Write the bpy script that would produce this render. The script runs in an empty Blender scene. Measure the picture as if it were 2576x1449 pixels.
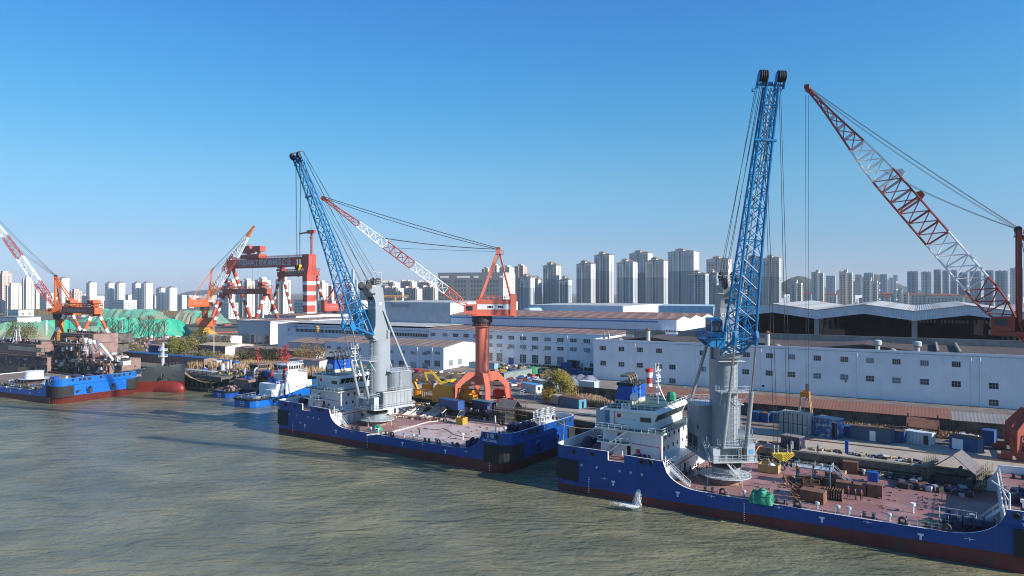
import bpy, math, random
from mathutils import Vector, Matrix
random.seed(7)
R = math.radians
sc = bpy.context.scene
C = sc.collection
# ------------------------------------------------------------------ camera
H = 42.0            # camera height over the water
FPX = 1718.0        # focal length for a 2576 px wide frame
PITCH = math.atan2(9.5, FPX)
cam = bpy.data.objects.new('camera', bpy.data.cameras.new('camera'))
C.objects.link(cam); sc.camera = cam
cam.location = (0, 0, H); cam.rotation_euler = (R(90) + PITCH, 0, 0)
cam.data.sensor_width = 36; cam.data.lens = 36 * FPX / 2576
cam.data.clip_start = 1; cam.data.clip_end = 30000
# ------------------------------------------------------------------ sky and sun
SUN_EL = R(25); SUN = Vector((0.88, -0.475, 0)).normalized()
w = bpy.data.worlds.new('World'); sc.world = w; w.use_nodes = True
nt = w.node_tree; bg = nt.nodes['Background']
sky = nt.nodes.new('ShaderNodeTexSky'); sky.sky_type = 'NISHITA'; sky.sun_disc = False
sky.sun_elevation = SUN_EL; sky.sun_rotation = math.atan2(SUN.x, SUN.y)
sky.altitude = 0; sky.air_density = 1.25; sky.dust_density = 0.35; sky.ozone_density = 3.0
# sky tint by height; above the view red is raised to lift shaded walls
_g = nt.nodes.new('ShaderNodeTexCoord'); _s = nt.nodes.new('ShaderNodeSeparateXYZ'); nt.links.new(_g.outputs['Generated'], _s.inputs[0])
_r = nt.nodes.new('ShaderNodeValToRGB'); nt.links.new(_s.outputs[2], _r.inputs[0]); _e = _r.color_ramp.elements
_st = [(0.0,(.58,.80,1.70)),(.075,(.54,.77,1.25)),(.16,(.55,.93,1.2)),(.245,(.42,.98,1.30)),(.32,(.36,.97,1.42)),(.40,(.35,.93,1.5)),(.65,(.46,.97,1.42)),(1.0,(.52,.98,1.40))]
while len(_e) < len(_st): _e.new(.5)
for _x, (_p, _c) in zip(_e, _st): _x.position = _p; _x.color = (_c[0]/2, _c[1]/2, _c[2]/2, 1)
_m = nt.nodes.new('ShaderNodeMixRGB'); _m.blend_type = 'MULTIPLY'; _m.inputs[0].default_value = 1
nt.links.new(sky.outputs[0], _m.inputs[1]); nt.links.new(_r.outputs[0], _m.inputs[2])
_mr = nt.nodes.new('ShaderNodeMapRange'); nt.links.new(_s.outputs[0], _mr.inputs[0]); _mr.interpolation_type = 'SMOOTHSTEP'
for _i, _v in ((1,-.75),(2,.15),(3,.84),(4,1.0)): _mr.inputs[_i].default_value = _v
_m2 = nt.nodes.new('ShaderNodeMixRGB'); _m2.blend_type = 'MULTIPLY'; _m2.inputs[0].default_value = 1
nt.links.new(_m.outputs[0], _m2.inputs[1]); nt.links.new(_mr.outputs[0], _m2.inputs[2])
nt.links.new(_m2.outputs[0], bg.inputs[0]); bg.inputs[1].default_value = 0.172   # ramp is halved, so this is 0.086
sl = bpy.data.lights.new('sun', 'SUN'); sl.energy = 5.0; sl.angle = R(0.5); sl.color = (1, 0.945, 0.86)
so = bpy.data.objects.new('sun', sl); C.objects.link(so)
sd = Vector((SUN.x * math.cos(SUN_EL), SUN.y * math.cos(SUN_EL), math.sin(SUN_EL)))
so.rotation_euler = sd.to_track_quat('Z', 'Y').to_euler(); so.location = (0, 0, 300)
sc.view_settings.view_transform = 'Standard'; sc.view_settings.look = 'None'
sc.view_settings.exposure = 0.56; sc.view_settings.gamma = 1; sc.view_settings.use_curve_mapping = False
sc.render.engine = 'CYCLES'
sc.cycles.max_bounces = 6; sc.cycles.diffuse_bounces = 3; sc.cycles.glossy_bounces = 3
sc.cycles.transmission_bounces = 3; sc.cycles.volume_bounces = 0; sc.cycles.transparent_max_bounces = 8
sc.cycles.use_denoising = True; sc.cycles.pixel_filter_type = 'BLACKMAN_HARRIS'; sc.cycles.filter_width = 1.05

# ------------------------------------------------------------------ geometry of the place
def ray(u, v):
    x = (u - 1288) / FPX; z = -(v - 724.5) / FPX
    return Vector((x, math.cos(PITCH) - z * math.sin(PITCH), math.sin(PITCH) + z * math.cos(PITCH)))
def G(u, v, z=0.0):
    r = ray(u, v); t = (z - H) / r.z
    return Vector((r.x * t, r.y * t, z))
def D(u, v, Y):
    r = ray(u, v); t = Y / r.y
    return Vector((r.x * t, Y, H + r.z * t))
ZQ = 6.8            # quay and yard level
class Frame:
    def __init__(s, o, a):
        s.o = Vector((o[0], o[1], 0)); s.a = Vector((a[0], a[1], 0)).normalized()
        s.b = Vector((-s.a.y, s.a.x, 0)); s.rot = math.atan2(s.a.y, s.a.x)
    def w(s, x, y, z=0): return s.o + s.a * x + s.b * y + Vector((0, 0, z))
    def l(s, P):
        d = Vector((P[0], P[1], 0)) - s.o
        return Vector((d.dot(s.a), d.dot(s.b), P[2]))
    def at(s, u, v, z): return s.l(G(u, v, z))
    def side(s, u, v, y=0):
        r = ray(u, v); p = s.w(0, y)
        t = p.dot(s.b) / r.dot(s.b); return s.l((r.x * t, r.y * t, H + r.z * t))
    def end(s, u, v, x=0):
        r = ray(u, v); p = s.w(x, 0)
        t = p.dot(s.a) / r.dot(s.a); return s.l((r.x * t, r.y * t, H + r.z * t))
Q = Frame(G(2012, 1138, ZQ), (0.8579, -0.5137))

# ------------------------------------------------------------------ mesh builder
class MB:
    def __init__(s): s.v = []; s.f = []; s.m = []
    def add(s, vs, fs, m=0):
        n = len(s.v); s.v += [tuple(p) for p in vs]
        for f in fs: s.f.append([i + n for i in f]); s.m.append(m)
        return s
    def box(s, x0, x1, y0, y1, z0, z1, m=0):
        return s.add([(x0,y0,z0),(x1,y0,z0),(x1,y1,z0),(x0,y1,z0),(x0,y0,z1),(x1,y0,z1),(x1,y1,z1),(x0,y1,z1)],
              [(3,2,1,0),(4,5,6,7),(0,1,5,4),(1,2,6,5),(2,3,7,6),(3,0,4,7)], m)
    def taper(s, b, z0, t, z1, m=0):     # b, t = (x0,x1,y0,y1)
        return s.add([(b[0],b[2],z0),(b[1],b[2],z0),(b[1],b[3],z0),(b[0],b[3],z0),(t[0],t[2],z1),(t[1],t[2],z1),(t[1],t[3],z1),(t[0],t[3],z1)],
              [(3,2,1,0),(4,5,6,7),(0,1,5,4),(1,2,6,5),(2,3,7,6),(3,0,4,7)], m)
    def ext(s, poly, vec, m=0):          # poly: 3d points, extruded by vec
        n = len(poly); vec = Vector(vec); vs = [Vector(p) for p in poly]
        vs += [p + vec for p in vs]
        fs = [list(range(n))[::-1], list(range(n, 2*n))] + [(i, (i+1) % n, n + (i+1) % n, n + i) for i in range(n)]
        return s.add(vs, fs, m)
    def tube(s, p, q, r, n=6, r2=None, m=0, cap=True):
        p = Vector(p); q = Vector(q); d = q - p
        if d.length < 1e-6: return s
        r2 = r if r2 is None else r2
        u = d.orthogonal().normalized(); w_ = d.normalized().cross(u)
        vs = []
        for c, rr in ((p, r), (q, r2)):
            for i in range(n):
                t = 2*math.pi*(i+.5)/n; vs.append(c + (u*math.cos(t) + w_*math.sin(t))*rr)
        fs = [(i, (i+1) % n, n + (i+1) % n, n + i) for i in range(n)]
        if cap: fs += [list(range(n))[::-1], list(range(n, 2*n))]
        return s.add(vs, fs, m)
    def path(s, pts, r, n=5, m=0):
        for a, b in zip(pts[:-1], pts[1:]): s.tube(a, b, r, n, m=m)
        return s
    def bar(s, p, q, wx, hz, m=0, up=(0,0,1)):
        p = Vector(p); q = Vector(q); d = (q-p)
        if d.length < 1e-6: return s
        d.normalize(); up = Vector(up)
        if abs(d.dot(up)) > .98: up = Vector((1,0,0)) if abs(d.x) < .9 else Vector((0,1,0))
        sx = d.cross(up).normalized(); uz = sx.cross(d)
        vs = []
        for c in (p, q):
            for i, j in ((-1,-1),(1,-1),(1,1),(-1,1)): vs.append(c + sx*(i*wx/2) + uz*(j*hz/2))
        return s.add(vs, [(3,2,1,0),(4,5,6,7),(0,1,5,4),(1,2,6,5),(2,3,7,6),(3,0,4,7)], m)
    def lathe(s, prof, c=(0,0,0), n=16, m=0, ang=None):
        vs = []; k = len(prof)
        for (r, z) in prof:
            for i in range(n):
                t = 2*math.pi*i/n; vs.append((c[0]+r*math.cos(t), c[1]+r*math.sin(t), c[2]+z))
        fs = []
        for j in range(k-1):
            for i in range(n): fs.append((j*n+i, j*n+(i+1) % n, (j+1)*n+(i+1) % n, (j+1)*n+i))
        fs += [list(range(n))[::-1], list(range((k-1)*n, k*n))]
        return s.add(vs, fs, m)
    def disc(s, c, nrm, r, th, n=14, m=0):
        c = Vector(c); nrm = Vector(nrm).normalized()
        return s.tube(c - nrm*th/2, c + nrm*th/2, r, n, m=m)
    def ringt(s, c, nrm, r, rt, n=14, m=0, k=5):
        c = Vector(c); nrm = Vector(nrm).normalized(); u = nrm.orthogonal().normalized(); w_ = nrm.cross(u)
        vs = []; fs = []
        for i in range(n):
            t = 2*math.pi*i/n; e = u*math.cos(t) + w_*math.sin(t)
            for j in range(k):
                p = 2*math.pi*j/k; vs.append(c + e*(r + rt*math.cos(p)) + nrm*(rt*math.sin(p)))
        for i in range(n):
            for j in range(k):
                fs.append((i*k+j, ((i+1) % n)*k+j, ((i+1) % n)*k+(j+1) % k, i*k+(j+1) % k))
        return s.add(vs, fs, m)
    def rail(s, pts, h=1.05, step=1.8, r=.035, closed=False, m=0, mid=1):
        pts = [Vector(p) for p in pts]
        if closed: pts = pts + [pts[0]]
        up = Vector((0,0,1))
        for a, b in zip(pts[:-1], pts[1:]):
            L = (b-a).length; n = max(1, int(round(L/step)))
            for i in range(n+1):
                p = a.lerp(b, i/n); s.tube(p, p+up*h, r, 4, m=m, cap=False)
            s.tube(a+up*h, b+up*h, r, 4, m=m, cap=False)
            for k in range(mid): s.tube(a+up*h*(k+1)/(mid+1), b+up*h*(k+1)/(mid+1), r*.8, 4, m=m, cap=False)
        return s
    def ladder(s, p, q, wd=.5, side=(1,0,0), r=.03, step=.35, m=0):
        p = Vector(p); q = Vector(q); e = Vector(side).normalized()*wd/2
        s.tube(p-e, q-e, r, 4, m=m); s.tube(p+e, q+e, r, 4, m=m)
        n = max(2, int((q-p).length/step))
        for i in range(1, n): c = p.lerp(q, i/n); s.tube(c-e, c+e, r*.8, 4, m=m, cap=False)
        return s
    def stairs(s, p, q, wd=.9, side=(0,1,0), m=0, n=None):
        p = Vector(p); q = Vector(q); e = Vector(side).normalized()*wd/2
        for k in (-1, 1):
            s.bar(p+e*k, q+e*k, .08, .28, m=m); s.tube(p+e*k+Vector((0,0,1)), q+e*k+Vector((0,0,1)), .035, 4, m=m)
            for t in (0, .33, .66, 1):
                c = p.lerp(q, t) + e*k; s.tube(c, c+Vector((0,0,1)), .03, 4, m=m)
        n = n or max(3, int(abs(q.z-p.z)/.25))
        for i in range(n):
            c = p.lerp(q, (i+.5)/n); d = (q-p); d.z = 0; d = d.normalized()*.12 if d.length > 0 else Vector((.12,0,0))
            s.bar(c-e, c+e, .24, .04, m=m)
        return s
    def xf(s, M):
        s.v = [tuple(M @ Vector(p)) for p in s.v]; return s
    def mesh(s, name, mats):
        me = bpy.data.meshes.new(name); me.from_pydata(s.v, [], s.f)
        for m_ in (mats if isinstance(mats, (list, tuple)) else [mats]): me.materials.append(m_)
        if any(s.m): me.polygons.foreach_set('material_index', s.m)
        me.update(); return me

def link(name, me, parent=None, loc=None, rot=None, label=None, kind=None):
    o = bpy.data.objects.new(name, me); C.objects.link(o)
    if parent is not None: o.parent = parent
    if loc is not None: o.location = loc
    if rot is not None: o.rotation_euler = rot
    if label: o['label'] = label
    if kind: o['kind'] = kind
    return o
def pieces(mb):
    """far-apart pieces of one builder, as lists of face numbers"""
    n = len(mb.v); par = list(range(n))
    def find(i):
        while par[i] != i: par[i] = par[par[i]]; i = par[i]
        return i
    for f in mb.f:
        a = find(f[0])
        for k in f[1:]:
            b = find(k)
            if a != b: par[b] = a
    isl = {}
    for fi, f in enumerate(mb.f): isl.setdefault(find(f[0]), []).append(fi)
    if len(isl) < 2 or len(isl) > 90: return None
    I = []
    for fs in isl.values():
        vs = [mb.v[i] for fi in fs for i in mb.f[fi]]
        lo = [min(p[k] for p in vs) for k in range(3)]; hi = [max(p[k] for p in vs) for k in range(3)]
        I.append((fs, lo, hi, max(hi[k]-lo[k] for k in range(3))))
    g = list(range(len(I)))
    def fg(i):
        while g[i] != i: i = g[i]
        return i
    for i in range(len(I)):
        for j in range(i):
            gap = math.sqrt(sum(max(0, I[i][1][k]-I[j][2][k], I[j][1][k]-I[i][2][k])**2 for k in range(3)))
            if gap <= max(.02, .5*max(I[i][3], I[j][3])): a, b = fg(i), fg(j); g[a] = b
    out = {}
    for i in range(len(I)): out.setdefault(fg(i), []).extend(I[i][0])
    return list(out.values()) if len(out) > 1 else None
def part(name, mb, mats, parent, label=None, kind=None, loc=None, rot=None):
    ps = pieces(mb) if kind is None and len(mb.f) < 1500 else None
    if ps and len(ps) <= 24:
        o = None
        for fs in ps:
            q = MB(); mp = {}
            for fi in fs:
                ids = []
                for i in mb.f[fi]:
                    if i not in mp: mp[i] = len(q.v); q.v.append(mb.v[i])
                    ids.append(mp[i])
                q.f.append(ids); q.m.append(mb.m[fi])
            o2 = link(name, q.mesh(name, mats), parent, loc, rot, label); o = o or o2
        return o
    return link(name, mb.mesh(name, mats), parent, loc, rot, label, kind)
def thing(name, label, cat, loc=(0,0,0), rz=0.0, group=None):
    o = bpy.data.objects.new(name, None); C.objects.link(o); o.empty_display_size = 1
    o.location = loc; o.rotation_euler = (0, 0, rz); o['label'] = label; o['category'] = cat
    if group: o['group'] = group
    return o
def solo(name, mb, mats, label, cat, loc=(0,0,0), rz=0.0, group=None, kind=None):
    o = link(name, mb.mesh(name, mats), None, loc, (0,0,rz)); o['label'] = label
    if cat: o['category'] = cat
    if group: o['group'] = group
    if kind: o['kind'] = kind
    return o
def struct(name, mb, mats, loc=(0,0,0), rz=0.0):
    o = link(name, mb.mesh(name, mats), None, loc, (0,0,rz)); o['kind'] = 'structure'; return o
def dup(root, loc, rz, label, group=None):
    def cp(o, parent):
        c = o.copy(); C.objects.link(c)
        if parent: c.parent = parent
        for ch in list(o.children): cp(ch, c)
        return c
    r = cp(root, None); r.location = loc; r.rotation_euler = (0, 0, rz); r['label'] = label
    if group: r['group'] = group
    return r
def smooth(o, ang=40):
    me = o.data; me.polygons.foreach_set('use_smooth', [True]*len(me.polygons))
    try: me.set_sharp_from_angle(angle=R(ang))
    except Exception: pass
    return o
_tc = {}
def text(s, size, mat_, parent, loc, rot, name='lettering', depth=.02, sx=1.0, align='CENTER', label=None):
    key = (s, size, mat_.name, sx, align)
    if key not in _tc:
        cu = bpy.data.curves.new('lettering', 'FONT'); cu.body = s; cu.size = size; cu.extrude = depth
        cu.align_x = align; cu.align_y = 'CENTER'; cu.resolution_u = 2
        o = bpy.data.objects.new('tmp', cu); C.objects.link(o)
        dg = bpy.context.evaluated_depsgraph_get(); me = bpy.data.meshes.new_from_object(o.evaluated_get(dg))
        bpy.data.objects.remove(o); me.name = 'lettering'; me.materials.clear(); me.materials.append(mat_)
        if sx != 1.0:
            for v in me.vertices: v.co.x *= sx
        _tc[key] = me
    return link(name, _tc[key], parent, loc, rot, label)

# ------------------------------------------------------------------ materials
_mats = {}
def mat(name, col, rough=.6, metal=0.0, var=.12, scale=.25, spec=.5, wave=None, bump=0.0, bscale=3.0, streak=0.0, dirt=None, stripes=None, plates=None):
    """procedural paint/metal/stone. wave=(axis, period, depth) corrugation; streak = vertical run-off stains;
       dirt=(colour, amount, scale) blotches; stripes=(axis, period, colour2, share)"""
    if name in _mats: return _mats[name]
    m = bpy.data.materials.new(name); m.use_nodes = True; t = m.node_tree; N = t.nodes; L = t.links
    b = N['Principled BSDF']; b.inputs['Roughness'].default_value = rough; b.inputs['Metallic'].default_value = metal
    try: b.inputs['Specular IOR Level'].default_value = spec
    except Exception: pass
    tc = N.new('ShaderNodeTexCoord'); ob = tc.outputs['Object']
    rgb = N.new('ShaderNodeRGB'); rgb.outputs[0].default_value = (*col, 1); cur = rgb.outputs[0]
    def mix(f, a, b_):
        x = N.new('ShaderNodeMixRGB'); L.new(f, x.inputs[0])
        for k, i in ((a, 1), (b_, 2)):
            if isinstance(k, tuple): x.inputs[i].default_value = (*k, 1)
            else: L.new(k, x.inputs[i])
        return x.outputs[0]
    def ramp(src, lo, hi):
        x = N.new('ShaderNodeMapRange'); L.new(src, x.inputs[0]); x.inputs[1].default_value = lo; x.inputs[2].default_value = hi
        return x.outputs[0]
    def mathn(op, a, b_=None):
        x = N.new('ShaderNodeMath'); x.operation = op
        for k, i in ((a, 0), (b_, 1)):
            if k is None: continue
            if isinstance(k, (int, float)): x.inputs[i].default_value = k
            else: L.new(k, x.inputs[i])
        return x.outputs[0]
    sep = None
    def axis(i):
        nonlocal sep
        if sep is None:
            sep = N.new('ShaderNodeSeparateXYZ'); L.new(ob, sep.inputs[0])
        return sep.outputs[i]
    if stripes:
        ax, per, c2, share = stripes
        f = mathn('FRACT', mathn('DIVIDE', axis(ax), per)); f = mathn('LESS_THAN', f, share)
        cur = mix(f, cur, c2)
    if var > 0:
        n = N.new('ShaderNodeTexNoise'); n.inputs['Scale'].default_value = scale; n.inputs['Detail'].default_value = 5
        L.new(ob, n.inputs['Vector']); f = ramp(n.outputs[0], .3, .7)
        dk = N.new('ShaderNodeMixRGB'); dk.blend_type = 'MULTIPLY'; dk.inputs[0].default_value = 1
        L.new(cur, dk.inputs[1]); dk.inputs[2].default_value = (1-var*1.6, 1-var*1.7, 1-var*1.8, 1)
        cur = mix(f, cur, dk.outputs[0])
    if streak > 0:
        mp = N.new('ShaderNodeMapping'); L.new(ob, mp.inputs[0]); mp.inputs['Scale'].default_value = (1.1, 1.1, .06)
        n = N.new('ShaderNodeTexNoise'); n.inputs['Scale'].default_value = 1.0; n.inputs['Detail'].default_value = 3
        L.new(mp.outputs[0], n.inputs['Vector']); f = ramp(n.outputs[0], .52, .78); f = mathn('MULTIPLY', f, streak)
        cur = mix(f, cur, (col[0]*.35+.02, col[1]*.32+.015, col[2]*.3+.01))
    if dirt:
        n = N.new('ShaderNodeTexNoise'); n.inputs['Scale'].default_value = dirt[2]; n.inputs['Detail'].default_value = 6
        n.inputs['Roughness'].default_value = .65
        L.new(ob, n.inputs['Vector']); f = ramp(n.outputs[0], .5, .62); f = mathn('MULTIPLY', f, dirt[1])
        cur = mix(f, cur, dirt[0])
    if plates:   # weld seams of the shell plating
        px_, pz_, am = plates
        fa = mathn('LESS_THAN', mathn('FRACT', mathn('DIVIDE', axis(0), px_)), .12/px_); fb = mathn('LESS_THAN', mathn('FRACT', mathn('DIVIDE', axis(2), pz_)), .10/pz_)
        f = mathn('MULTIPLY', mathn('MAXIMUM', fa, fb), am); cur = mix(f, cur, tuple(c*.35 for c in col))
        n = N.new('ShaderNodeTexNoise'); n.inputs['Scale'].default_value = 1.3; n.inputs['Detail'].default_value = 7; n.inputs['Roughness'].default_value = .75
        mp = N.new('ShaderNodeMapping'); L.new(ob, mp.inputs[0]); mp.inputs['Scale'].default_value = (.25, 1, 1.4); L.new(mp.outputs[0], n.inputs['Vector'])
        f = mathn('MULTIPLY', ramp(n.outputs[0], .60, .72), am*.8); cur = mix(f, cur, (col[0]+.10, col[1]+.09, col[2]+.07))
    L.new(cur, b.inputs['Base Color'])
    hgt = None
    if wave:
        f = mathn('SINE', mathn('MULTIPLY', axis(wave[0]), 2*math.pi/wave[1])); hgt = mathn('MULTIPLY', f, wave[2])
    if bump > 0:
        n = N.new('ShaderNodeTexNoise'); n.inputs['Scale'].default_value = bscale; n.inputs['Detail'].default_value = 4
        L.new(ob, n.inputs['Vector']); f = mathn('MULTIPLY', n.outputs[0], bump)
        hgt = f if hgt is None else mathn('ADD', hgt, f)
    if hgt is not None:
        bp = N.new('ShaderNodeBump'); bp.inputs['Strength'].default_value = 1; bp.inputs['Distance'].default_value = 1
        L.new(hgt, bp.inputs['Height']); L.new(bp.outputs[0], b.inputs['Normal'])
    _mats[name] = m; return m

m_blue = mat('hull_blue', (.001,.062,.29), .42, var=.14, scale=.15, streak=.22, plates=(6.4,2.3,.38))
m_bluelit = mat('hull_blue_lit', (.001,.125,.50), .4, var=.08, scale=.12, streak=.12, plates=(6.4,2.3,.3))  # lighter copy of the dark hull blue, sunlight put into the colour
m_red = mat('antifouling_red', (.17,.024,.019), .55, var=.2, scale=.3, streak=.35, dirt=((.07,.04,.03),.6,.35), plates=(6.4,2.3,.35))
m_white = mat('white_paint', (.78,.79,.78), .45, var=.05, scale=.3, streak=.12)
m_deck = mat('deck_primer', (.30,.145,.13), .55, var=.18, scale=.12, dirt=((.40,.25,.23),.5,.18), bump=.01)
m_deckpink = mat('dusty_deck', (.52,.41,.39), .7, var=.12, scale=.25, dirt=((.28,.15,.13),.6,.35))
m_deckgreen = mat('deck_green', (.07,.13,.10), .6)
m_rubber = mat('rubber', (.018,.018,.018), .8, var=.2, scale=2)
m_dark = mat('dark_steel', (.03,.032,.035), .6)
m_void = mat('dark_opening', (.008,.008,.009), .9)
m_grey = mat('crane_grey', (.27,.305,.33), .38, var=.07, scale=.2, streak=.12)
m_greyd = mat('corrugated_grey', (.22,.25,.275), .5, wave=(0,.35,.03), var=.08)
m_greyl = mat('pale_grey_steel', (.45,.48,.5), .4, var=.08)
m_steel = mat('bare_steel', (.4,.4,.41), .3, metal=.8)
m_boom = mat('boom_blue', (.008,.17,.40), .35, var=.06)
m_navy = mat('winch_navy', (.012,.02,.07), .4)
m_rope = mat('wire_rope', (.05,.05,.055), .6)
m_hawser = mat('mooring_rope', (.42,.33,.2), .9)
m_glass = mat('window_glass', (.02,.028,.035), .08, var=0, spec=.8)
m_yellow = mat('yellow_paint', (.62,.42,.02), .5)
m_orange = mat('orange_paint', (.72,.22,.01), .5, var=.12, scale=.4)
m_redp = mat('signal_red', (.45,.03,.025), .45)
m_salmon = mat('faded_crane_red', (.66,.165,.10), .55, var=.12, scale=.15, streak=.22)
m_cranered = mat('crane_red_oxide', (.30,.055,.032), .6, var=.18, scale=.3, streak=.25)
m_craneor = mat('crane_orange', (.62,.135,.03), .55, var=.12, scale=.15, streak=.25)
m_cyl = mat('crane_ochre', (.62,.24,.05), .6, var=.15, scale=.2, streak=.3)
m_jibred = mat('jib_red', (.40,.07,.05), .55, var=.12, scale=.4)
m_jibwhite = mat('jib_white', (.86,.86,.84), .55, var=.12, scale=.4)
m_rust = mat('rusty_steel', (.16,.07,.04), .8, var=.25, scale=.8, bump=.02)
m_green = mat('green_tarp', (.02,.25,.14), .6, var=.15, scale=1, bump=.15, bscale=1.5)
m_wood = mat('timber', (.30,.21,.13), .8, var=.2, scale=1)
m_primer = mat('primer_brown', (.30,.19,.165), .7, var=.2, scale=.3, streak=.3, dirt=((.17,.11,.095),.6,.5))

# ------------------------------------------------------------------ water and land
def water_mat():
    m = bpy.data.materials.new('river_water'); m.use_nodes = True; t = m.node_tree; N = t.nodes; L = t.links
    b = N['Principled BSDF']; b.inputs['Roughness'].default_value = .2; b.inputs['IOR'].default_value = 1.33
    g = N.new('ShaderNodeNewGeometry')
    def noise(sc_, scale, det=3, rot=0, dist=0.0):
        mp = N.new('ShaderNodeMapping'); L.new(g.outputs['Position'], mp.inputs[0]); mp.inputs['Scale'].default_value = sc_
        mp.inputs['Rotation'].default_value = (0, 0, rot)
        n = N.new('ShaderNodeTexNoise'); n.inputs['Scale'].default_value = scale; n.inputs['Detail'].default_value = det
        n.inputs['Distortion'].default_value = dist
        L.new(mp.outputs[0], n.inputs['Vector']); return n.outputs[0]
    n1 = noise((1,1.7,1), .045, 6, .35, .6)
    r = N.new('ShaderNodeMapRange'); L.new(n1, r.inputs[0]); r.inputs[1].default_value = .40; r.inputs[2].default_value = .64
    mx = N.new('ShaderNodeMixRGB'); L.new(r.outputs[0], mx.inputs[0])
    mx.inputs[1].default_value = (.130,.130,.082,1); mx.inputs[2].default_value = (.215,.198,.118,1)
    L.new(mx.outputs[0], b.inputs['Base Color'])
    def mul(s, k):
        x = N.new('ShaderNodeMath'); x.operation = 'MULTIPLY'; L.new(s, x.inputs[0]); x.inputs[1].default_value = k; return x.outputs[0]
    def add(a, b_):
        x = N.new('ShaderNodeMath'); x.operation = 'ADD'; L.new(a, x.inputs[0]); L.new(b_, x.inputs[1]); return x.outputs[0]
    calm = N.new('ShaderNodeMapRange'); L.new(noise((1,2.6,1), .018, 3, .3, 1.0), calm.inputs[0]); calm.inputs[1].default_value = .38; calm.inputs[2].default_value = .62; calm.inputs[3].default_value = .35; calm.inputs[4].default_value = 1.15
    fine = add(mul(noise((1,1.7,1), .9, 5, -.15, .5), .21), mul(noise((1,1.3,1), 3.4, 3, .5), .05))
    cm = N.new('ShaderNodeMath'); cm.operation = 'MULTIPLY'; L.new(fine, cm.inputs[0]); L.new(calm.outputs[0], cm.inputs[1])
    h = add(add(mul(noise((1,2.4,1), .11, 4, .3, .8), .85), mul(noise((1,2.1,1), .32, 4, .25, .6), .34)), cm.outputs[0])
    bp = N.new('ShaderNodeBump'); bp.inputs['Strength'].default_value = 1; bp.inputs['Distance'].default_value = 1.0
    L.new(h, bp.inputs['Height']); L.new(bp.outputs[0], b.inputs['Normal'])
    return m
def ground_mat(name, c1, c2, c3, s1=.02, s2=.4, rough=.9):
    m = bpy.data.materials.new(name); m.use_nodes = True; t = m.node_tree; N = t.nodes; L = t.links
    b = N['Principled BSDF']; b.inputs['Roughness'].default_value = rough
    g = N.new('ShaderNodeNewGeometry'); prev = None
    for (sc_, lo, hi, ca, cb) in ((s1, .42, .6, c1, c2), (s2, .5, .7, None, c3)):
        n = N.new('ShaderNodeTexNoise'); n.inputs['Scale'].default_value = sc_; n.inputs['Detail'].default_value = 8
        n.inputs['Roughness'].default_value = .6; L.new(g.outputs['Position'], n.inputs['Vector'])
        r = N.new('ShaderNodeMapRange'); L.new(n.outputs[0], r.inputs[0]); r.inputs[1].default_value = lo; r.inputs[2].default_value = hi
        mx = N.new('ShaderNodeMixRGB'); L.new(r.outputs[0], mx.inputs[0])
        if prev is None: mx.inputs[1].default_value = (*ca, 1)
        else: L.new(prev, mx.inputs[1])
        mx.inputs[2].default_value = (*cb, 1); prev = mx.outputs[0]
    L.new(prev, b.inputs['Base Color'])
    n = N.new('ShaderNodeTexNoise'); n.inputs['Scale'].default_value = 1.2; n.inputs['Detail'].default_value = 5
    L.new(g.outputs['Position'], n.inputs['Vector'])
    bp = N.new('ShaderNodeBump'); bp.inputs['Strength'].default_value = .5; bp.inputs['Distance'].default_value = .15
    L.new(n.outputs[0], bp.inputs['Height']); L.new(bp.outputs[0], b.inputs['Normal'])
    return m
m_water = water_mat()
m_conc = ground_mat('quay_concrete', (.42,.345,.275), (.34,.28,.23), (.25,.21,.17), .08, .5)
m_dirt = ground_mat('yard_dirt', (.17,.135,.11), (.11,.095,.085), (.26,.22,.19), .05, .35)
m_asph = ground_mat('yard_road', (.22,.185,.155), (.16,.14,.125), (.28,.24,.2), .04, .2)
m_field = ground_mat('far_fields', (.13,.115,.075), (.085,.085,.05), (.19,.17,.13), .006, .03)
m_qwall = mat('quay_wall', (.17,.15,.125), .9, var=.3, scale=.6, streak=.7, bump=.05, bscale=1.5)

wm = MB(); S_ = 9000
wm.add([(-S_, -300, 0), (S_, -300, 0), (S_, 8000, 0), (-S_, 8000, 0)], [(0,1,2,3)])
struct('river_water', wm, m_water)
coast = [(400,-16), (60,-2.2), (5,.2), (-30,3.5), (-81,14.5), (-108,18), (-172,20), (-172,47), (-224,47), (-224,24), (-252,24.6), (-1400,60)]
far = [(-9000,-500), (-9000,9000), (9000,9000), (9000,-400)]
poly = coast + far
lm = MB(); lm.ext([Q.w(x, y, -4) for x, y in poly][::-1], (0,0,ZQ+4-.0))
struct('land', lm, m_field)
def sheet(name, pts, m, z=.006, th=0):
    b = MB(); b.add([Q.w(x, y, ZQ+z) for x, y in pts], [list(range(len(pts)))]); return struct(name, b, m)
sheet('yard_ground', [(330,-8),(330,110),(-60,118),(-420,140),(-420,62),(-260,48),(-224.5,48),(-171,48),(-171,21),(-108,19),(-81,15.5),(-30,4.5),(5,1.2),(60,-1.2)], m_dirt, .01)
sheet('quay_pavement', [(330,-10),(330,27),(-20,23.5),(-95,27),(-100,36),(-128,46),(-171,47),(-171,21),(-108,19),(-81,15.5),(-30,4.5),(5,1.2),(60,-1.2)], m_conc, .02)
sheet('yard_road', [(-60,62),(-62,96),(-100,112),(-168,117),(-172,108),(-120,86),(-96,60),(-104,36),(-95,28),(-82,27.5)], m_asph, .03)
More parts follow.
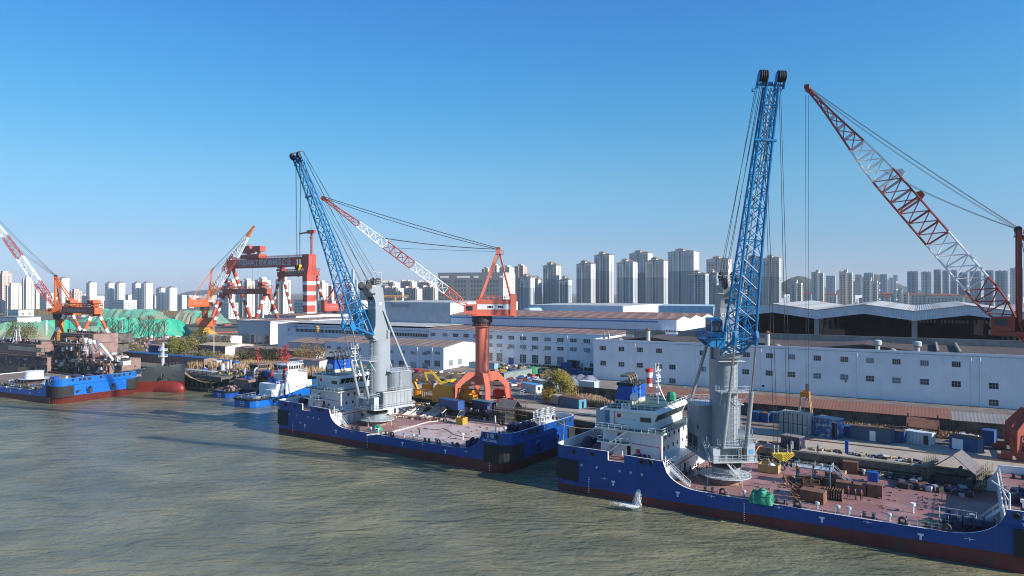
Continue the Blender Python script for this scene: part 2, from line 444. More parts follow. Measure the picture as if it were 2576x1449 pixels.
# quay face: edge beam, columns, recessed wall
qf = MB()
def quay_face(P0, P1, deep=1.4, sp=6.0):
    P0 = Vector((*P0, 0)); P1 = Vector((*P1, 0)); d = (P1-P0); Ln = d.length; d.normalize(); n = Vector((d.y, -d.x, 0))
    if True:
        a = Q.w(*P0.xy); b = Q.w(*P1.xy); dd = (b-a).normalized(); nn = Vector((dd.y, -dd.x, 0))
        up = Vector((0,0,1))
        qf.bar(a+nn*.7+up*(ZQ-.55), b+nn*.7+up*(ZQ-.55), 1.5, 1.1)
        qf.bar(a+nn*.9+up*(ZQ-2.5), b+nn*.9+up*(ZQ-2.5), .5, .5)
        qf.bar(a+nn*1.2+up*(ZQ+.12), b+nn*1.2+up*(ZQ+.12), .3, .25)
        k = int(Ln/sp)
        for i in range(k+1):
            p = a.lerp(b, i/max(k,1)); qf.bar(p+nn*.75+up*-3, p+nn*.75+up*(ZQ-1.1), 1.1, .9)
for a, b in zip(coast[:5], coast[1:6]): quay_face(b, a)
quay_face((-172,20),(-108,18)); quay_face((-252,24.6),(-224,24)); quay_face((-224,24),(-224,47)); quay_face((-330,27.2),(-252,24.6))
struct('quay_wall', qf, m_qwall)
# jetty apron on piles in front of the left land
jt = MB()
for i in range(0, 8):
    x0 = -252.5 + i*3.4 - 3
    for y in (19.2, 22.5): jt.box(x0, x0+.8, y, y+.8, -3, ZQ-.9)
jt.box(-256, -223.4, 18.6, 24.7, ZQ-.9, ZQ+.004); jt.box(-256, -223.4, 18.2, 18.6, ZQ-1.6, ZQ+.1)
jt.box(-256,-223.4,18.7,19.1,1.0,1.6)
struct('jetty', jt, m_qwall, Q.w(0,0,0), Q.rot)
# rails in the quay
rl = MB()
for y0, y1 in ((13,9.5),(13.7,10.2),(24.6,22.2),(25.3,22.9)):
    rl.bar(Q.w(-128,y0+5,ZQ+.05), Q.w(250,y1-3,ZQ+.05), .18, .12)
struct('crane_rails', rl, m_rust)
# far hills
def hill(name, pts, Y, label, col):
    b = MB(); n = len(pts); front = [D(u, v, Y) for u, v in pts]; vs = []; 
    for p in front: vs += [Vector((p.x, p.y-250, ZQ-2)), p, Vector((p.x, p.y+400, ZQ-2))]
    fs = []
    for i in range(n-1):
        fs += [(i*3, (i+1)*3, (i+1)*3+1, i*3+1), (i*3+1, (i+1)*3+1, (i+1)*3+2, i*3+2)]
    b.add(vs, fs); o = struct(name, b, mat(name+'_woods', col, .95, var=.3, scale=.02, bump=4, bscale=.03)); return o
hill('hill', [(1930,734),(1955,722),(1972,708),(1990,699),(2008,694),(2024,696),(2042,703),(2062,716),(2084,727),(2110,734)], 3400, '', (.04,.05,.035))
hill('hill', [(2125,734),(2140,716),(2160,700),(2180,692),(2196,688),(2212,692),(2240,706),(2275,720),(2330,734)], 4200, '', (.04,.05,.035))
hill('hill', [(470,734),(500,731),(540,727),(560,724),(590,729),(640,734)], 6000, '', (.04,.05,.035))

# ------------------------------------------------------------------ crane barges
SB = 32.0; SL = 86.5
def smoothstep(t): t = max(0, min(1, t)); return t*t*(3-2*t)
def top_at(x):
    if x < 12.8: return 9.5
    if x < 16.4: return 7.7
    if x < 24.6: return 9.25 - .02*(x-16)
    if x < 31.4:
        t = (x-24.6)/6.8; return 4.45 + 4.6*(1-math.sqrt(max(0, 1-(1-t)**2)))
    if x < 71.0: return 4.45 - .15*math.sin((x-31)/40*math.pi)
    if x < 78.6:
        t = (x-71)/7.6; return 4.45 + 4.75*(1-math.sqrt(max(0, 1-t**2)))
    return 9.25 + .2*(x-78.6)/8
def barge(name, label, fr, blue, poop=True, bow_names=None, bow_pockets=True, pads=True, deckm=None, scuff=False):
    T = thing(name, label, 'crane barge', fr.w(0,0,0), fr.rot, 'crane barges moored along the quay')
    ta = top_at if poop else (lambda x: 4.45 if x < 32 else top_at(x))
    def peri(ins, extra=0.0):
        pts = []; r0 = 2.6; r1 = 3.6
        xs = [r0, 4, 6, 9, 12.79, 12.81, 14.6, 16.39, 16.41, 20, 24.59] + [24.61+6.8*i/10 for i in range(11)] + [36, 42, 50, 58, 65, 71] + [71+7.5*i/10 for i in range(1, 11)] + [78.61, SL-r1]
        near = [(x, ins, x) for x in xs]
        c1 = [(SL-r1+(r1-ins)*math.sin(t), r1-(r1-ins)*math.cos(t), 86) for t in [R(15*i) for i in range(1, 6)]]
        bowl = [(SL-ins, y, 86) for y in (r1, 8, 16, 24, SB-r1)]
        c2 = [(SL-r1+(r1-ins)*math.cos(t), SB-r1+(r1-ins)*math.sin(t), 86) for t in [R(15*i) for i in range(1, 6)]]
        farx = [(x, SB-ins, x) for x in xs[::-1]]
        c3_ = [(r0-(r0-ins)*math.sin(t), SB-r0+(r0-ins)*math.cos(t), 1) for t in [R(15*i) for i in range(1, 6)]]
        st = [(ins, y, 1) for y in (SB-r0, 24, 16, 8, r0)]
        c4 = [(r0-(r0-ins)*math.cos(t), r0-(r0-ins)*math.sin(t), 1) for t in [R(15*i) for i in range(1, 6)]]
        return near + c1 + bowl + c2 + farx + c3_ + st + c4
    P0 = peri(0); P1 = peri(.32); n = len(P0)
    def zr(x): return 1.45 + 1.35*max(0, x/85)**1.6
    def low(p):   # bow and stern rake under water
        x, y, k = p
        if x > 80: return (x - 2.3*smoothstep((x-80)/6), y + (1.2 if y < 6 else -1.2 if y > 26 else 0)*smoothstep((x-80)/6), -2)
        return (x, y, -2)
    vs = []; fs = []; ms = []
    for i in range(n):
        x, y, k = P0[i]; xi, yi, _ = P1[i]; t = ta(k)
        vs += [low(P0[i]), (x, y, zr(x)), (x, y, zr(x)+.02), (x, y, t), (xi, yi, t), (xi, yi, min(t, 4.2)-.3)]
    for i in range(n):
        j = (i+1) % n; a = i*6; b = j*6
        for k, mi in ((0,1),(2,0),(3,2),(4,2)): fs.append((a+k, b+k, b+k+1, a+k+1)); ms.append(mi)
        fs.append((a+1, b+1, b+2, a+2)); ms.append(0)
    hb = MB(); hb.v = vs; hb.f = fs; hb.m = ms
    hull = part('hull', hb, [blue, m_red, m_white], T)
    dk = MB(); dk.box(25.2, 79, .3, SB-.3, 3.6, 4.2)
    part('main_deck', dk, deckm or m_deck, T)
    if poop:
        dk = MB(); dk.add([(x, y, 7.6) for x, y, k in P1 if x < 24.7], [list(range(len([1 for p in P1 if p[0] < 24.7])))])
        dk.box(24.4, 24.7, .3, SB-.3, 3.9, 7.6, 1)
        PDk = part('poop_deck', dk, [m_deck, m_white], T)
        for yy in (6.5, 11.5, 13.5, 19.5, 25.0):
            g = MB(); g.box(24.7,24.78,yy,yy+1.0,4.3,6.3); part('door', g, m_dark if yy in (11.5,25.0) else m_greyl, PDk)
        g = MB(); g.path([(24.8,5,6.9),(24.8,28,6.9)],.08); g.path([(24.8,9,6.9),(24.8,9,4.3)],.06); part('red_pipe', g, m_redp, PDk)
    else:
        dk = MB(); dk.box(.4,25.2,.3,SB-.3,3.6,4.2); part('aft_deck', dk, deckm or m_deck, T)
    dk = MB(); pp = [(x, y, 7.9) for x, y, k in P1 if x > 78.5]; dk.add(pp, [list(range(len(pp)))]); dk.box(78.4, 78.7, .3, SB-.3, 3.9, 7.9, 1)
    part('forecastle_deck', dk, [m_deck, m_white], T)
    # rubbing strakes
    b = MB()
    b.path([(SL-9,-.06,6.9),(SL-3.6,-.06,6.9)], .12); b.path([(SL+.05,3.6,6.9),(SL+.05,SB-3.6,6.9)], .12); b.path([(2,-.06,6.9),(9,-.06,6.7)], .1); b.path([(2,-.06,2.2),(9,-.06,2.2)], .1)
    part('rubbing_strake', b, blue, hull)
    # fender pads at the four corners
    for cx, cy, s in ((SL,0,1),(SL,SB,1),(0,0,-1),(0,SB,-1)):
        b = MB(); sg = 1 if cy == 0 else -1; r = 3.6 if s > 0 else 2.6
        pl = []; ccx = cx - s*r; ccy = cy + sg*r
        out = [(cx-s*(r+3.4), cy-sg*.32)] + [(ccx+s*(r+.35)*math.sin(R(a)), ccy-sg*(r+.35)*math.cos(R(a))) for a in range(0, 91, 15)] + [(cx+s*.34, cy+sg*(r+2.2))]
        inn = [(cx-s*(r+3.4), cy+sg*.1)] + [(ccx+s*(r-.1)*math.sin(R(a)), ccy-sg*(r-.1)*math.cos(R(a))) for a in range(0, 91, 15)] + [(cx-s*.1, cy+sg*(r+2.2))]
        pl = [(x, y, 2.5) for x, y in out + inn[::-1]]
        if s*sg < 0: pl = pl[::-1]
        b.ext(pl, (0,0,4.1)); part('fender_pad', b, m_rubber, hull)
    # hull openings: round fairleads and roller ports
    fl = MB().ringt((0,0,0), (0,1,0), .42, .13, 12); fl.disc((0,.06,0), (0,1,0), .4, .06, 12, 1); flm = fl.mesh('fairlead', [m_dark, m_void])
    pt = MB(); pt.box(-.55,.55,-.1,.05,-.5,.5); pt.box(-.35,.35,-.13,-.1,-.3,.3,1); ptm = pt.mesh('roller_port', [m_dark, m_void])
    for x in (5.0, 9.3, 22.0, 79.8, 83.2):
        link('fairlead', flm, hull, (x,-.04,8.5)); 
    link('roller_port', ptm, hull, (20.2,-.02,8.45))
    for y, k in ((5.5,0),(8.2,0),(9.6,1),(11.6,1),(16,0),(21.5,1),(23.2,1),(25.2,0),(27.6,0)):
        link('roller_port' if k else 'fairlead', ptm if k else flm, hull, (SL+.04,y,8.6), (0,0,R(90)))
    ph = MB().disc((0,0,0), (0,1,0), .28, .05, 12); phm = ph.mesh('porthole', m_greyl)
    for x in (6.8, 10.3, 15.4, 17.8, 20.2): link('porthole', phm, hull, (x,-.03,5.9))
    # marks
    tm = MB(); tm.box(-.42,.42,-.03,-.01,.2,.5); tm.box(-.16,.16,-.028,-.012,-.5,.2); tmm = tm.mesh('tug_mark', m_white)
    for x in (14.0, 27.5, 53, 67.5): link('tug_mark', tmm, hull, (x,0,3.2 if x < 30 else 3.0))
    for x in (8.5, 40, 81):
        dm = MB()
        for k in range(9): dm.box(x-.12, x+.12, -.035, -.012, .4+k*.38, .55+k*.38)
        part('draught_marks', dm, m_white, hull, kind='stuff')
    for x in (12, 34, 46, 60, 74):
        dm = MB(); dm.box(x-.7,x+.7,-.035,-.012,3.86,3.93); dm.box(x-.05,x+.05,-.036,-.011,3.6,4.15); part('frame_mark', dm, m_white, hull, kind='stuff')
    if bow_pockets:
        for y in (11.5, 20.5):
            b = MB(); b.ringt((SL+.25,y,5.0), (1,0,-.25), .95, .28, 14); b.disc((SL+.15,y,5.0), (1,0,-.2), .9, .2, 14, 1)
            pk = part('anchor_pocket', b, [blue, m_void], hull)
            b = MB(); b.tube((SL+.4,y,5.0),(SL+.75,y,3.6),.14); b.bar((SL+.8,y-.8,3.7),(SL+.8,y+.8,3.7),.3,.4); b.bar((SL+.8,y-.7,3.7),(SL+.9,y-.95,4.7),.2,.3); b.bar((SL+.8,y+.7,3.7),(SL+.9,y+.95,4.7),.2,.3)
            part('anchor', b, m_dark, pk)
    # deck edge railings and fittings
    b = MB(); b.rail([(31,.5,4.3),(71,.5,4.3)], 1.0, 2.0, .03); b.rail([(27,SB-.5,4.3),(71,SB-.5,4.3)], 1.0, 2.0, .03)
    part('deck_railing', b, m_greyl, T)
    bo = MB(); 
    for k in (-.7,.7): bo.lathe([(.28,0),(.28,.75),(.36,.76),(.36,.9)], (k,0,0), 10)
    bo.box(-1.2,1.2,-.4,.4,0,.08); bom = bo.mesh('mooring_bollard', m_dark)
    for x, y in ((33,1.6),(46,1.6),(60,1.6),(69,1.7),(40,SB-1.6),(62,SB-1.6)): link('mooring_bollard', bom, T, (x,y,4.2))
    for x, y in ((81.5,4),(81.5,28),(84,10),(84,24),(4,4),(6,27),(19,3)): link('mooring_bollard', bom, T, (x,y,7.92 if x > 50 else 7.62), (0,0,R(90)*(x > 83)))
    ck = MB().ringt((0,0,.55), (0,1,0), .5, .2, 14); ck.box(-.75,.75,-.22,.22,-.1,.15); ckm = ck.mesh('panama_chock', m_dark)
    for x in (36, 49, 65, 71): link('panama_chock', ckm, T, (x,.35,4.45))
    vt = MB().lathe([(.16,0),(.16,.8),(.34,.85),(.38,1.1),(.3,1.3)], (0,0,0), 10); vt.tube((0,0,.2),(.3,0,.0),.08,5); vtm = vt.mesh('deck_vent', m_greyl)
    for x, y in ((39.5,1.8),(41.4,1.8),(42.3,1.8),(52,1.6),(55.3,1.6),(57,1.6),(63,1.6),(48,SB-1.5),(56,SB-1.5),(66,SB-2.5)): link('deck_vent', vtm, T, (x,y,4.2))
    lv = MB().lathe([(.16,0),(.16,1.2),(.42,1.25),(.42,1.7)], (0,0,0), 12); lvm = lv.mesh('mushroom_vent', m_white)
    for x, y in ((66,8.5),(81,6.2)): link('mushroom_vent', lvm, T, (x,y,4.2 if x < 75 else 7.9))
    rnd = random.Random(name)
    hb_ = MB().box(-.22,.22,-.22,.22,0,.25); hbm = hb_.mesh('lashing_point', m_primer)
    for k in range(46): link('lashing_point', hbm, T, (rnd.uniform(40,74), rnd.uniform(5,SB-4), 4.2), (0,0,rnd.choice((0,.5))))
    # winches
    def winch(x, y, z, rz, m=m_navy, s=1.0):
        b = MB()
        b.tube((0,-1.6,1.0),(0,1.6,1.0),.62,14)
        for k in (-1.7,-.6,.6,1.7): b.disc((0,k,1.0),(0,1,0),1.05,.12,16)
        b.box(-1.0,1.0,-2.0,2.0,0,.35); b.box(-.6,1.1,1.9,2.9,0,1.3)
        b.xf(Matrix.Scale(s,4)); part('mooring_winch', b, m, T, loc=(x,y,z), rot=(0,0,rz))
    winch(82.3, 9.5, 7.9, R(80), s=1.15); winch(82.6, 14.0, 7.9, R(80)); winch(75.2, 3.6, 4.2, R(95), s=1.2)
    if not poop: return T, hull, winch
    # forward boat-landing frame: white rail cages over the bow
    b = MB()
    for y in (14.6, 17.2, 19.8):
        b.rail([(84.2,y,11.0),(85.6,y,11.0),(85.6,y+1.6,11.0),(84.2,y+1.6,11.0)], 1.6, .7, .06, True, mid=2)
        for (xx, yy) in ((84.2,y),(85.6,y),(85.6,y+1.6),(84.2,y+1.6)): b.tube((xx,yy,7.9),(xx,yy,11.0),.08,5)
        b.box(84.1,85.7,y-.1,y+1.7,10.9,11.0)
    b.ladder((84.1,14.2,7.9),(84.1,14.2,12.6),.6,(0,1,0),.06); b.box(83.6,85.8,17.0,21.8,8.6,9.4)
    part('landing_platform', b, m_white, T)
    b = MB(); b.tube((79.2,4.8,7.9),(79.2,4.8,10.6),.14,8); b.tube((79.2,4.8,10.6),(77.0,7.5,11.6),.12,8); b.tube((79.2,4.8,9.2),(78.2,6.0,11.0),.08,6)
    part('davit', b, m_white, T)
    b = MB(); b.rail([(78.8,1.0,7.9),(78.8,SB-1,7.9)],1.0,2,.035); part('forecastle_railing', b, m_white, T)
    # stairs from poop down to main deck
    b = MB(); b.stairs((24.6,2.6,7.6),(29.0,2.6,4.2),.9); part('stairway', b, m_white, T)
    b = MB(); b.stairs((78.3,6.0,7.9),(74.6,6.0,4.2),.9); part('stairway', b, m_white, T)
    return T, hull, winch

def cn(T, hull, s1, s2, x, z):
    text(s1, 1.15, m_white, hull, (x-.6,-.05,z), (R(90),0,0), sx=1.0, name='name_lettering')
    text(s2, .8, m_white, hull, (x-.6,-.05,z-1.1), (R(90),0,0), sx=.9, name='name_lettering')

def house(T, boxes_right=True, name2=('益 发','YICK FA')):
    """bridge superstructure on the poop"""
    x0, x1, y0, y1 = 8.6, 21.2, 6.4, 26.0; z0, z1 = 7.6, 12.9
    b = MB(); b.box(x0, x1, y0, y1, z0, z1); b.box(x1, x1+.6, y0, y0+.9, z0, z1-.2); b.box(8.6,13.6,y0-1.0,y0,z0,10.2)
    S = part('deckhouse', b, m_white, T)
    b = MB(); b.box(x0-1.2, x1+1.5, y0-1.7, y1+1.2, z1, z1+.22); b.box(x0-.2,15.4,y0-2.6,y0+.4,10.25,10.5); part('bridge_deck', b, m_white, T)
    b = MB(); b.box(x0-1.0, x1+1.3, y0-1.5, y1+1.0, z1+.22, z1+.23); b.box(x0,15.2,y0-2.4,y0+.2,10.5,10.515); part('deck_covering', b, m_deckgreen, T)
    b = MB(); b.rail([(x0-1,y0-1.5,z1+.22),(x1+1.3,y0-1.5,z1+.22),(x1+1.3,y1+1,z1+.22)],1.05,1.5,.045); b.rail([(x0,y0-2.45,10.5),(15.2,y0-2.45,10.5),(15.2,y0,10.5)],1.05,1.4,.045)
    b.rail([(x0+1,y0-1.2,z0),(x0+3,y0-1.2,z0)],1,1,.04)
    part('railing', b, m_white, T)
    b = MB(); b.stairs((10.0,y0-1.9,7.6),(13.6,y0-1.9,10.4),.8); b.stairs((11.4,y0-2.0,10.5),(14.8,y0-1.2,12.9),.8); part('outside_stairs', b, m_white, T)
    # wheelhouse with raked front
    bx0, bx1, by0, by1 = 9.6, 19.6, y0+1.2, y1-1.2; zt = 17.0
    b = MB()
    b.add([(bx0,by0,z1+.2),(bx1,by0,z1+.2),(bx1,by1,z1+.2),(bx0,by1,z1+.2),(bx0,by0,14.7),(bx1,by0,14.7),(bx1,by1,14.7),(bx0,by1,14.7),
           (bx0,by0,16.6),(bx1+.9,by0-.3,16.6),(bx1+.9,by1+.3,16.6),(bx0,by1,16.6)],
          [(0,1,5,4),(1,2,6,5),(2,3,7,6),(3,0,4,7),(4,5,9,8),(5,6,10,9),(6,7,11,10),(7,4,8,11)])
    b.add([(bx0-1.2,by0-.7,16.6),(bx1+1.35,by0-.7,16.6),(bx1+1.35,by1+.7,16.6),(bx0-1.2,by1+.7,16.6),(bx0-1.2,by0-.7,17.0),(bx1+.6,by0-.6,17.35),(bx1+.6,by1+.6,17.35),(bx0-1.2,by1+.7,17.0)],
          [(3,2,1,0),(4,5,6,7),(0,1,5,4),(1,2,6,5),(2,3,7,6),(3,0,4,7)])
    W = part('wheelhouse', b, m_white, T)
    k = 9
    for i in range(k):
        y = by0+.4+(by1-by0-.8)*i/k; wdt = (by1-by0-.8)/k-.35
        g = MB(); g.add([(bx1+.20,y,14.95),(bx1+.20,y+wdt,14.95),(bx1+.95,y+wdt,16.42),(bx1+.95,y,16.42)], [(0,1,2,3)]); part('bridge_window', g, m_glass, W)
    g = MB(); g.box(bx1-2.9,bx1-.5,by0-.06-.1,by0+.1,14.75,16.2); part('bridge_window', g, m_glass, W)
    g = MB(); g.box(bx1-4.6,bx1-4.0,by0-.05,by0+.1,14.9,16.0); part('bridge_window', g, m_glass, W)
    g = MB(); g.box(bx1-8.2,bx1-7.3,by0-.1,by0+.1,15.2,16.0); part('fire_box', g, m_redp, W)
    g = MB(); g.path([(bx0+1.2,by0-.1,16.6),(bx0+1.2,by0-.1,13.8),(bx0+4.4,by0-.1,13.7)],.06); g.path([(15.3,y0-.15,10.3),(21.5,y0-.15,10.1),(21.6,y0-.1,7.8)],.06); part('red_pipe', g, m_redp, S)
    for (x, z) in ((16.7,8.4),(12.5,11.4)): g = MB(); g.box(x-.4,x+.4,y0-.14-(1.0 if x<13 else 0)*0,y0+.1,z,z+.8); part('fire_box', g, m_redp, S)
    wn = MB(); wn.box(-.03,.05,-.3,.3,-.4,.4); wnm = wn.mesh('window', m_dark)
    for z in (9.3,11.7):
        for y in (9.2,11.6,14.6,17.2,20.2,23.0): link('window', wnm, S, (x1+.03,y+(.7 if z>10 else 0),z))
    dr = MB(); dr.box(14.2,15.0,y0-.05,y0+.05,7.7,9.6); part('door', dr, m_void, S)
    dr = MB(); dr.box(10.6,11.5,y0-1.07,y0-.95,7.7,9.5); part('door', dr, m_greyl, S)
    # roof deck fittings
    b = MB(); b.rail([(bx0-1,by0-.5,17.0),(bx1+1.2,by0-.5,17.3),(bx1+1.2,by1+.5,17.3),(bx0-1,by1+.5,17.0)],1.0,1.5,.04); part('roof_railing', b, m_white, W)
    b = MB(); b.box(bx0-1,bx1+.3,by0-.4,by1+.4,17.34,17.37); part('roof_covering', b, m_deckgreen, W)
    mx, my = 17.2, 16.0
    b = MB()
    b.tube((mx,my,17.3),(mx,my,25.6),.22,8,.13); b.tube((mx-1.6,my,17.3),(mx,my,21.5),.09,5); b.tube((mx+2.2,my,17.3),(mx,my,21.8),.12,5)
    for z, l in ((19.5,.8),(21.0,1.1),(22.3,1.3),(23.6,1.0),(24.6,1.4)):
        b.tube((mx,my-l,z),(mx,my+l,z),.07,5); b.box(mx-.5,mx+.5,my-.35,my+.35,z-.04,z+.04)
        for e in (-l, l): b.box(mx-.12,mx+.12,my+e-.12,my+e+.12,z,z+.35)
    for e in (-1.3,-.5,.5,1.3): b.tube((mx,my+e,24.6),(mx,my+e,26.4),.04,4)
    b.box(mx-.1,mx+.3,my-1.1,my+1.1,23.1,23.3)
    part('signal_mast', b, m_white, T)
    b = MB(); b.tube((15.0,by0+.6,17.3),(15.0,by0+.6,19.0),.12,6); b.lathe([(.3,0),(.78,.25),(.9,.8),(.78,1.35),(.45,1.7),(.1,1.8)], (15.0,by0+.6,18.8), 14)
    smooth(part('satellite_dome', b, m_white, T))
    b = MB(); b.box(12.6,14.6,by0-.62,by0-.52,17.1,18.4); N_ = part('name_board', b, m_white, W)
    m_ink = mat('board_ink', (.01,.02,.08), .6)
    text(name2[0], .6, m_ink, N_, (13.6,by0-.64,17.95), (R(90),0,0)); text(name2[1], .34, m_ink, N_, (13.6,by0-.64,17.4), (R(90),0,0))
    b = MB(); b.lathe([(.8,0),(1.1,.4),(1.1,1.5),(.7,2.1)], (18.3,21.5,17.36), 8); part('covered_searchlight', b, m_green, W)
    # funnel
    f0 = (8.8,12.9,11.6,19.4)
    b = MB(); b.taper(f0, 17.0, (8.95,12.9,11.7,19.3), 18.3); F = part('funnel', b, mat('cream_paint',(.62,.57,.42),.5), T)
    b = MB(); b.taper((8.9,12.95,11.6,19.4), 18.3, (9.7,13.0,11.8,19.2), 21.4, 0); b.taper((9.4,13.3,11.5,19.5), 21.4, (9.4,13.3,11.5,19.5), 22.0, 1)
    part('funnel_casing', b, [m_bluelit if name2 is None else m_blue2, m_dark], F)
    b = MB()
    for i in range(4):
        y = 12.6+i*1.7; x = 12.3-.25*i
        p = [(x,y,22.0)] + [(x-1.0+1.0*math.cos(R(a)), y-.1, 22.6+1.0*math.sin(R(a))) for a in (0,30,60,90)] + [(x-2.3,y-.3,23.4)]
        b.path(p, .28, 8)
    part('exhaust_pipe', b, mat('exhaust_steel',(.33,.27,.22),.45,metal=.5,var=.25,scale=2), F)
    b = MB(); b.ladder((13.35,15.5,17.4),(13.35,15.5,22.1),.5,(0,1,0),.05); part('ladder', b, m_white, F)
    for k in range(3): g = MB(); g.box(9.3+k*1.0,9.8+k*1.0,11.52,11.6,17.5,17.95); part('window', g, m_dark, F)
    # boat casing on the far side
    b = MB(); b.box(1.8,7.6,17,24,10.6,10.9); b.box(1.8,4.0,16.9,17.1,10.6,14.6); b.box(1.7,1.9,17,24,10.6,14.6); b.box(7.5,8.4,20,24,10.6,14.8); b.box(1.9,8,23.9,24.1,10.6,14.4)
    for x, y in ((2.2,17.4),(7.2,17.4),(2.2,23.6),(7.2,23.6)): b.tube((x,y,7.6),(x,y,10.6),.16,6)
    part('boat_casing', b, mat('pale_blue_grey_paint',(.52,.58,.64),.5), T)
    b = MB(); b.rail([(4.0,17.0,10.9),(7.6,17.0,10.9)],1,1.2,.04); part('casing_railing', b, m_white, T)
    # crew gangway platform to main deck
    b = MB(); b.box(21.2,24.6,6.8,26,7.62,7.72); b.rail([(24.4,1.2,7.6),(24.4,SB-1.2,7.6)],1,1.6,.045); b.tube((24.3,2.0,7.6),(24.3,2.0,9.6),.1,6)
    part('poop_railing', b, m_white, T)
m_blue2 = mat('funnel_blue', (.008,.085,.42), .4)
s2 = Frame(G(692,1085), (0.8159,-0.5782)); s3 = Frame(G(1392,1228), (0.8335,-0.5526))
bow1 = G(136.7,1018); a1 = Vector((.875,-.484,0)).normalized(); s1 = Frame(bow1 - a1*84.5, a1)
B2, h2, w2 = barge('crane_barge', 'dark blue crane barge in the middle with bow lettering and pinkish dusty deck', s2, m_blue, deckm=m_deck)
cn(B2, h2, '益 强', 'YICK QIANG', 81.6, 8.45)
house(B2, name2=('益 强','YICK QIANG'))
w2(3.5,8,7.6,R(20)); w2(19,3.2,7.6,R(60),s=.8)
b = MB(); b.add([Vector((x,y,4.215)) for x,y in ((46,3),(73,3.2),(76,14),(74,26),(52,27.5),(47,20),(40,12))], [list(range(7))]); part('dusty_deck_patch', b, m_deckpink, B2)
B3, h3, w3 = barge('crane_barge', 'nearest dark blue crane barge at bottom right with water pouring from its side', s3, m_blue)
house(B3)
w3(3.5,9,7.6,R(20)); w3(5.5,14,7.6,R(100)); w3(19,3.2,7.6,R(80),s=.8)
cn(B3, h3, '益 发', 'YICK FA', 82.3, 8.45)
B1, h1, w1 = barge('crane_barge', 'sunlit blue crane barge at the far left with black corner fender, no crane', s1, m_bluelit, poop=False, deckm=mat('bare_deck',(.27,.2,.155),.7,var=.2,scale=.2))
cn(B1, h1, '益 丰', 'YICK', 81.6, 8.45)

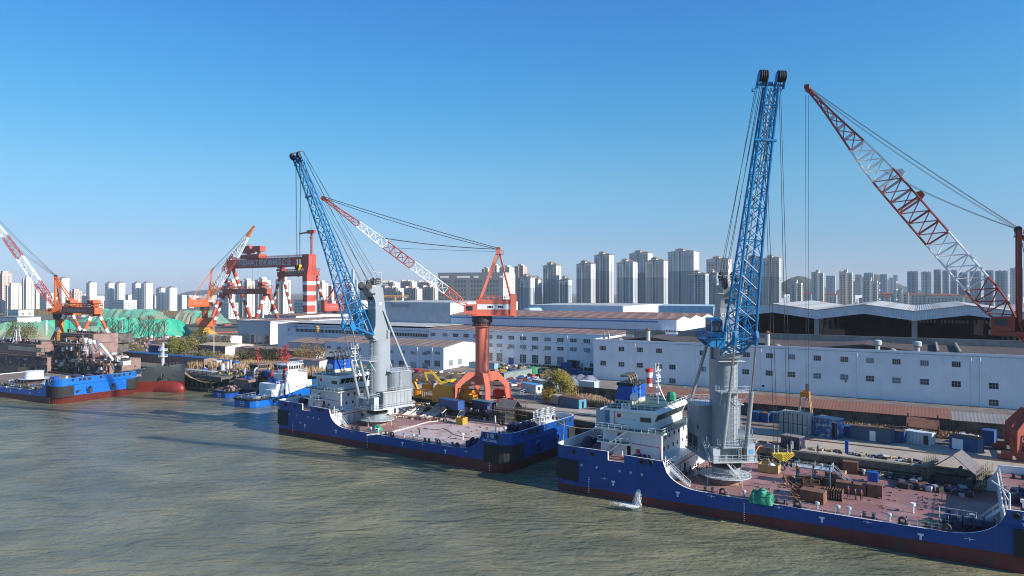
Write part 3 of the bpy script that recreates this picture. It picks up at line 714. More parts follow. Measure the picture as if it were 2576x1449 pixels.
# ------------------------------------------------------------------ deck cranes on the barges
def deck_crane(name, label, base, fwd, tip, num, hook_uv=None):
    base = Vector(base); fwd = Vector((fwd[0], fwd[1], 0)).normalized(); rz = math.atan2(fwd.y, fwd.x)
    T = thing(name, label, 'deck crane', (base.x, base.y, 0), rz, 'blue boom deck cranes on the barges')
    M = Matrix.Translation((base.x, base.y, 0)) @ Matrix.Rotation(rz, 4, 'Z'); Mi = M.inverted()
    tipl = Mi @ Vector(tip)
    b = MB(); b.lathe([(3.0,4.2),(3.0,5.0),(2.7,5.15)],(0,0,0),28,1); b.lathe([(2.65,5.1),(2.65,7.4)],(0,0,0),28); b.lathe([(2.8,8.5),(2.8,9.0),(3.4,9.05),(3.4,9.3)],(0,0,0),28)
    P = smooth(part('pedestal', b, [m_grey, m_primer], T))
    b = MB(); b.lathe([(2.75,7.4),(2.95,7.5),(2.95,8.0),(2.75,8.1),(2.75,8.5)],(0,0,0),28); part('slewing_ring', b, m_dark, P)
    b = MB(); b.lathe([(2.7,5.55),(4.9,5.62),(4.9,5.8),(2.7,5.8)],(0,0,0),24)
    ring = [Vector((4.8*math.cos(R(a)),4.8*math.sin(R(a)),5.8)) for a in range(0,360,15)]
    b.rail(ring,1.1,1.3,.045,True); 
    for a in (20,110,200,290): b.tube((4.6*math.cos(R(a)),4.6*math.sin(R(a)),4.2),(4.6*math.cos(R(a)),4.6*math.sin(R(a)),5.6),.1,5)
    b.stairs((-1,-5.2,5.8),(-4.2,-5.2,4.2),.8); b.stairs((3.4,1.5,5.8),(3.9,-1.5,9.0),.7,(1,0,0))
    part('ring_platform', b, m_greyl, P)
    # slewing platform
    b = MB(); b.ext([(4.6,-4.2,9.0),(4.6,4.6,9.0),(2.2,5.3,9.0),(-9.4,5.3,9.0),(-9.4,-5.2,9.0),(2,-5.2,9.0)],(0,0,.28))
    b.rail([(-9.3,5.2,9.3),(2.2,5.2,9.3),(4.5,4.5,9.3),(4.5,-4.1,9.3),(2,-5.1,9.3),(-9.3,-5.1,9.3)],1.15,1.2,.05,True)
    PL = part('slewing_platform', b, m_greyl, T)
    b = MB(); b.rail([(1.5,2.2,12.0),(4.5,2.2,12.0),(4.5,-2.2,12.0),(1.5,-2.2,12.0)],1.1,.9,.05); b.box(1.2,4.6,-2.3,2.3,11.85,12.0); b.ladder((4.6,1,9.2),(4.6,1,12),.5,(0,1,0),.05)
    b.box(2.6,4.2,2.6,4.2,9.3,12.6); b.box(2.8,4.4,-4.2,-2.8,9.3,11.8); b.stairs((4.6,-4.6,9.3),(0.8,-4.6,12.4),.8)
    b.rail([(2.4,2.5,12.6),(4.3,2.5,12.6),(4.3,4.3,12.6),(2.4,4.3,12.6)],1,.9,.05,True)
    part('access_platform', b, m_greyl, T)
    b = MB(); b.box(4.21,4.26,3.0,3.9,10.6,11.5); part('display_panel', b, mat('sky_blue_panel',(.1,.4,.7),.4), PL)
    # machinery house
    b = MB(); b.box(-8.8,-1.6,-4.9,1.6,9.3,19.2); b.box(-8.6,1.6,1.6,4.9,9.3,13.8)
    MH = part('machinery_house', b, m_greyd, T)
    b = MB(); b.lathe([(2.7,14.0),(2.7,19.0)],(-4.4,1.8,0),20); b.box(-8.9,-4.4,1.4,4.4,13.8,19.0); part('winch_tower', b, m_greyd, MH)
    b = MB(); b.box(-8.9,1.7,4.9,4.96,13.65,13.9); b.box(-8.9,1.7,4.9,4.96,9.25,9.5)
    b.rail([(-8.8,4.8,13.8),(1.5,4.8,13.8)],1.05,1.1,.05); b.rail([(-8.7,4.2,19.2),(-1.8,4.2,19.2),(-1.8,-4.6,19.2),(-8.7,-4.6,19.2)],1.05,1.1,.05,True)
    b.ladder((-4.6,5.0,13.8),(-4.6,4.75,19.4),.5,(1,0,0),.05); b.box(-8.9,-1.5,-5.0,4.4,19.1,19.25)
    part('house_railing', b, m_greyl, MH, kind='stuff')
    for k in range(7): g = MB(); g.box(-8.3+k*1.35,-7.2+k*1.35,4.9,4.93,9.7,13.4); part('house_panel', g, mat('louvre_panel',(.40,.47,.50),.4,wave=(0,.12,.02),stripes=(0,.5,(.45,.42,.43),.5)), MH)
    for k in range(2): g = MB(); g.box(-8.2+k*3.2,-5.6+k*3.2,-4.96,-4.9,9.8,12.6); part('louvre_grille', g, m_dark, MH)
    g = MB(); g.box(-2.6,-1.9,-4.96,-4.9,14.3,15.1); part('window', g, m_dark, MH)
    g = MB(); g.box(1.61,1.66,2.4,3.3,9.5,11.6); part('door', g, m_void, MH)
    # column: round front, box back, tapering mast with flared head
    b = MB(); fr = [(2.3*math.cos(R(a)), 2.3*math.sin(R(a))) for a in range(-75, 76, 15)]
    pl = [(-2.8,-2.3),(-.1,-2.3)] + fr + [(-.1,2.3),(-2.8,2.3)]
    b.ext([(x, y, 9.3) for x, y in pl],(0,0,19.2)); CO = smooth(part('column', b, m_grey, T), 30)
    b = MB()
    prof = [(-2.8,28.5),(-2.75,30.5),(-2.1,34),(-1.2,38),(-.5,43.2),(3.9,43.6),(4.3,43.0),(3.5,41.6),(2.5,40.3),(2.05,38.8),(2.0,36),(2.05,32.5),(2.6,31.0),(3.1,29.9),(2.9,29.0),(1.7,28.5)]
    b.ext([(x,-1.85,z) for x,z in prof][::-1],(0,3.7,0)); b.box(-2.75,-1.9,-2.25,2.25,28.5,31)
    MA = part('mast', b, m_grey, CO)
    b = MB(); b.add([(2.15,-1.0,39.3),(2.15,1.0,39.3),(2.9,1.0,41.0),(2.9,-1.0,41.0)],[(0,1,2,3)]); 
    part('vent_louvre', b, m_dark, MA)
    text('GENMA', 1.05, m_white, MA, (2.1,0,37.4), (R(90),0,R(90)), name='maker_lettering')
    b = MB(); b.ringt((2.1,0,39.0),(1,0,0),.42,.12,12); b.box(2.05,2.15,-.1,.4,38.9,39.05); part('maker_emblem', b, m_white, MA)
    for s in (1,-1): text(num, 1.15, m_white, MA, (.4,1.87*s,38.6), (R(90),0,R(180) if s > 0 else 0), name='crane_number')
    for s in (-1, 1):
        b = MB(); b.bar((-.6,2.0*s,36.8),(-8.3,3.6*s if s>0 else -4.2,19.3),.42,.5); part('back_strut', b, m_grey, T)
    b = MB()
    for s in (-1, 1):
        b.disc((4.3,1.75*s,43.6),(0,1,0),1.05,.5,16); b.ringt((4.3,1.75*s,43.6),(0,1,0),1.0,.18,16)
        b.disc((.7,1.2*s,45.0),(0,1,0),.95,.4,16); b.disc((2.1,1.4*s,44.6),(0,1,0),.8,.35,14)
    part('head_sheave', b, m_dark, MA)
    b = MB(); b.box(-1.6,2.4,-2.8,2.8,43.9,44.0); b.rail([(-1.6,-2.8,44),(2.4,-2.8,44),(2.4,2.8,44),(-1.6,2.8,44)],1.2,1,.05,True)
    b.box(2.0,4.2,2.0,3.0,41.6,41.7); b.rail([(2,3,41.7),(4.2,3,41.7),(4.2,2,41.7)],1.1,.9,.05); b.box(2.0,4.2,-3.0,-2.0,41.6,41.7); b.rail([(2,-3,41.7),(4.2,-3,41.7),(4.2,-2,41.7)],1.1,.9,.05)
    b.tube((0,1.6,44),(0,1.6,48.0),.13,6); b.tube((0,1.6,47.4),(2.8,1.6,47.7),.1,5); b.tube((-1,-1,44),(-1,-1,47),.04,4)
    part('head_platform', b, m_greyl, MA)
    b = MB(); b.box(1.9,5.0,-2.9,2.9,22.5,22.65); b.rail([(2.0,-2.9,22.65),(5,-2.9,22.65),(5,2.9,22.65),(2.0,2.9,22.65)],1.15,.8,.05)
    b.bar((4.6,2.6,22.5),(2.2,2.0,19.6),.16,.16); b.bar((4.6,-2.6,22.5),(2.2,-2.0,19.6),.16,.16); b.ladder((2.55,.9,9.4),(2.55,.9,28),.6,(0,1,0),.05)
    for z in range(11, 28, 1): b.ringt((2.8,.9,z),(0,0,1),.38,.03,8,k=3)
    b.box(1.5,3.3,-2.6,2.6,28.35,28.5)
    part('column_platform', b, m_greyl, CO)
    # boom
    foot = Vector((2.7,0,29.8)); Lb = (Vector((tipl.x,0,tipl.z))-foot).length
    ax = (Vector((tipl.x,tipl.y,tipl.z))-foot); Lb = ax.length; ax.normalize(); lat = Vector((0,1,0)); lat = (lat-ax*lat.dot(ax)).normalized(); tv = ax.cross(lat)*-1
    if tv.x < 0: tv = -tv
    def W(s, t, l): return foot + ax*s + tv*t + lat*l
    knee = (5.4, 5.2); n = 15
    def up_c(f): return (f*Lb, 0.0 if f < .02 else .15, 2.0-.95*f)
    def lo_c(f): s = knee[0] + f*(Lb-knee[0]-.8); return (s, knee[1]*(1-f)**1.0*1.0 + 1.35*f - 2.3*math.sin(f*math.pi)*.35, 2.05-.95*f)
    b = MB()
    U = [up_c(.10+.88*i/n) for i in range(n+1)]; Lw = [lo_c(i/n) for i in range(n+1)]
    for s in (-1, 1):
        b.tube(W(0,0,2.0*s), W(*U[-1][:2],U[-1][2]*s), .24, 8, .18)
        for i in range(n): b.tube(W(Lw[i][0],Lw[i][1],Lw[i][2]*s), W(Lw[i+1][0],Lw[i+1][1],Lw[i+1][2]*s), .25, 8)
        b.tube(W(0,0,2.0*s), W(knee[0],knee[1],2.05*s), .26, 8)
    BM = part('boom', b, m_boom, T)
    b = MB()
    for s in (-1, 1):
        for i in range(n):
            a = (Lw[i][0],Lw[i][1],Lw[i][2]*s); c = (U[i+1][0],U[i+1][1],U[i+1][2]*s)
            b.tube(W(*a), W(U[i][0],U[i][1],U[i][2]*s), .09, 5); b.tube(W(*a), W(*c), .09, 5)
        for f in (.25,.5,.75): b.tube(W(knee[0]*f,knee[1]*f,2*s), W(knee[0]+2.5*f,2.6*f,2*s), .09, 5)
    for i in range(n):
        for A in (Lw, U):
            b.tube(W(A[i][0],A[i][1],-A[i][2]), W(A[i+1][0],A[i+1][1],A[i+1][2]), .10, 5)
            b.tube(W(A[i][0],A[i][1],A[i][2]), W(A[i+1][0],A[i+1][1],-A[i+1][2]), .10, 5)
            if i % 2 == 0 or i > 11: b.tube(W(A[i][0],A[i][1],-A[i][2]), W(A[i][0],A[i][1],A[i][2]), .10, 5)
    for f in (0,.33,.66,1):
        b.tube(W(knee[0]*f,knee[1]*f,-2), W(knee[0]*f,knee[1]*f,2), .13, 5)
        if f < 1: b.tube(W(knee[0]*f,knee[1]*f,-2), W(knee[0]*(f+.33),knee[1]*(f+.33),2), .09, 5); b.tube(W(knee[0]*f,knee[1]*f,2), W(knee[0]*(f+.33),knee[1]*(f+.33),-2), .09, 5)
    for k in range(6): b.tube(W(3+k*1.2,2.5-.3*k,-1.9), W(6+k,4.2-.4*k,1.9), .08, 4); b.tube(W(3+k*1.2,2.5-.3*k,1.9), W(6+k,.6,-1.9), .08, 4)
    part('boom_lacing', b, m_boom, BM)
    b = MB(); b.tube(W(.8,.3,0.3), W(Lb-1,.5,.15), .16, 6); part('walkway_pipe', b, m_greyl, BM)
    b = MB(); f = .8; q = lo_c(f); b.tube(W(q[0],q[1],-1.9),W(q[0],q[1],1.9),.3,8); 
    for s in (-1,1): b.ext([W(knee[0]-1.1,knee[1]-.5,2.05*s-.25),W(knee[0]-1.1,knee[1]+.9,2.05*s-.25),W(knee[0]+.6,knee[1]+.9,2.05*s-.25),W(knee[0]+1.6,knee[1]+.1,2.05*s-.25),W(knee[0]+.8,knee[1]-.6,2.05*s-.25)], lat*.5)
    for f in (.4,.6,.2): q = lo_c(f); b.tube(W(q[0]-1,q[1]-1,-2.4),W(q[0]-1,q[1]-1,2.4),.06,4)
    b.box(tipl.x-.5,tipl.x+.5,-.9,.9,tipl.z-.6,tipl.z-.2)
    part('boom_fittings', b, m_boom, BM)
    b = MB()
    for s in (-1, 1):
        for k in range(4): b.disc(W(Lb+.9,.6,s*(1.05+k*.36)), lat, 1.0, .12, 16)
    part('tip_sheave', b, m_dark, BM)
    b = MB()
    for s in (-1,1):
        for e in (.8,2.3): b.bar(W(Lb-1.2,.5,s*e),W(Lb+1.5,.6,s*e),.1,.9,up=tv)
        b.box(tipl.x-.2,tipl.x+.3,s*2.4-.2,s*2.4+.2,tipl.z-1.8,tipl.z-1.3)
    b.tube(W(Lb-.6,.4,-2.5),W(Lb-.6,.4,2.5),.2,6)
    part('tip_frame', b, m_boom, BM)
    for s in (-1, 1):
        kp = W(knee[0],knee[1]+.4,2.05*s); bt = Vector((4.6,2.3*s,12.2)); md = bt.lerp(kp,.52)
        b = MB(); b.tube(bt, md, .42, 12); cy = part('luffing_cylinder', b, m_grey, T)
        b = MB(); b.tube(md, kp, .2, 10); part('piston_rod', b, m_steel, cy)
    # operator cabin
    b = MB(); b.ext([(1.6,-4.7,33.2),(4.4,-4.7,33.2),(5.2,-4.7,34.4),(4.6,-4.7,36.6),(1.6,-4.7,37.0)][::-1],(0,2.3,0)); CB = part('operator_cabin', b, m_boom, T)
    b = MB(); b.add([(4.46,-4.5,33.4),(4.46,-2.6,33.4),(5.25,-2.6,34.45),(5.25,-4.5,34.45),(4.68,-2.6,36.4),(4.68,-4.5,36.4)],[(0,1,2,3),(3,2,4,5)]); b.box(2.2,4.4,-4.76,-4.68,34.4,36.2); b.box(2.2,4.4,-2.42,-2.36,34.4,36.2); part('cabin_window', b, m_glass, CB)
    b = MB(); b.box(.6,5.2,-6.4,-1.9,32.9,33.1); b.rail([(.6,-6.4,33.1),(5.2,-6.4,33.1),(5.2,-4.8,33.1)],1.1,.8,.05); b.rail([(.6,-6.4,33.1),(.6,-2,33.1)],1.1,.8,.05)
    b.ext([(1,-6.3,32.9),(1,-2.0,32.9),(1,-1.9,30.8),(1,-4.6,31.4)],(.3,0,0)); b.ext([(4.6,-6.3,32.9),(4.6,-2.0,32.9),(4.6,-1.9,30.8),(4.6,-4.6,31.4)],(.3,0,0)); part('cabin_platform', b, m_boom, CB)
    # ropes
    b = MB(); r = .05
    for s in (-1, 1):
        for k, (hx, hy, hz) in enumerate(((4.4,1.9,44.5),(4.4,1.5,44.6),(.7,1.3,45.9),(2.1,1.5,45.3))):
            b.tube(W(Lb+.9,-.3,s*(1.1+k*.36)), (hx, hy*s, hz), r, 4, cap=False)
    part('luffing_ropes', b, m_rope, T)
    tw = M @ W(Lb+.9,1.5,0); return T, M, W, Lb, lat
def hook_block(label, tip, lat, pos, wd=2.6):
    """yellow hook block hanging from four pairs of rope"""
    HB = thing('hook_block', label, 'hook block', pos, math.atan2(lat.y, lat.x), 'yellow hook blocks')
    m_st = mat('hook_yellow', (.62,.45,.02), .5, stripes=(0,.7,(.05,.04,.02),.0))
    b = MB(); b.ext([(-wd,-.35,.5),(wd,-.35,.5),(wd,-.35,.05),(.4,-.35,-.95),(-.4,-.35,-.95),(-wd,-.35,.05)],(0,.7,0)); part('block_body', b, m_yellow, HB)
    b = MB()
    for s in (-1,1):
        mm = 1.0/(wd-.4)
        for k in range(1,5):
            xe = min(wd-.1, .4+(1.35-.3*k)/mm); za = -.95+.3*k
            for yy in (-.37,.37): b.bar((s*.12,yy,za-mm*.38),(s*xe,yy,za+mm*(xe-.4)),.05,.13,up=(0,1,0))
    part('warning_stripe', b, m_dark, HB)
    b = MB()
    for s in (-1,1):
        for k in (wd*.45,wd*.8): b.tube((s*k,0,.4),(s*k,0,1.9),.12,6)
    part('rope_socket', b, m_steel, HB)
    b = MB(); b.tube((0,0,-.9),(0,0,-1.6),.22,8); b.path([(0,0,-1.6),(.4,0,-1.95),(.4,0,-2.35),(0,0,-2.55),(-.35,0,-2.3)],.15,7); part('hook', b, m_dark, HB)
    b = MB()
    for s in (-1,1):
        for k in (wd*.45,wd*.8):
            top = Vector(tip) + lat*(s*(1.05+k*.35)) - Vector(pos); Mr = Matrix.Rotation(-math.atan2(lat.y, lat.x),4,'Z'); b.tube((s*k,0,1.8), Mr @ top, .05, 4, cap=False)
    part('hoist_ropes', b, m_rope, HB)
    return HB
c3b = Vector((42.6,136.3,0)); tip3 = D(1937,205,117.6)
C3, M3, W3, L3, lat3 = deck_crane('deck_crane', 'tallest blue boom crane with grey column number 03 on the nearest barge', c3b, (.07,-1), tip3, '03')
latw3 = (M3.to_3x3() @ Vector((0,1,0))).normalized()
hk3 = D(1969,1146,118.5); hook_block('yellow hook block with dark chevrons hanging low over the near barge deck', tip3+Vector((0,-.6,.6)), latw3, hk3, 1.9)
c2b = Vector((-38.5,195.5,0)); tip2 = D(756,398,177.3)
C2, M2, W2, L2, lat2 = deck_crane('deck_crane', 'blue boom crane with grey column number 02 leaning left over the middle barge', c2b, (-.67,-.74), tip2, '02')
latw2 = (M2.to_3x3() @ Vector((0,1,0))).normalized()
hook_block('small yellow hook block hanging high beside the white-striped leg of the red gantry', tip2+Vector((-.4,-.4,.6)), latw2, D(750,671,176.5), 1.1)
b = MB(); p = D(798,829,178.5); t = Vector(tip2)+Vector((2,0,-7)); b2 = Vector((p.x,p.y,p.z)); 
AH = thing('auxiliary_hook', 'small striped hook ball hanging on thin wire in front of the grey warehouse', 'hook', b2)
b = MB(); b.lathe([(.15,1.1),(.55,.7),(.6,0),(.3,-.7),(.12,-1.0)],(0,0,0),12); part('hook_ball', b, mat('striped_hook',(.5,.33,.12),.6,stripes=(2,.5,(.08,.05,.03),.5)), AH)
b = MB(); b.tube((0,0,-.9),(0,0,-2.2),.07,5); b.ringt((0,0,-2.5),(0,1,0),.3,.08,10); part('hook', b, m_dark, AH)
b = MB(); b.tube((.2,0,1),(t-b2)*.0+Vector((t.x-b2.x+.2,t.y-b2.y,t.z-b2.z)),.035,4); b.tube((-.2,0,1),Vector((t.x-b2.x-.2,t.y-b2.y,t.z-b2.z)),.035,4); part('hoist_ropes', b, m_rope, AH)

# ------------------------------------------------------------------ quay cranes
def lattice(mbs, P0, P1, sec, n, up=(0,0,1), cr=.16, lr=.085, bounds=None):
    """rectangular lattice from P0 to P1; sec(f) -> (width, height); mbs: function(f) giving the MB for that share"""
    P0 = Vector(P0); P1 = Vector(P1); ax = (P1-P0); L = ax.length; ax.normalize()
    lat = ax.cross(Vector(up)).normalized(); tv = lat.cross(ax)
    def W(f, i, j): w_, h_ = sec(f); return P0 + ax*(f*L) + lat*(i*w_/2) + tv*(j*h_/2)
    cs = ((-1,-1),(1,-1),(1,1),(-1,1))
    for k in range(n):
        f0, f1 = k/n, (k+1)/n; b = mbs((f0+f1)/2)
        for c in cs: b.tube(W(f0,*c), W(f1,*c), cr, 5)
        for q in range(4):
            c, d = cs[q], cs[(q+1) % 4]
            if k % 2: c, d = d, c
            b.tube(W(f0,*c), W(f1,*d), lr, 4); b.tube(W(f0,*c), W(f0,*d), lr, 4)
    return W
def sag(b, p, q, s, r=.05, n=8):
    p = Vector(p); q = Vector(q); pts = []
    for i in range(n+1):
        t = i/n; c = p.lerp(q, t); c.z -= s*4*t*(1-t); pts.append(c)
    b.path(pts, r, 4)
def quay_crane(name, label, base, hx, tip, foot_z, hz, mtop, cols, bands, colr=2.15, colm=None, legs=True, strip=None, mbx=None, cabx=0, crk=1.0, scale=1.0, maxh=3.2, rope=.07, group='rotating portal cranes of the shipyard', zb=ZQ, nlat=22, stripe_back=False, legm=None, backx=-10.5):
    """hx: direction of the jib in plan; tip: world; hz: underside of machinery house; mtop: (x, z) of mast head"""
    base = Vector(base); hx = Vector((hx[0], hx[1], 0)).normalized(); rz = math.atan2(hx.y, hx.x)
    T = thing(name, label, 'crane', (base.x, base.y, 0), rz, group)
    M = Matrix.Translation((base.x, base.y, 0)) @ Matrix.Rotation(rz, 4, 'Z'); Mi = M.inverted(); tip = Mi @ Vector(tip)
    body, wht, = cols; S = scale; colm = colm or body; Rq = Matrix.Rotation(Q.rot-rz, 4, 'Z')
    if legs:
        jn = zb + 10.2*S
        b = MB(); b.lathe([(colr*1.02,0),(colr,.3)],(0,0,jn-4.2*S),24); b.lathe([(colr,0),(colr,hz-3-jn+4*S)],(0,0,jn-4*S),28)
        CO = smooth(part('column', b, colm, T))
        for i, j in ((-1,-1),(1,-1),(1,1),(-1,1)):
            d = Vector((i,j,0)).normalized(); s_ = Vector((-d.y,d.x,0)); a = 8.9*S
            b = MB(); w_ = .95*S
            pl = [d*1.2*S+Vector((0,0,jn)), d*5.0*S+Vector((0,0,jn-.2)), d*8.6*S+Vector((0,0,jn-3.9*S)), d*8.8*S+Vector((0,0,zb+1.6)), d*7.7*S+Vector((0,0,zb+1.6)), d*6.9*S+Vector((0,0,jn-4.4*S)), d*5.0*S+Vector((0,0,jn-2.7*S)), d*1.2*S+Vector((0,0,jn-3.2*S))]
            b.ext([Rq @ (p - s_*w_*.8) for p in pl], (Rq @ (s_*w_*1.6))); LG = part('leg', b, legm or body, T)
            b = MB(); c = d*8.3*S
            for k in (-1.8,1.8):
                b.box(c.x+k*S-1.3*S, c.x+k*S+1.3*S, c.y-.5, c.y+.5, zb+.15, zb+1.1*S)
                for e in (-.8,.0,.8): b.disc((c.x+k*S+e*S, c.y, zb+.35),(0,1,0),.35,.7,10)
            b.box(c.x-2.4*S,c.x+2.4*S,c.y-.4,c.y+.4,zb+1.0*S,zb+1.7*S); b.xf(Rq); part('bogie', b, m_cranered if body is m_salmon else body, T)
        b = MB(); a = 5.9*S
        for p, q in (((-a,-a),(a,-a)),((-a,a),(a,a)),((-a,-a),(-a,a)),((a,-a),(a,a))):
            b.bar(Rq @ Vector((*p, zb+1.5)), Rq @ Vector((*q, zb+1.5)), .35, .5); b.tube(Rq @ Vector((*p, zb+5.2*S)), Rq @ Vector((*q, zb+5.2*S)), .18, 6)
        b.stairs(Rq @ Vector((-a+.5,-a,zb)), Rq @ Vector((-a-.8,-a-.2,zb+5.0*S)), .8, side=Rq @ Vector((0,1,0)))
        part('portal_bracing', b, m_cranered if body is m_salmon else body, T)
    else:
        b = MB(); b.lathe([(colr,0),(colr,hz-3-zb)],(0,0,zb),28); CO = smooth(part('column', b, colm, T))
    b = MB(); b.lathe([(colr+1.0,0),(colr+1.0,.15)],(0,0,hz-3.2),24); b.rail([((colr+.95)*math.cos(R(a)),(colr+.95)*math.sin(R(a)),hz-3.05) for a in range(0,360,30)],1.2,1.6,.06,True)
    b.ladder((0,-colr-.25,hz-8),(0,-colr-.25,hz),.6,(1,0,0),.06); part('column_gallery', b, body, CO)
    b = MB(); b.lathe([(colr*1.25,0),(colr*1.25,.9),(colr*1.5,1.1),(colr*1.5,3)],(0,0,hz-3),24); part('slewing_ring', b, m_dark, CO)
    # machinery house
    hw = 2.9*S; bx = backx*S; fx = 2.6*S; hh = 5.2*S
    b = MB(); b.box(bx, fx, -hw, hw, hz, hz+.5); b.box(bx, fx-.8, -hw+.25, hw-.25, hz+.5, hz+hh); b.box(bx-.3, bx+1.6, -hw-.1, hw+.1, hz-.2, hz+hh+1.8*S)
    MHs = part('machinery_house', b, body, T)
    if strip:
        b = MB(); 
        for s in (-1,1): b.box(bx+1.6, fx-.8, s*(hw-.25)-.02, s*(hw-.25)+.02, hz+2.1*S, hz+3.7*S)
        b.box(bx-.33,bx-.3,-hw,hw,hz+2.1*S,hz+3.7*S)
        part('painted_band', b, strip, MHs)
    wm_ = MB(); wm_.box(-.5,.5,-.05,.05,-.45,.45); wm_.box(-.42,-.04,-.07,.07,-.37,.37,1); wm_.box(.04,.42,-.07,.07,-.37,.37,1); wmm = wm_.mesh('window', [m_white, m_glass])
    for s in (-1,1):
        for x in (-6.2,-3.0,-5.4,-2.2)[:4]: link('window', wmm, MHs, (x*S,s*(hw-.25),hz+2.9*S))
    if stripe_back:
        b = MB(); b.box(bx-.3,-3.5*S,-hw-.14,-hw-.1,hz-.2,hz+1.6); part('hazard_band', b, mat('hazard_stripes',(.62,.42,.03),.6,stripes=(0,.9,(.05,.04,.03),.5)), MHs)
    b = MB(); b.rail([(bx,-hw,hz+hh),(fx-1,-hw,hz+hh),(fx-1,hw,hz+hh),(bx,hw,hz+hh)],1.1,1.8,.06,True); b.rail([(bx,-hw-.9,hz+.3),(fx+.8,-hw-.9,hz+.3),(fx+.8,hw+.9,hz+.3)],1.1,1.8,.06); b.box(bx,fx+.9,-hw-1,hw+1,hz+.1,hz+.25)
    part('house_gallery', b, body, MHs)
    fx0 = fx; fx += cabx
    if cabx: b = MB(); b.box(fx0-1,fx+3,-hw,hw,hz-.4,hz+.55); b.box(fx0-1,fx+1,-hw+.6,hw*.2,hz+.55,hz+3.0); part('front_platform', b, body, MHs)
    b = MB(); b.ext([(fx-1.2,hw*.3,hz+.6),(fx+2.6*S,hw*.3,hz+.6),(fx+3.1*S,hw*.3,hz+1.6),(fx+2.9*S,hw*.3,hz+3.6*S),(fx-1.2,hw*.3,hz+3.8*S)][::-1],(0,hw*.75,0)); CB = part('operator_cabin', b, body, T)
    b = MB(); b.box(fx+2.2*S,fx+3.0*S,hw*.36,hw*.98,hz+1.7,hz+3.3*S); b.box(fx+.2,fx+2.2*S,hw*.28,hw*1.08,hz+1.8,hz+3.2*S); part('cabin_window', b, m_glass, CB)
    fx = fx0
    # mast
    mx, mz = mtop; mb_ = 1.6*S if mbx is None else mbx
    b = MB()
    for s in (-1,1):
        b.bar((mb_,s*2.0*S,hz+hh*.5),(mx,s*(.7 if mbx is None else 1.7)*S,mz),.7*S,.75*S); b.bar((bx+1.4,s*1.8*S,hz+hh),(mx-.3,s*.6*S,mz-1),.5*S,.5*S)
    for f in (.25,.5,.75):
        p = Vector((mb_,2.0*S,hz+hh*.5)).lerp(Vector((mx,.7*S,mz)),f); b.bar((p.x,-p.y,p.z),(p.x,p.y,p.z),.4,.5)
    MS = part('mast', b, body, T)
    b = MB(); b.ladder((1.0*S,-2.3*S,hz+hh),(mx-.6,-1.1*S,mz),.7,(1,0,0),.06); b.box(mx-1.6,mx+.8,-1.4*S,1.4*S,mz-1.4,mz-1.25); b.rail([(mx-1.6,-1.4*S,mz-1.25),(mx-1.6,1.4*S,mz-1.25),(mx+.8,1.4*S,mz-1.25)],1.1,1.2,.06)
    part('mast_ladder', b, body, MS)
    b = MB()
    for s in (-.7,0,.7): b.disc((mx+.1,s*S,mz+.2),(0,1,0),.7*S,.25,14)
    part('mast_sheave', b, m_dark if body is not m_salmon else m_cranered, MS)
    # jib
    foot = Vector((fx+.4,0,foot_z)); sections = []
    d = (tip-foot); side = Vector((0,1,0))
    MBS = [MB() for _ in bands]; ends = []; acc = 0
    for fr_, c in bands: acc += fr_; ends.append(acc)
    def pick(f):
        for i, e in enumerate(ends):
            if f <= e + 1e-6: return MBS[i]
        return MBS[-1]
    def sec(f):
        g = min(1, f/.16, (1-f)/.42); g = max(g, 0); return ((1.3+2.0*max(0,1-f)*.9)*S*.9, (.7+(maxh-.7)*smoothstep(g)) * S)
    Wj = lattice(pick, foot, tip, sec, nlat, up=(0,0,1), cr=.15*S*crk, lr=.08*S*crk)
    JB = part('jib', MBS[0], {'r': m_jibred, 'w': wht, 'y': m_orange, 'b': body, 's': m_salmon}[bands[0][1]], T)
    for m_, (fr_, c) in list(zip(MBS, bands))[1:]: part('jib_section', m_, {'r': m_jibred, 'w': wht, 'y': m_orange, 'b': body, 's': m_salmon}[c], JB)
    b = MB()
    for s in (-.4,.4): b.disc(tip+Vector((.2,s*S,.1)),(0,1,0),.7*S,.25,14)
    b.box(tip.x-.5,tip.x+.6,-.8*S,.8*S,tip.z-.5,tip.z+.4); part('tip_sheave', b, m_cranered, JB)
    # ropes
    b = MB(); mt = Vector((mx,0,mz+.5))
    for s in (-.6,.6):
        sag(b, mt+Vector((0,s,0)), tip+Vector((0,s,.6)), .006*d.length, rope); sag(b, mt+Vector((0,s*1.4,-.4)), tip+Vector((0,s*1.2,.2)), .016*d.length, rope*.8)
        sag(b, mt+Vector((0,s,-.3)), foot.lerp(tip,.62)+Vector((0,s*2,1.2)), .010*d.length, rope)
    part('luffing_ropes', b, m_rope, T)
    return T, M, Mi, JB, Wj, d
# red crane in the middle of the picture
C80 = Vector((-9.4,215.0,0))
T80 = quay_crane('portal_crane', 'tall faded red portal crane on four legs standing on the quay behind the middle barge', C80, (-1,.0), D(815,500,211), 36.2, 34.4, (-5.2,55.2), (m_salmon, m_jibwhite), [(.20,'s'),(.20,'w'),(.17,'r'),(.22,'w'),(.21,'r')], strip=m_white, maxh=2.6, crk=1.2)
TB = T80[0]
b = MB(); m_ = T80[2] @ D(985,624,212); sag(b, (-5.2,0,54.6), m_, .0, .05); part('tie_rope', b, m_rope, TB)
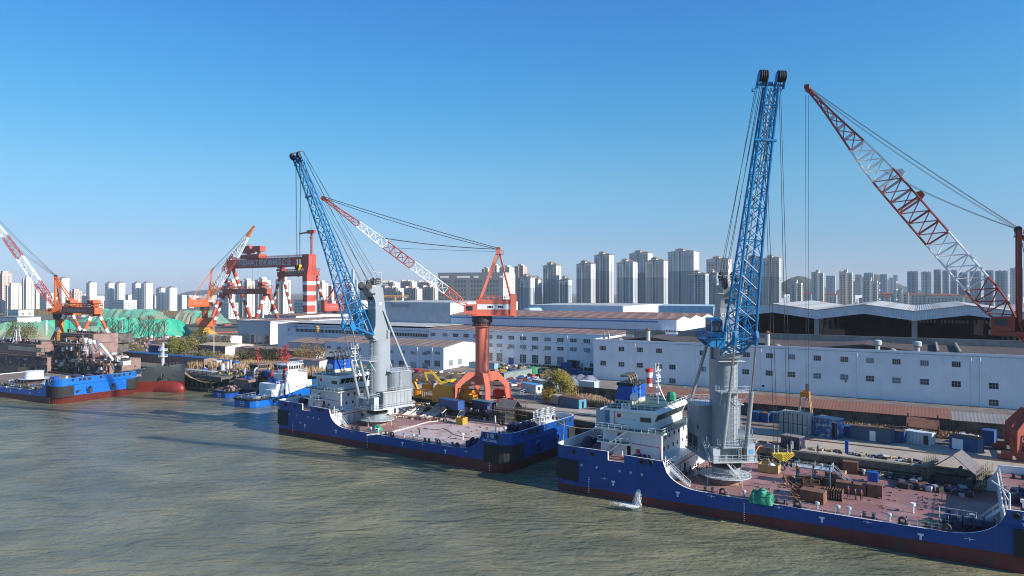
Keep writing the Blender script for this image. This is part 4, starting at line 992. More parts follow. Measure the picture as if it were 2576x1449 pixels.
# dark crane at the right edge
CR = Vector((113.0,144.6,0))
TR = quay_crane('portal_crane', 'dark rust-red portal crane at the right edge with long red and white jib', CR, (-.86,.51), D(2035,226,171), 31.0, 33.0, (4.6,55.2), (m_cranered, m_jibwhite), [(.20,'r'),(.19,'w'),(.225,'r'),(.155,'w'),(.23,'r')], maxh=5.2, scale=1.0, mbx=4.6, cabx=4.2, crk=1.55, rope=.05, nlat=24, legm=m_cranered)
b = MB(); TRi = TR[2]; tp = TRi @ D(2030,235,171)
hk = D(2031,985,171)
HB = thing('crane_hook', 'dark hook hanging on long ropes in front of the big white building', 'hook', hk)
b = MB(); b.box(-.35,.35,-.3,.3,0,1.9); b.tube((0,0,0),(0,0,-1.6),.14,6); b.ringt((0,0,-1.9),(0,1,0),.4,.12,10); part('hook_block', b, m_dark, HB)
b = MB(); tw = D(2030,240,171)
for s in (-.3,.3): b.tube((s,0,1.9), Vector((tw.x-hk.x+s*1.2,tw.y-hk.y,tw.z-hk.z)), .045, 4)
b.tube((0,0,-2.2),(0.2,-4,-10),.03,4); part('hoist_ropes', b, m_rope, HB)
# cross plates in the long jib
for fr_, m_ in ((.60,m_jibwhite),(.51,m_jibred)):
    Wj, d_ = TR[4], TR[5]; c = [Wj(fr_,i,j) for i,j in ((-1,-1),(1,-1),(1,1),(-1,1))]; ax_ = d_.normalized()
    b = MB(); b.ext([p-ax_*.15 for p in c], ax_*.3); b.ext([c[3]-ax_*1.2,c[3]+ax_*1.2,c[3]+ax_*.6+(c[3]-c[0]).normalized()*1.3,c[3]-ax_*.6+(c[3]-c[0]).normalized()*1.3],(c[2]-c[3]).normalized()*.3); part('cross_plate', b, m_, TR[3])
# far left portal crane on an ochre column
CL = G(150,868,ZQ); CL = D(150,850,405); CL.z = 0
TL = quay_crane('portal_crane', 'orange portal crane with ochre column at the far left with hazard stripes', CL, (-1,.05), D(-40,520,400), 33.0, 28.7, (2.4,51.0), (m_craneor, m_jibwhite), [(.24,'r'),(.24,'w'),(.24,'r'),(.14,'w'),(.14,'r')], colr=2.3, colm=m_cyl, legs=False, crk=1.6, maxh=3.6, stripe_back=True, nlat=24, rope=.08, backx=-11)
# second orange crane, flared yellow foot
C2c = D(515,840,552); C2c.z = 0
TC = quay_crane('portal_crane', 'orange crane with flared yellow foot and jib raised to the right', C2c, (.9,.43), D(638,570,540), 38, 29.8, (5.5,60), (m_craneor, m_jibwhite), [(.16,'y'),(.22,'w'),(.22,'r'),(.28,'w'),(.12,'y')], colr=2.3, legs=False, maxh=5.6, scale=1.12, crk=2.0, rope=.12, nlat=22)
b = MB(); b.box(-6,6,-6,6,14,21); b.taper((-6,6,-6,6), 14, (-6,6,-6,6), 14.1); part('portal_body', b, m_craneor, TC[0])
b = MB(); b.taper((-11,11,-9,9), ZQ, (-4,4,-5,5), 12.0); b.box(-4,4,-5,5,12,14); part('portal_foot', b, mat('foot_ochre',(.62,.30,.04),.6), TC[0])
# small crane behind the halls
C5 = D(848,790,640); C5.z = 0
T5 = quay_crane('small_crane', 'small bright red luffing crane behind the white halls', C5, (.75,.66), D(872,703,640), 30, 24, (-3,46), (mat('bright_crane_red',(.50,.06,.035),.5), m_jibwhite), [(1.0,'b')], colr=3, legs=False, maxh=3.0, scale=1.35, rope=.08, nlat=8)
# ------------------------------------------------------------------ gantry cranes
def gantry(name, label, A, B, zt, gh, gw, mats, legw, trolleys=(), letters=None, lsize=5, box_leg=None, rail=True, zb=ZQ, spread=14, tilt=True, stripes=True, cx_=0, lcol=None, stripe_from=.25):
    A = Vector((A[0],A[1],0)); B = Vector((B[0],B[1],0)); d = (B-A); L = d.length; rz = math.atan2(d.y, d.x)
    T = thing(name, label, 'gantry crane', A, rz, 'gantry cranes of the shipyard'); body = mats
    b = MB(); b.box(-4,L+4,-gw/2,gw/2,zt-gh,zt); GR = part('girder', b, body, T)
    if rail:
        b = MB(); b.rail([(-4,-gw/2,zt),(L+4,-gw/2,zt)],2.0,5,.16); b.rail([(-4,gw/2,zt),(L+4,gw/2,zt)],2.0,5,.16); part('girder_railing', b, body, GR)
    red, wh = body, m_jibwhite
    def leg(p, q, w0, w1, box=False):
        p = Vector(p); q = Vector(q); n = max(4, int((q-p).length/(3.6 if not box else 4.4)))
        LG = None; bs = [MB(), MB()]
        for i in range(n):
            a = p.lerp(q, i/n); c = p.lerp(q, (i+1)/n); ww = w0+(w1-w0)*(i+.5)/n
            k = 1 if (stripes and stripe_from < (i+.5)/n < .93 and i % 2) else 0
            if k: c = a.lerp(c, .68)
            if not k: continue
            ww += .08
            if box: 
                wa = w0+(w1-w0)*i/n+.08; wc = w0+(w1-w0)*(i+1)/n+.08
                bs[k].taper((a.x-wa/2,a.x+wa/2,a.y-wa*.8,a.y+wa*.8), a.z, (c.x-wc/2,c.x+wc/2,c.y-wc*.8,c.y+wc*.8), c.z)
            else: bs[k].tube(a, c, ww/2, 10)
        if box: bs[0].taper((p.x-w0/2,p.x+w0/2,p.y-w0*.8,p.y+w0*.8), p.z, (q.x-w1/2,q.x+w1/2,q.y-w1*.8,q.y+w1*.8), q.z)
        else: bs[0].tube(p, q, w0/2, 10, w1/2)
        LG = part('leg', bs[0], red, T)
        if bs[1].f: part('white_stripe', bs[1], wh, LG)
        return LG
    for x, isbox in ((0, box_leg == 'A'), (L, box_leg == 'B')):
        if isbox: 
            leg((x,0,zb),(x,0,zt-gh-8), legw*1.6, legw*1.9, True)
            b = MB(); b.taper((x-legw*.95,x+legw*.95,-legw*1.5,legw*1.5), zt-gh-8, (x-legw*1.3,x+legw*1.3,-gw/2-1,gw/2+1), zt-gh+.5); b.box(x-legw*1.3,x+legw*1.3,-gw/2-1,gw/2+1,zt-gh+.5,zt+2); part('leg_head', b, red, T)
        else:
            for s in (-1,1): leg((x,s*spread,zb+2),(x,s*1.6,zt-gh), legw, legw*1.1)
            b = MB(); b.box(x-1.6,x+1.6,-2.6,2.6,zt-gh-1.2,zt-gh); b.box(x-1,x+1,-spread-3,-spread+3,zb,zb+2.5); b.box(x-1,x+1,spread-3,spread+3,zb,zb+2.5); b.box(x-.5,x+.5,-spread,spread,zb+1.4,zb+2.4); part('bogie', b, red, T)
    for (f, w_, h_) in trolleys:
        b = MB(); x = L*f; b.box(x-w_*.5,x+w_*.5,-gw*.7,gw*.7,zt+.6,zt+h_*.35); b.box(x-w_*.5,x-w_*.05,-gw*.5,gw*.5,zt+h_*.45,zt+h_); b.box(x+w_*.1,x+w_*.5,-gw*.5,gw*.5,zt+h_*.55,zt+h_*.95); b.box(x-w_*.3,x-w_*.2,-1,1,zt,zt+h_*.5); b.box(x+w_*.25,x+w_*.33,-1,1,zt,zt+h_*.6)
        b.rail([(x-w_*.5,-gw*.5,zt+h_),(x-w_*.05,-gw*.5,zt+h_)],1.5,2,.12); tr = part('trolley', b, red, T)
        r_ = MB()
        for e in (-.3,.0,.3): r_.tube((x+e*w_,-1,zt-gh+1),(x+e*w_,-1,zt-gh-22),.09,4)
        part('hoist_ropes', r_, m_rope, tr)
    if letters:
        text(letters, lsize, lcol or mat('pale_letters',(.55,.55,.6),.6), GR, (L*(.47+cx_),-gw/2-.1,zt-gh*.52), (R(90),0,0), name='girder_lettering', depth=.05)
    return T, L
g1A, g1B = D(583,655,690), D(778,646,622)
TG, Lg = gantry('goliath_crane', 'huge red gantry crane with Chinese lettering on its girder and striped legs', g1A, g1B, 74.0, 8.6, 6.5, mat('goliath_red',(.46,.07,.045),.55,var=.1,scale=.1,streak=.1), 3.4, [(.30,30,13)], '中国特种工程船舶制造企业', 7.0, 'B', spread=24, lcol=mat('white_letters',(.75,.75,.78),.6))
for _c in TG.children: pass
b = MB(); b.tube((Lg+3,0,76),(Lg+3,0,95),1.0,8); b.box(Lg-2,Lg+8,-1.5,1.5,95,98); b.bar((Lg+2,0,96.5),(Lg-14,0,95.5),1.2,1.2); b.lathe([(2.4,0),(2.4,.4)],(Lg+3,0,91),12); part('service_crane', b, _mats['goliath_red'], TG)
text('象王制造', 2.6, m_jibwhite, TG, (Lg-1,-9.0,61.5), (R(90),0,0), name='leg_lettering')
gantry('gantry_crane', 'lower red gantry crane with striped legs under the left end of the huge one', D(570,800,560), D(672,800,500), 44.5, 4.2, 4, mat('gantry_brown_red',(.33,.06,.04),.6), 2.4, [(.12,5,5),(.9,8,5)], '江苏省镇江船厂', 3.0, spread=13)
gantry('gantry_crane', 'brown red gantry crane with orange trolley between the huge gantry and its thick leg', D(708,800,680), D(792,800,640), 62.0, 5, 5, _mats['gantry_brown_red'], 2.6, [(.7,26,6),(.02,10,7)], '江苏省镇江船厂集团', 3.6, spread=15)
gantry('gantry_crane', 'orange gantry crane with red and white legs behind the far left crane', D(172,860,395), D(240,860,372), 33.5, 3.6, 4, mat('gantry_orange',(.52,.11,.03),.6), 1.5, [(.12,7,4),(.95,8,4)], 'Jiangsu Zhenjiang Shipyard (Group)', 1.9, spread=11, stripe_from=.55)

# ------------------------------------------------------------------ shipyard buildings
m_wallw = mat('white_rendered_wall', (.84,.85,.86), .8, var=.06, scale=.15, streak=.16, dirt=((.66,.67,.69),.45,.08))
m_wallb = mat('pale_blue_cladding', (.62,.69,.78), .6, var=.06, scale=.1, streak=.15, wave=(0,.6,.03))
m_wallc = mat('white_cladding', (.74,.75,.74), .6, var=.04, scale=.1, streak=.12, wave=(1,.6,.02))
m_wallg = mat('grey_cladding', (.42,.45,.5), .6, var=.06, scale=.1, streak=.12, wave=(0,.6,.03))
m_roofb = mat('rusted_sheet_roof', (.25,.135,.105), .8, var=.15, scale=.1, stripes=(0,7.0,(.34,.24,.19),.35), dirt=((.17,.08,.06),.5,.12), wave=(0,.9,.05))
m_rooft = mat('tan_sheet_roof', (.33,.25,.20), .8, var=.15, scale=.1, stripes=(0,5.0,(.25,.15,.12),.5), wave=(0,.9,.05))
m_rooflt = mat('pale_sheet_roof', (.50,.50,.48), .7, var=.1, scale=.08, stripes=(0,9.0,(.42,.40,.38),.4), wave=(0,.9,.05))
m_roofdk = mat('dark_flat_roof', (.075,.055,.05), .9, var=.2, scale=.1, dirt=((.12,.08,.065),.5,.15))
m_bband = mat('blue_band', (.10,.23,.42), .6)
m_frame = mat('window_frame', (.55,.57,.58), .5)
m_parapet = mat('weathered_parapet', (.36,.33,.29), .9, var=.2, scale=.4, streak=.4)
def win_mesh(w, h, nx, ny, name='window'):
    b = MB(); b.box(-w/2, w/2, -.10, .0, -h/2-.05, -h/2); b.box(-w/2, w/2, -.06, .0, h/2-.05, h/2)
    for i in range(nx+1): x = -w/2+w*i/nx; b.box(x-.045, x+.045, -.07, 0, -h/2, h/2)
    for j in range(1, ny): z = -h/2+h*j/ny; b.box(-w/2, w/2, -.068, 0, z-.04, z+.04)
    g = MB(); g.box(-w/2+.02, w/2-.02, -.025, .0, -h/2+.02, h/2-.02)
    return b.mesh('window', m_frame), g.mesh('pane', m_glass), [g.mesh('pane', mt) for mt in (mat('pane_pale',(.16,.19,.22),.15,var=0), mat('pane_curtain',(.30,.29,.27),.4,var=0))]
_wr = random.Random(3)
def put_window(parent, wm_, x, z, y=0, rz=0, pale=None):
    o = link('window', wm_[0], parent, (x, y, z), (0,0,rz)); k = _wr.random()
    k = 2 if k > .93 else 1 if k > .75 else 0
    if pale is not None: k = pale
    link('pane', wm_[1] if k == 0 else wm_[2][k-1], o)
def building(name, label, cat, P, L, Wd, zt, walls, roof, ridge=0.0, parapet=0.0, nridge=1, ridge_axis='a', gable=None, group=None, zb=ZQ, open_front=False):
    """box building, local x along the quay, y inland; ridge: extra height, ridge_axis a = ridge runs along x"""
    T = thing(name, label, cat, (P[0], P[1], 0), Q.rot, group)
    gm = gable or walls
    b = MB(); z0 = zb-.5
    if ridge_axis == 'a':
        prof = [(0,zt)]
        for k in range(nridge): prof += [(Wd*(k+.5)/nridge, zt+ridge), (Wd*(k+1)/nridge, zt)]
        endp = [(0,0,z0)] + [(0,y,z) for y, z in prof] + [(0,Wd,z0)]
        b.add(endp, [list(range(len(endp)))], 1); b.add([(L,y,z) for _,y,z in endp][::-1], [list(range(len(endp)))], 1)
        b.add([(0,0,z0),(L,0,z0),(L,0,zt),(0,0,zt)], [(0,1,2,3)], 0); b.add([(0,Wd,z0),(L,Wd,z0),(L,Wd,zt),(0,Wd,zt)], [(3,2,1,0)], 0)
        part('wall', b, [walls, gm], T)
        b = MB(); e = .5
        for (y0, za), (y1, zc_) in zip(prof[:-1], prof[1:]):
            b.ext([(-e,y0,za+.03),(L+e,y0,za+.03),(L+e,y1,zc_+.03),(-e,y1,zc_+.03)], (0,0,.18))
        RF = part('roof', b, roof, T)
    else:
        prof = [(0,zt)]
        for k in range(nridge): prof += [(L*(k+.5)/nridge, zt+ridge), (L*(k+1)/nridge, zt)]
        fp = [(0,0,z0),(L,0,z0)] + [(x,0,z) for x, z in prof[::-1]]
        b.add(fp, [list(range(len(fp)))], 0); b.add([(x,Wd,z) for x,_,z in fp][::-1], [list(range(len(fp)))], 0)
        b.add([(0,0,z0),(0,Wd,z0),(0,Wd,zt),(0,0,zt)], [(3,2,1,0)], 1); b.add([(L,0,z0),(L,Wd,z0),(L,Wd,zt),(L,0,zt)], [(0,1,2,3)], 1)
        part('wall', b, [walls, gm], T); b = MB()
        for (x0, za), (x1, zc_) in zip(prof[:-1], prof[1:]): b.ext([(x0,-.4,za+.03),(x1,-.4,zc_+.03),(x1,Wd+.4,zc_+.03),(x0,Wd+.4,za+.03)], (0,0,.18))
        RF = part('roof', b, roof, T)
    if parapet:
        b = MB(); b.box(0,L,0,.35,zt-.05,zt+parapet); b.box(0,L,Wd-.35,Wd,zt-.05,zt+parapet); b.box(0,.35,.35,Wd-.35,zt-.05,zt+parapet); b.box(L-.35,L,.35,Wd-.35,zt-.05,zt+parapet); part('parapet', b, walls, T)
    return T, RF
PX = 1/1.59006
def Z(x0, y0, k): return lambda x, y: ((x0+x/k)*PX, (y0+y/k)*PX)
# big white building at the right
P1 = G(1493,953,ZQ); F1 = Frame(P1, (.855,-.518)); L1 = 176
T1, R1 = building('factory_building', 'huge white factory building with small windows along the right side', 'factory', P1, L1, 48, 22.0, m_wallw, m_roofdk, parapet=1.0); T1.rotation_euler.z = F1.rot
wA = win_mesh(2.3, 1.75, 4, 1); wB = win_mesh(2.4, 1.8, 3, 2)
top = [(2413,1392),(2486,1395.4),(2560,1399),(2636,1403),(2811,1411),(2986,1418.5),(3078,1422.7),(3166,1427),(3269,1432),(3377,1437),(3480,1441.5),(3586,1446.5),(3698,1452),(3825,1457)]
row2 = [(2413,1452),(2486,1457),(2560,1461),(2636,1465),(2690,1468),(2811,1476),(2983,1487),(3077,1492),(3166,1497.6),(3269,1503),(3377,1508),(3480,1514),(3586,1521),(3698,1527),(3825,1536),(2690,1523),(2413,1550),(3975,1543.5),(3975,1610.6)]
for i, (x, y) in enumerate(top):
    p = F1.side(x*PX, y*PX); put_window(T1, wA, p.x, p.z, -.02)
for x, y in row2:
    p = F1.side(x*PX, y*PX); put_window(T1, wB, p.x, p.z, -.02, pale=1 if _wr.random() < .5 else 0)
p = F1.side(*Z(1700,950,2.07)(1467,915)); g = MB(); g.box(p.x-1.1,p.x-.1,-.06,-.03,p.z-.8,p.z+.8); part('red_curtain', g, mat('red_curtain',(.42,.05,.03),.7), T1)
dpm = MB().tube((0,-.15,0),(0,-.15,14.5),.13,6).mesh('downpipe', m_wallw)
for x in (92,645,3022-0,3046,3430,3886,3921):
    if x < 1000: continue
    p = F1.side(x*PX, 1450*PX); link('downpipe', dpm, T1, (p.x,0,7.2))
for x in (18, 45): link('downpipe', dpm, T1, (x,0,7.2))
b = MB(); b.box(0,L1,-.07,-.03,21.15,21.4); part('cornice_line', b, m_wallw, T1)
vtt = MB().disc((0,-.05,0),(0,1,0),.4,.2,14).mesh('vent_hole', m_dark)
for x, y in ((3053,1544),(2536,1510)): p = F1.side(x*PX, y*PX); link('vent_hole', vtt, T1, (p.x,0,p.z))
acb = MB(); acb.box(-.45,.45,-.45,-.02,-.35,.35); acb.disc((-.08,-.47,0),(0,1,0),.28,.04,14,1); acb.box(-.4,.4,-.4,0,-.45,-.35); acm = acb.mesh('air_conditioner', [m_white, m_dark])
p = F1.side((3000+797/2.07)*PX,(1100+878/2.07)*PX); link('air_conditioner', acm, T1, (p.x,0,p.z))
# roof structures
b = MB(); 
for x, w_, d_ in ((8,26,20),(42,30,22),(80,34,24)): b.add([(x,6,22.4),(x+w_,6,22.4),(x+w_,6+d_,22.4),(x,6+d_,22.4),(x+w_/2,6,24.2),(x+w_/2,6+d_,24.2)], [(0,1,4),(1,2,5,4),(2,3,5),(3,0,4,5)])
part('roof_hump', b, m_roofdk, R1)
b = MB(); b.box(20,150,47.2,47.8,22,24.6); b.box(118,118.6,1,46,22,23.4); b.box(124,124.6,1,46,22,23.4); b.box(2,20,30,30.5,22,25.2); part('roof_wall', b, m_parapet, R1)
def vent_pipe(u, v, h, kind):
    p = F1.side(u*PX, v*PX, 4)
    b = MB()
    if kind: b.lathe([(.85,0),(.85,h)],(0,0,0),14); b.lathe([(1.35,h+.1),(.2,h+1.1)],(0,0,0),14,1); b.lathe([(.12,h-.2),(.12,h+.3)],(.6,0,0),5)
    else: b.lathe([(.7,0),(.75,h*.45),(1.3,h*.6),(1.35,h*.9),(.9,h)],(0,0,0),14)
    o = part('roof_ventilator', b, [mat('vent_grey_green',(.42,.46,.44),.6,var=.1,scale=1,streak=.3), m_rust], R1, loc=(p.x,4,22.2)); smooth(o,35)
vent_pipe(2592,1330,4.6,1); vent_pipe(3070,1345,4.8,1); vent_pipe(3510,1375,3.8,0); vent_pipe(3669,1382,3.8,0)
for u in (2480,3110,3570): p = F1.side(u*PX,1370*PX,6); b = MB(); b.lathe([(1.4,0),(.9,.7),(.1,1.0)],(0,0,0),12); part('roof_cowl', b, m_parapet, R1, loc=(p.x,6,22.3))
b = MB()
for x in (4, 6): b.box(x-.35,x+.35,1.0,1.7,23,25.2); b.tube((x,1.3,22),(x,1.3,26.4),.1,6)
part('antenna', b, m_greyl, R1)
# three storey workshop
P3 = G(1488,930,ZQ); F3 = Frame(P3 - Q.a*0, (.858,-.5137)); LB = 208; P3o = P3 - F3.a*LB; F3 = Frame(P3o, (.858,-.5137))
T3, R3 = building('workshop_building', 'long white three-storey workshop with rows of windows behind the red portal crane', 'workshop', P3o, LB+20, 45, 22.3, m_wallw, m_roofb, ridge=1.2, parapet=.5)
z17 = Z(1700,950,2.07)
wC = win_mesh(3.3,1.7,4,2); wD = win_mesh(3.3,3.9,4,4)
for x, y in ((67,802),(167,805),(254,809),(341,812),(425,816),(536,822),(617,825),(715,830),(812,834),(912,838),(1016,843),(1121,847),(1229,852),(1340,857),(536,890),(617,893),(715,900),(812,905),(912,909),(1016,915),(1121,920),(1229,925),(1340,932)):
    p = F3.side(*z17(x,y)); put_window(T3, wC, p.x, p.z, -.02)
for x, y in ((536,985),(617,990),(812,1002),(912,1008),(1016,1015),(1121,1022)):
    p = F3.side(*z17(x,y)); put_window(T3, wD, p.x, p.z, -.02)
wE = win_mesh(1.7,1.6,2,2)
for x, y in ((1305,1056),(1380,1058)): p = F3.side(*z17(x,y)); put_window(T3, wE, p.x, p.z, -.02)
b = MB(); p = F3.side(*z17(712,1026)); b.box(p.x-1.4,p.x+1.4,-.12,.0,ZQ,ZQ+3.3); b.box(p.x-2.6,p.x+1.8,-1.6,0,ZQ+3.7,ZQ+3.9,1); part('door', b, [m_blue2, m_wallw], T3)
p = F3.side(*z17(1230,1060)); b = MB(); b.box(p.x-1.7,p.x+1.7,-.08,0,ZQ,ZQ+3.8,1); b.box(p.x-3.1,p.x-1.7,-.5,-.3,ZQ,ZQ+3.8); b.box(p.x+1.7,p.x+3.1,-.5,-.3,ZQ,ZQ+3.8); part('sliding_door', b, [mat('door_blue',(.03,.09,.19),.5), m_void], T3)
for x, y in ((632,935),(688,918),(832,926),(882,932),(990,932),(1092,868),(1142,870),(1310,880),(1363,880),(1355,952),(1380,1030)):
    p = F3.side(*z17(x,y)); link('air_conditioner', acm, T3, (p.x,0,p.z))
for x in (40,128,150,172,196): link('downpipe', dpm, T3, (x,0,7.2))
b = MB(); b.box(0,LB,-.1,-.03,20.9,21.15); b.box(100,LB,-.08,-.03,12.4,12.6); part('cornice_line', b, m_wallw, T3)
# striped left part with long strip window
zE = Z(1050,1300,2.07); pa = F3.side(*zE(275,33)); pb = F3.side(*zE(1370,86)); pc = F3.side(*zE(845,60))
b = MB(); b.box(pa.x,pb.x,-.06,0,18.3,20.1,1)
n = int((pb.x-pa.x)/1.1)
for i in range(n+1): b.box(pa.x+i*1.1-.12, pa.x+i*1.1+.12, -.14, -.05, 18.3, 20.1)
part('strip_window', b, [m_frame, m_dark], T3)
pl_ = F3.side(723,815); xe = F3.side(1080,830).x
b = MB(); b.box(pl_.x,xe,-.05,.3,15.5,22.35); b.box(0,pl_.x,0,45,0,1); part('cladding', b, mat('pale_grey_cladding',(.68,.74,.81),.6,wave=(0,.6,.02)), T3)
b = MB(); b.box(pl_.x,xe,-.09,-.05,21.2,21.5); part('blue_stripe', b, m_bband, T3)
b = MB(); p = F3.side(744,819); b.ringt((p.x,-.1,21.2),(0,1,0),.9,.12,14); b.bar((p.x-.7,-.12,21.0),(p.x+.7,-.12,21.6),.1,.2); part('round_emblem', b, m_bband, T3)
put_window(T3, wE, F3.side(*zE(218,33)).x, 19.4, -.06)
b = MB(); b.box(pl_.x,xe-2,-.3,45.3,23.6,23.72); b.xf(Matrix.Identity(4)); part('pale_roof_section', b, m_rooflt, R3)
T3.location = T3.location
# low brown-roofed warehouse
Pw = G(1116,930,ZQ); Fw = Frame(Pw, (.858,-.5137)); xl = Fw.side(817,890).x; Pwo = Pw + Fw.a*xl; Lw = -xl; Fw = Frame(Pwo, (.858,-.5137))
TW, RW = building('warehouse', 'low white warehouse with rust-brown roof and bright gable beside the red crane column', 'warehouse', Pwo, Lw, 32, 16.7, m_wallb, m_rooft, ridge=2.0, gable=m_wallc)
wF = win_mesh(2.9,1.4,4,1); wG = win_mesh(3.2,2.6,4,3)
for x, y in ((552,183),(633,190),(712,195),(796,202),(1060,218),(1160,223),(1248,231),(1345,237),(975,213)): p = Fw.side(*zE(x,y)); put_window(TW, wF, p.x, p.z, -.02, pale=1)
for x, y in ((1065,310),(1150,318),(1248,329),(1347,339)): p = Fw.side(*zE(x,y)); put_window(TW, wG, p.x, p.z, -.02)
p = Fw.side(*z17(65,955)); put_window(TW, wF, Lw-9, 14.2, -.02, pale=1); put_window(TW, wF, Lw-3.4, 14.2, -.02, pale=1); put_window(TW, wG, Lw-3.6, 9.4, -.02); put_window(TW, wG, Lw-9.3, 9.4, -.02)
for y in (5.5,12.5): put_window(TW, wG, Lw+.02, 9.4, y, R(90), pale=1)
b = MB(); b.box(Lw,Lw+.08,18,22,ZQ,ZQ+4); part('door', b, m_wallc, TW)
for x in (Lw-6.2, Lw*.55, Lw*.8, Lw*.3): link('downpipe', dpm, TW, (x,0,2.2))
b = MB(); b.box(-.5,Lw+.5,-.55,-.4,16.5,16.8); part('gutter', b, m_wallw, RW)
Pl = G(724,899,ZQ); Fl = Frame(Pl, (.858,-.5137)); rr = Fl.side(820,880).x
building('warehouse', 'grey corrugated warehouse with tan roof at the left end of the brown-roofed one', 'warehouse', Pl, rr, 26, 15.0, m_wallg, m_rooft, ridge=1.8)
# left hall
Ph = G(598,862,ZQ); Fh = Frame(Ph, (.858,-.5137)); Lh = Fh.side(680,860).x
TH, RH = building('assembly_hall', 'grey-blue hall with bright white end and five tall windows near the goliath crane', 'hall', Ph, Lh, 78, 21.6, m_wallg, m_roofb, ridge=.9, parapet=.9, gable=m_wallc)
wH = win_mesh(5.0,7.0,4,4)
zz = Z(700,1200,4.83)
for x, y in ((1270,765),(1393,770),(1520,777),(1645,782),(1775,785)): p = Fh.side(*zz(x,y)); put_window(TH, wH, p.x, min(p.z,11.5), -.02)
b = MB(); b.box(Lh,Lh+.1,40,50,ZQ,ZQ+9); part('sliding_door', b, m_void, TH)
Ph2 = Vector((-.363*585,585,0)); Fh2 = Frame(Ph2,(.858,-.5137)); Lh2 = Fh2.side(745,800).x
building('assembly_hall', 'flat brown-roofed hall standing just behind the grey-blue one', 'hall', Ph2, Lh2, 60, 22.0, m_wallg, m_roofb, ridge=.6, gable=m_wallc)
Ph3 = Vector((-.318*560,560,0)); building('assembly_hall', 'white low hall to the right of the flat brown-roofed one', 'hall', Ph3 , 40, 110, 18.5, m_wallg, m_roofb, ridge=1.4, gable=m_wallc)
# tall grey hall and blue-striped hall with zigzag gable
c0 = 318.0
def on_c(u, c=c0): Y = c/(.5137*(u-1288)/FPX+.858); return Vector(((u-1288)/FPX*Y, Y, 0))
A0 = on_c(955); A1 = on_c(1133); 
TA, RA = building('assembly_hall', 'tall pale grey hall with flat roof behind the workshop and the blue boom crane', 'hall', A0, (A1-A0).length, 76, 35.6, mat('long_hall_cladding',(.42,.46,.52),.6,wave=(0,1.2,.03),streak=.1), m_rooflt, ridge=.7, gable=m_wallc)
b = MB(); b.box(.5,(A1-A0).length,-.06,0,31.6,31.9); part('seam', b, m_wallg, TA)
text('ZHENJIANG', 3.0, mat('grey_letters',(.2,.22,.26),.6), TA, (8,-.08,33.6), (R(90),0,0), name='wall_lettering', align='LEFT')
B0 = on_c(1134); B1_ = on_c(1702)
TBh, RB = building('assembly_hall', 'long pale hall with blue stripe, brown roof and white zigzag end wall', 'hall', B0, (B1_-B0).length, 66, 28.6, m_wallb, m_roofb, ridge=1.6, nridge=3, gable=m_wallc)
b = MB(); b.box(0,(B1_-B0).length*.93,-.08,0,27.2,27.9); part('blue_stripe', b, m_bband, TBh)
b = MB(); 
for i in range(150): b.box(2+i*1.3,2.6+i*1.3,-.25,0,22.7,23.6)
part('louvre_strip', b, m_dark, TBh, kind='stuff')
A = on_c(1656,420); Bq = on_c(1795,420); building('storage_hall', 'pale blue low hall seen above the brown roof beside crane 03', 'hall', A, (Bq-A).length, 30, 33.0, mat('light_blue_cladding',(.45,.60,.70),.6), mat('light_blue_roof',(.42,.55,.62),.6), ridge=.8)
A = on_c(1330,430); Bq = on_c(1567,430); building('storage_hall', 'white long low hall seen above the brown roof below the towers', 'hall', A, (Bq-A).length, 95, 32.4, m_wallb, m_rooflt, ridge=.5, gable=m_wallc)
A = on_c(1323,400); b = MB(); pr_ = [(-3.6,0,6),(3.6,0,6),(4.2,0,8.5),(4.2,0,10.5),(2.4,0,12.5),(-2.4,0,12.5),(-4.2,0,10.5),(-4.2,0,8.5)]
b.ext([(x,y,z+18.5) for x,y,z in pr_],(0,16,0)); solo('storage_tank', b, mat('sky_blue_panel',(.1,.4,.7),.4) if False else mat('duct_blue',(.36,.58,.66),.5), 'light blue eight-sided duct end above the long brown roof', 'duct', (A.x,A.y,0), Q.rot)
# open ship hall with three shallow gables
H0 = on_c(1828,322); sp = 36.6; nsp = 6; HL = sp*nsp; depth = 130
TO = thing('ship_hall', 'wide open ship hall with pale wavy gables and dark interior at right', 'hall', H0, Q.rot)
Fo = Frame(H0, (.858,-.5137)); xpk = Fo.side(1942,763).x % sp
xs = [0.0]; x = xpk - sp/2
pts = []
k = 0; x = xpk - sp
while x < HL+sp: pts.append((x, 36.6 if k % 2 == 0 else 34.0)); x += sp/2; k += 1
pts = [(x, z) for x, z in pts if x >= -2 and x <= HL+2]
b = MB(); mcl = mat('hall_fascia',(.62,.66,.72),.6,wave=(0,.9,.05),streak=.1)
for (x0, z0), (x1, z1) in zip(pts[:-1], pts[1:]): b.ext([(x0,0,z0-3.8),(x1,0,z1-3.8),(x1,0,z1),(x0,0,z0)],(0,.4,0))
part('fascia', b, mcl, TO)
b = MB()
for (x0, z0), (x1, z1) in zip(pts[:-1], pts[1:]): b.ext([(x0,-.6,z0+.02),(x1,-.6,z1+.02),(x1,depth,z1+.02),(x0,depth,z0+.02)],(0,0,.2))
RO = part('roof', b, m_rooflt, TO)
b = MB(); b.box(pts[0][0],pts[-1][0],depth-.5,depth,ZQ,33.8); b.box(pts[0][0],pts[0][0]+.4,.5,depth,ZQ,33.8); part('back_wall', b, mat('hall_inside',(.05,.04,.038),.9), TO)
for (x, z) in pts:
    if z < 35:
        b = MB(); b.box(x-1.0,x+1.0,.6,1.6,ZQ,z-3.6); b.box(x-.2,x+.2,1.6,depth-2,z-6,z-5.4); 
        for yy in (18,40,64,90): b.box(x-.6,x+.6,yy,yy+1,ZQ,z-3.6)
        part('column', b, mat('hall_column',(.30,.29,.27),.7), TO)
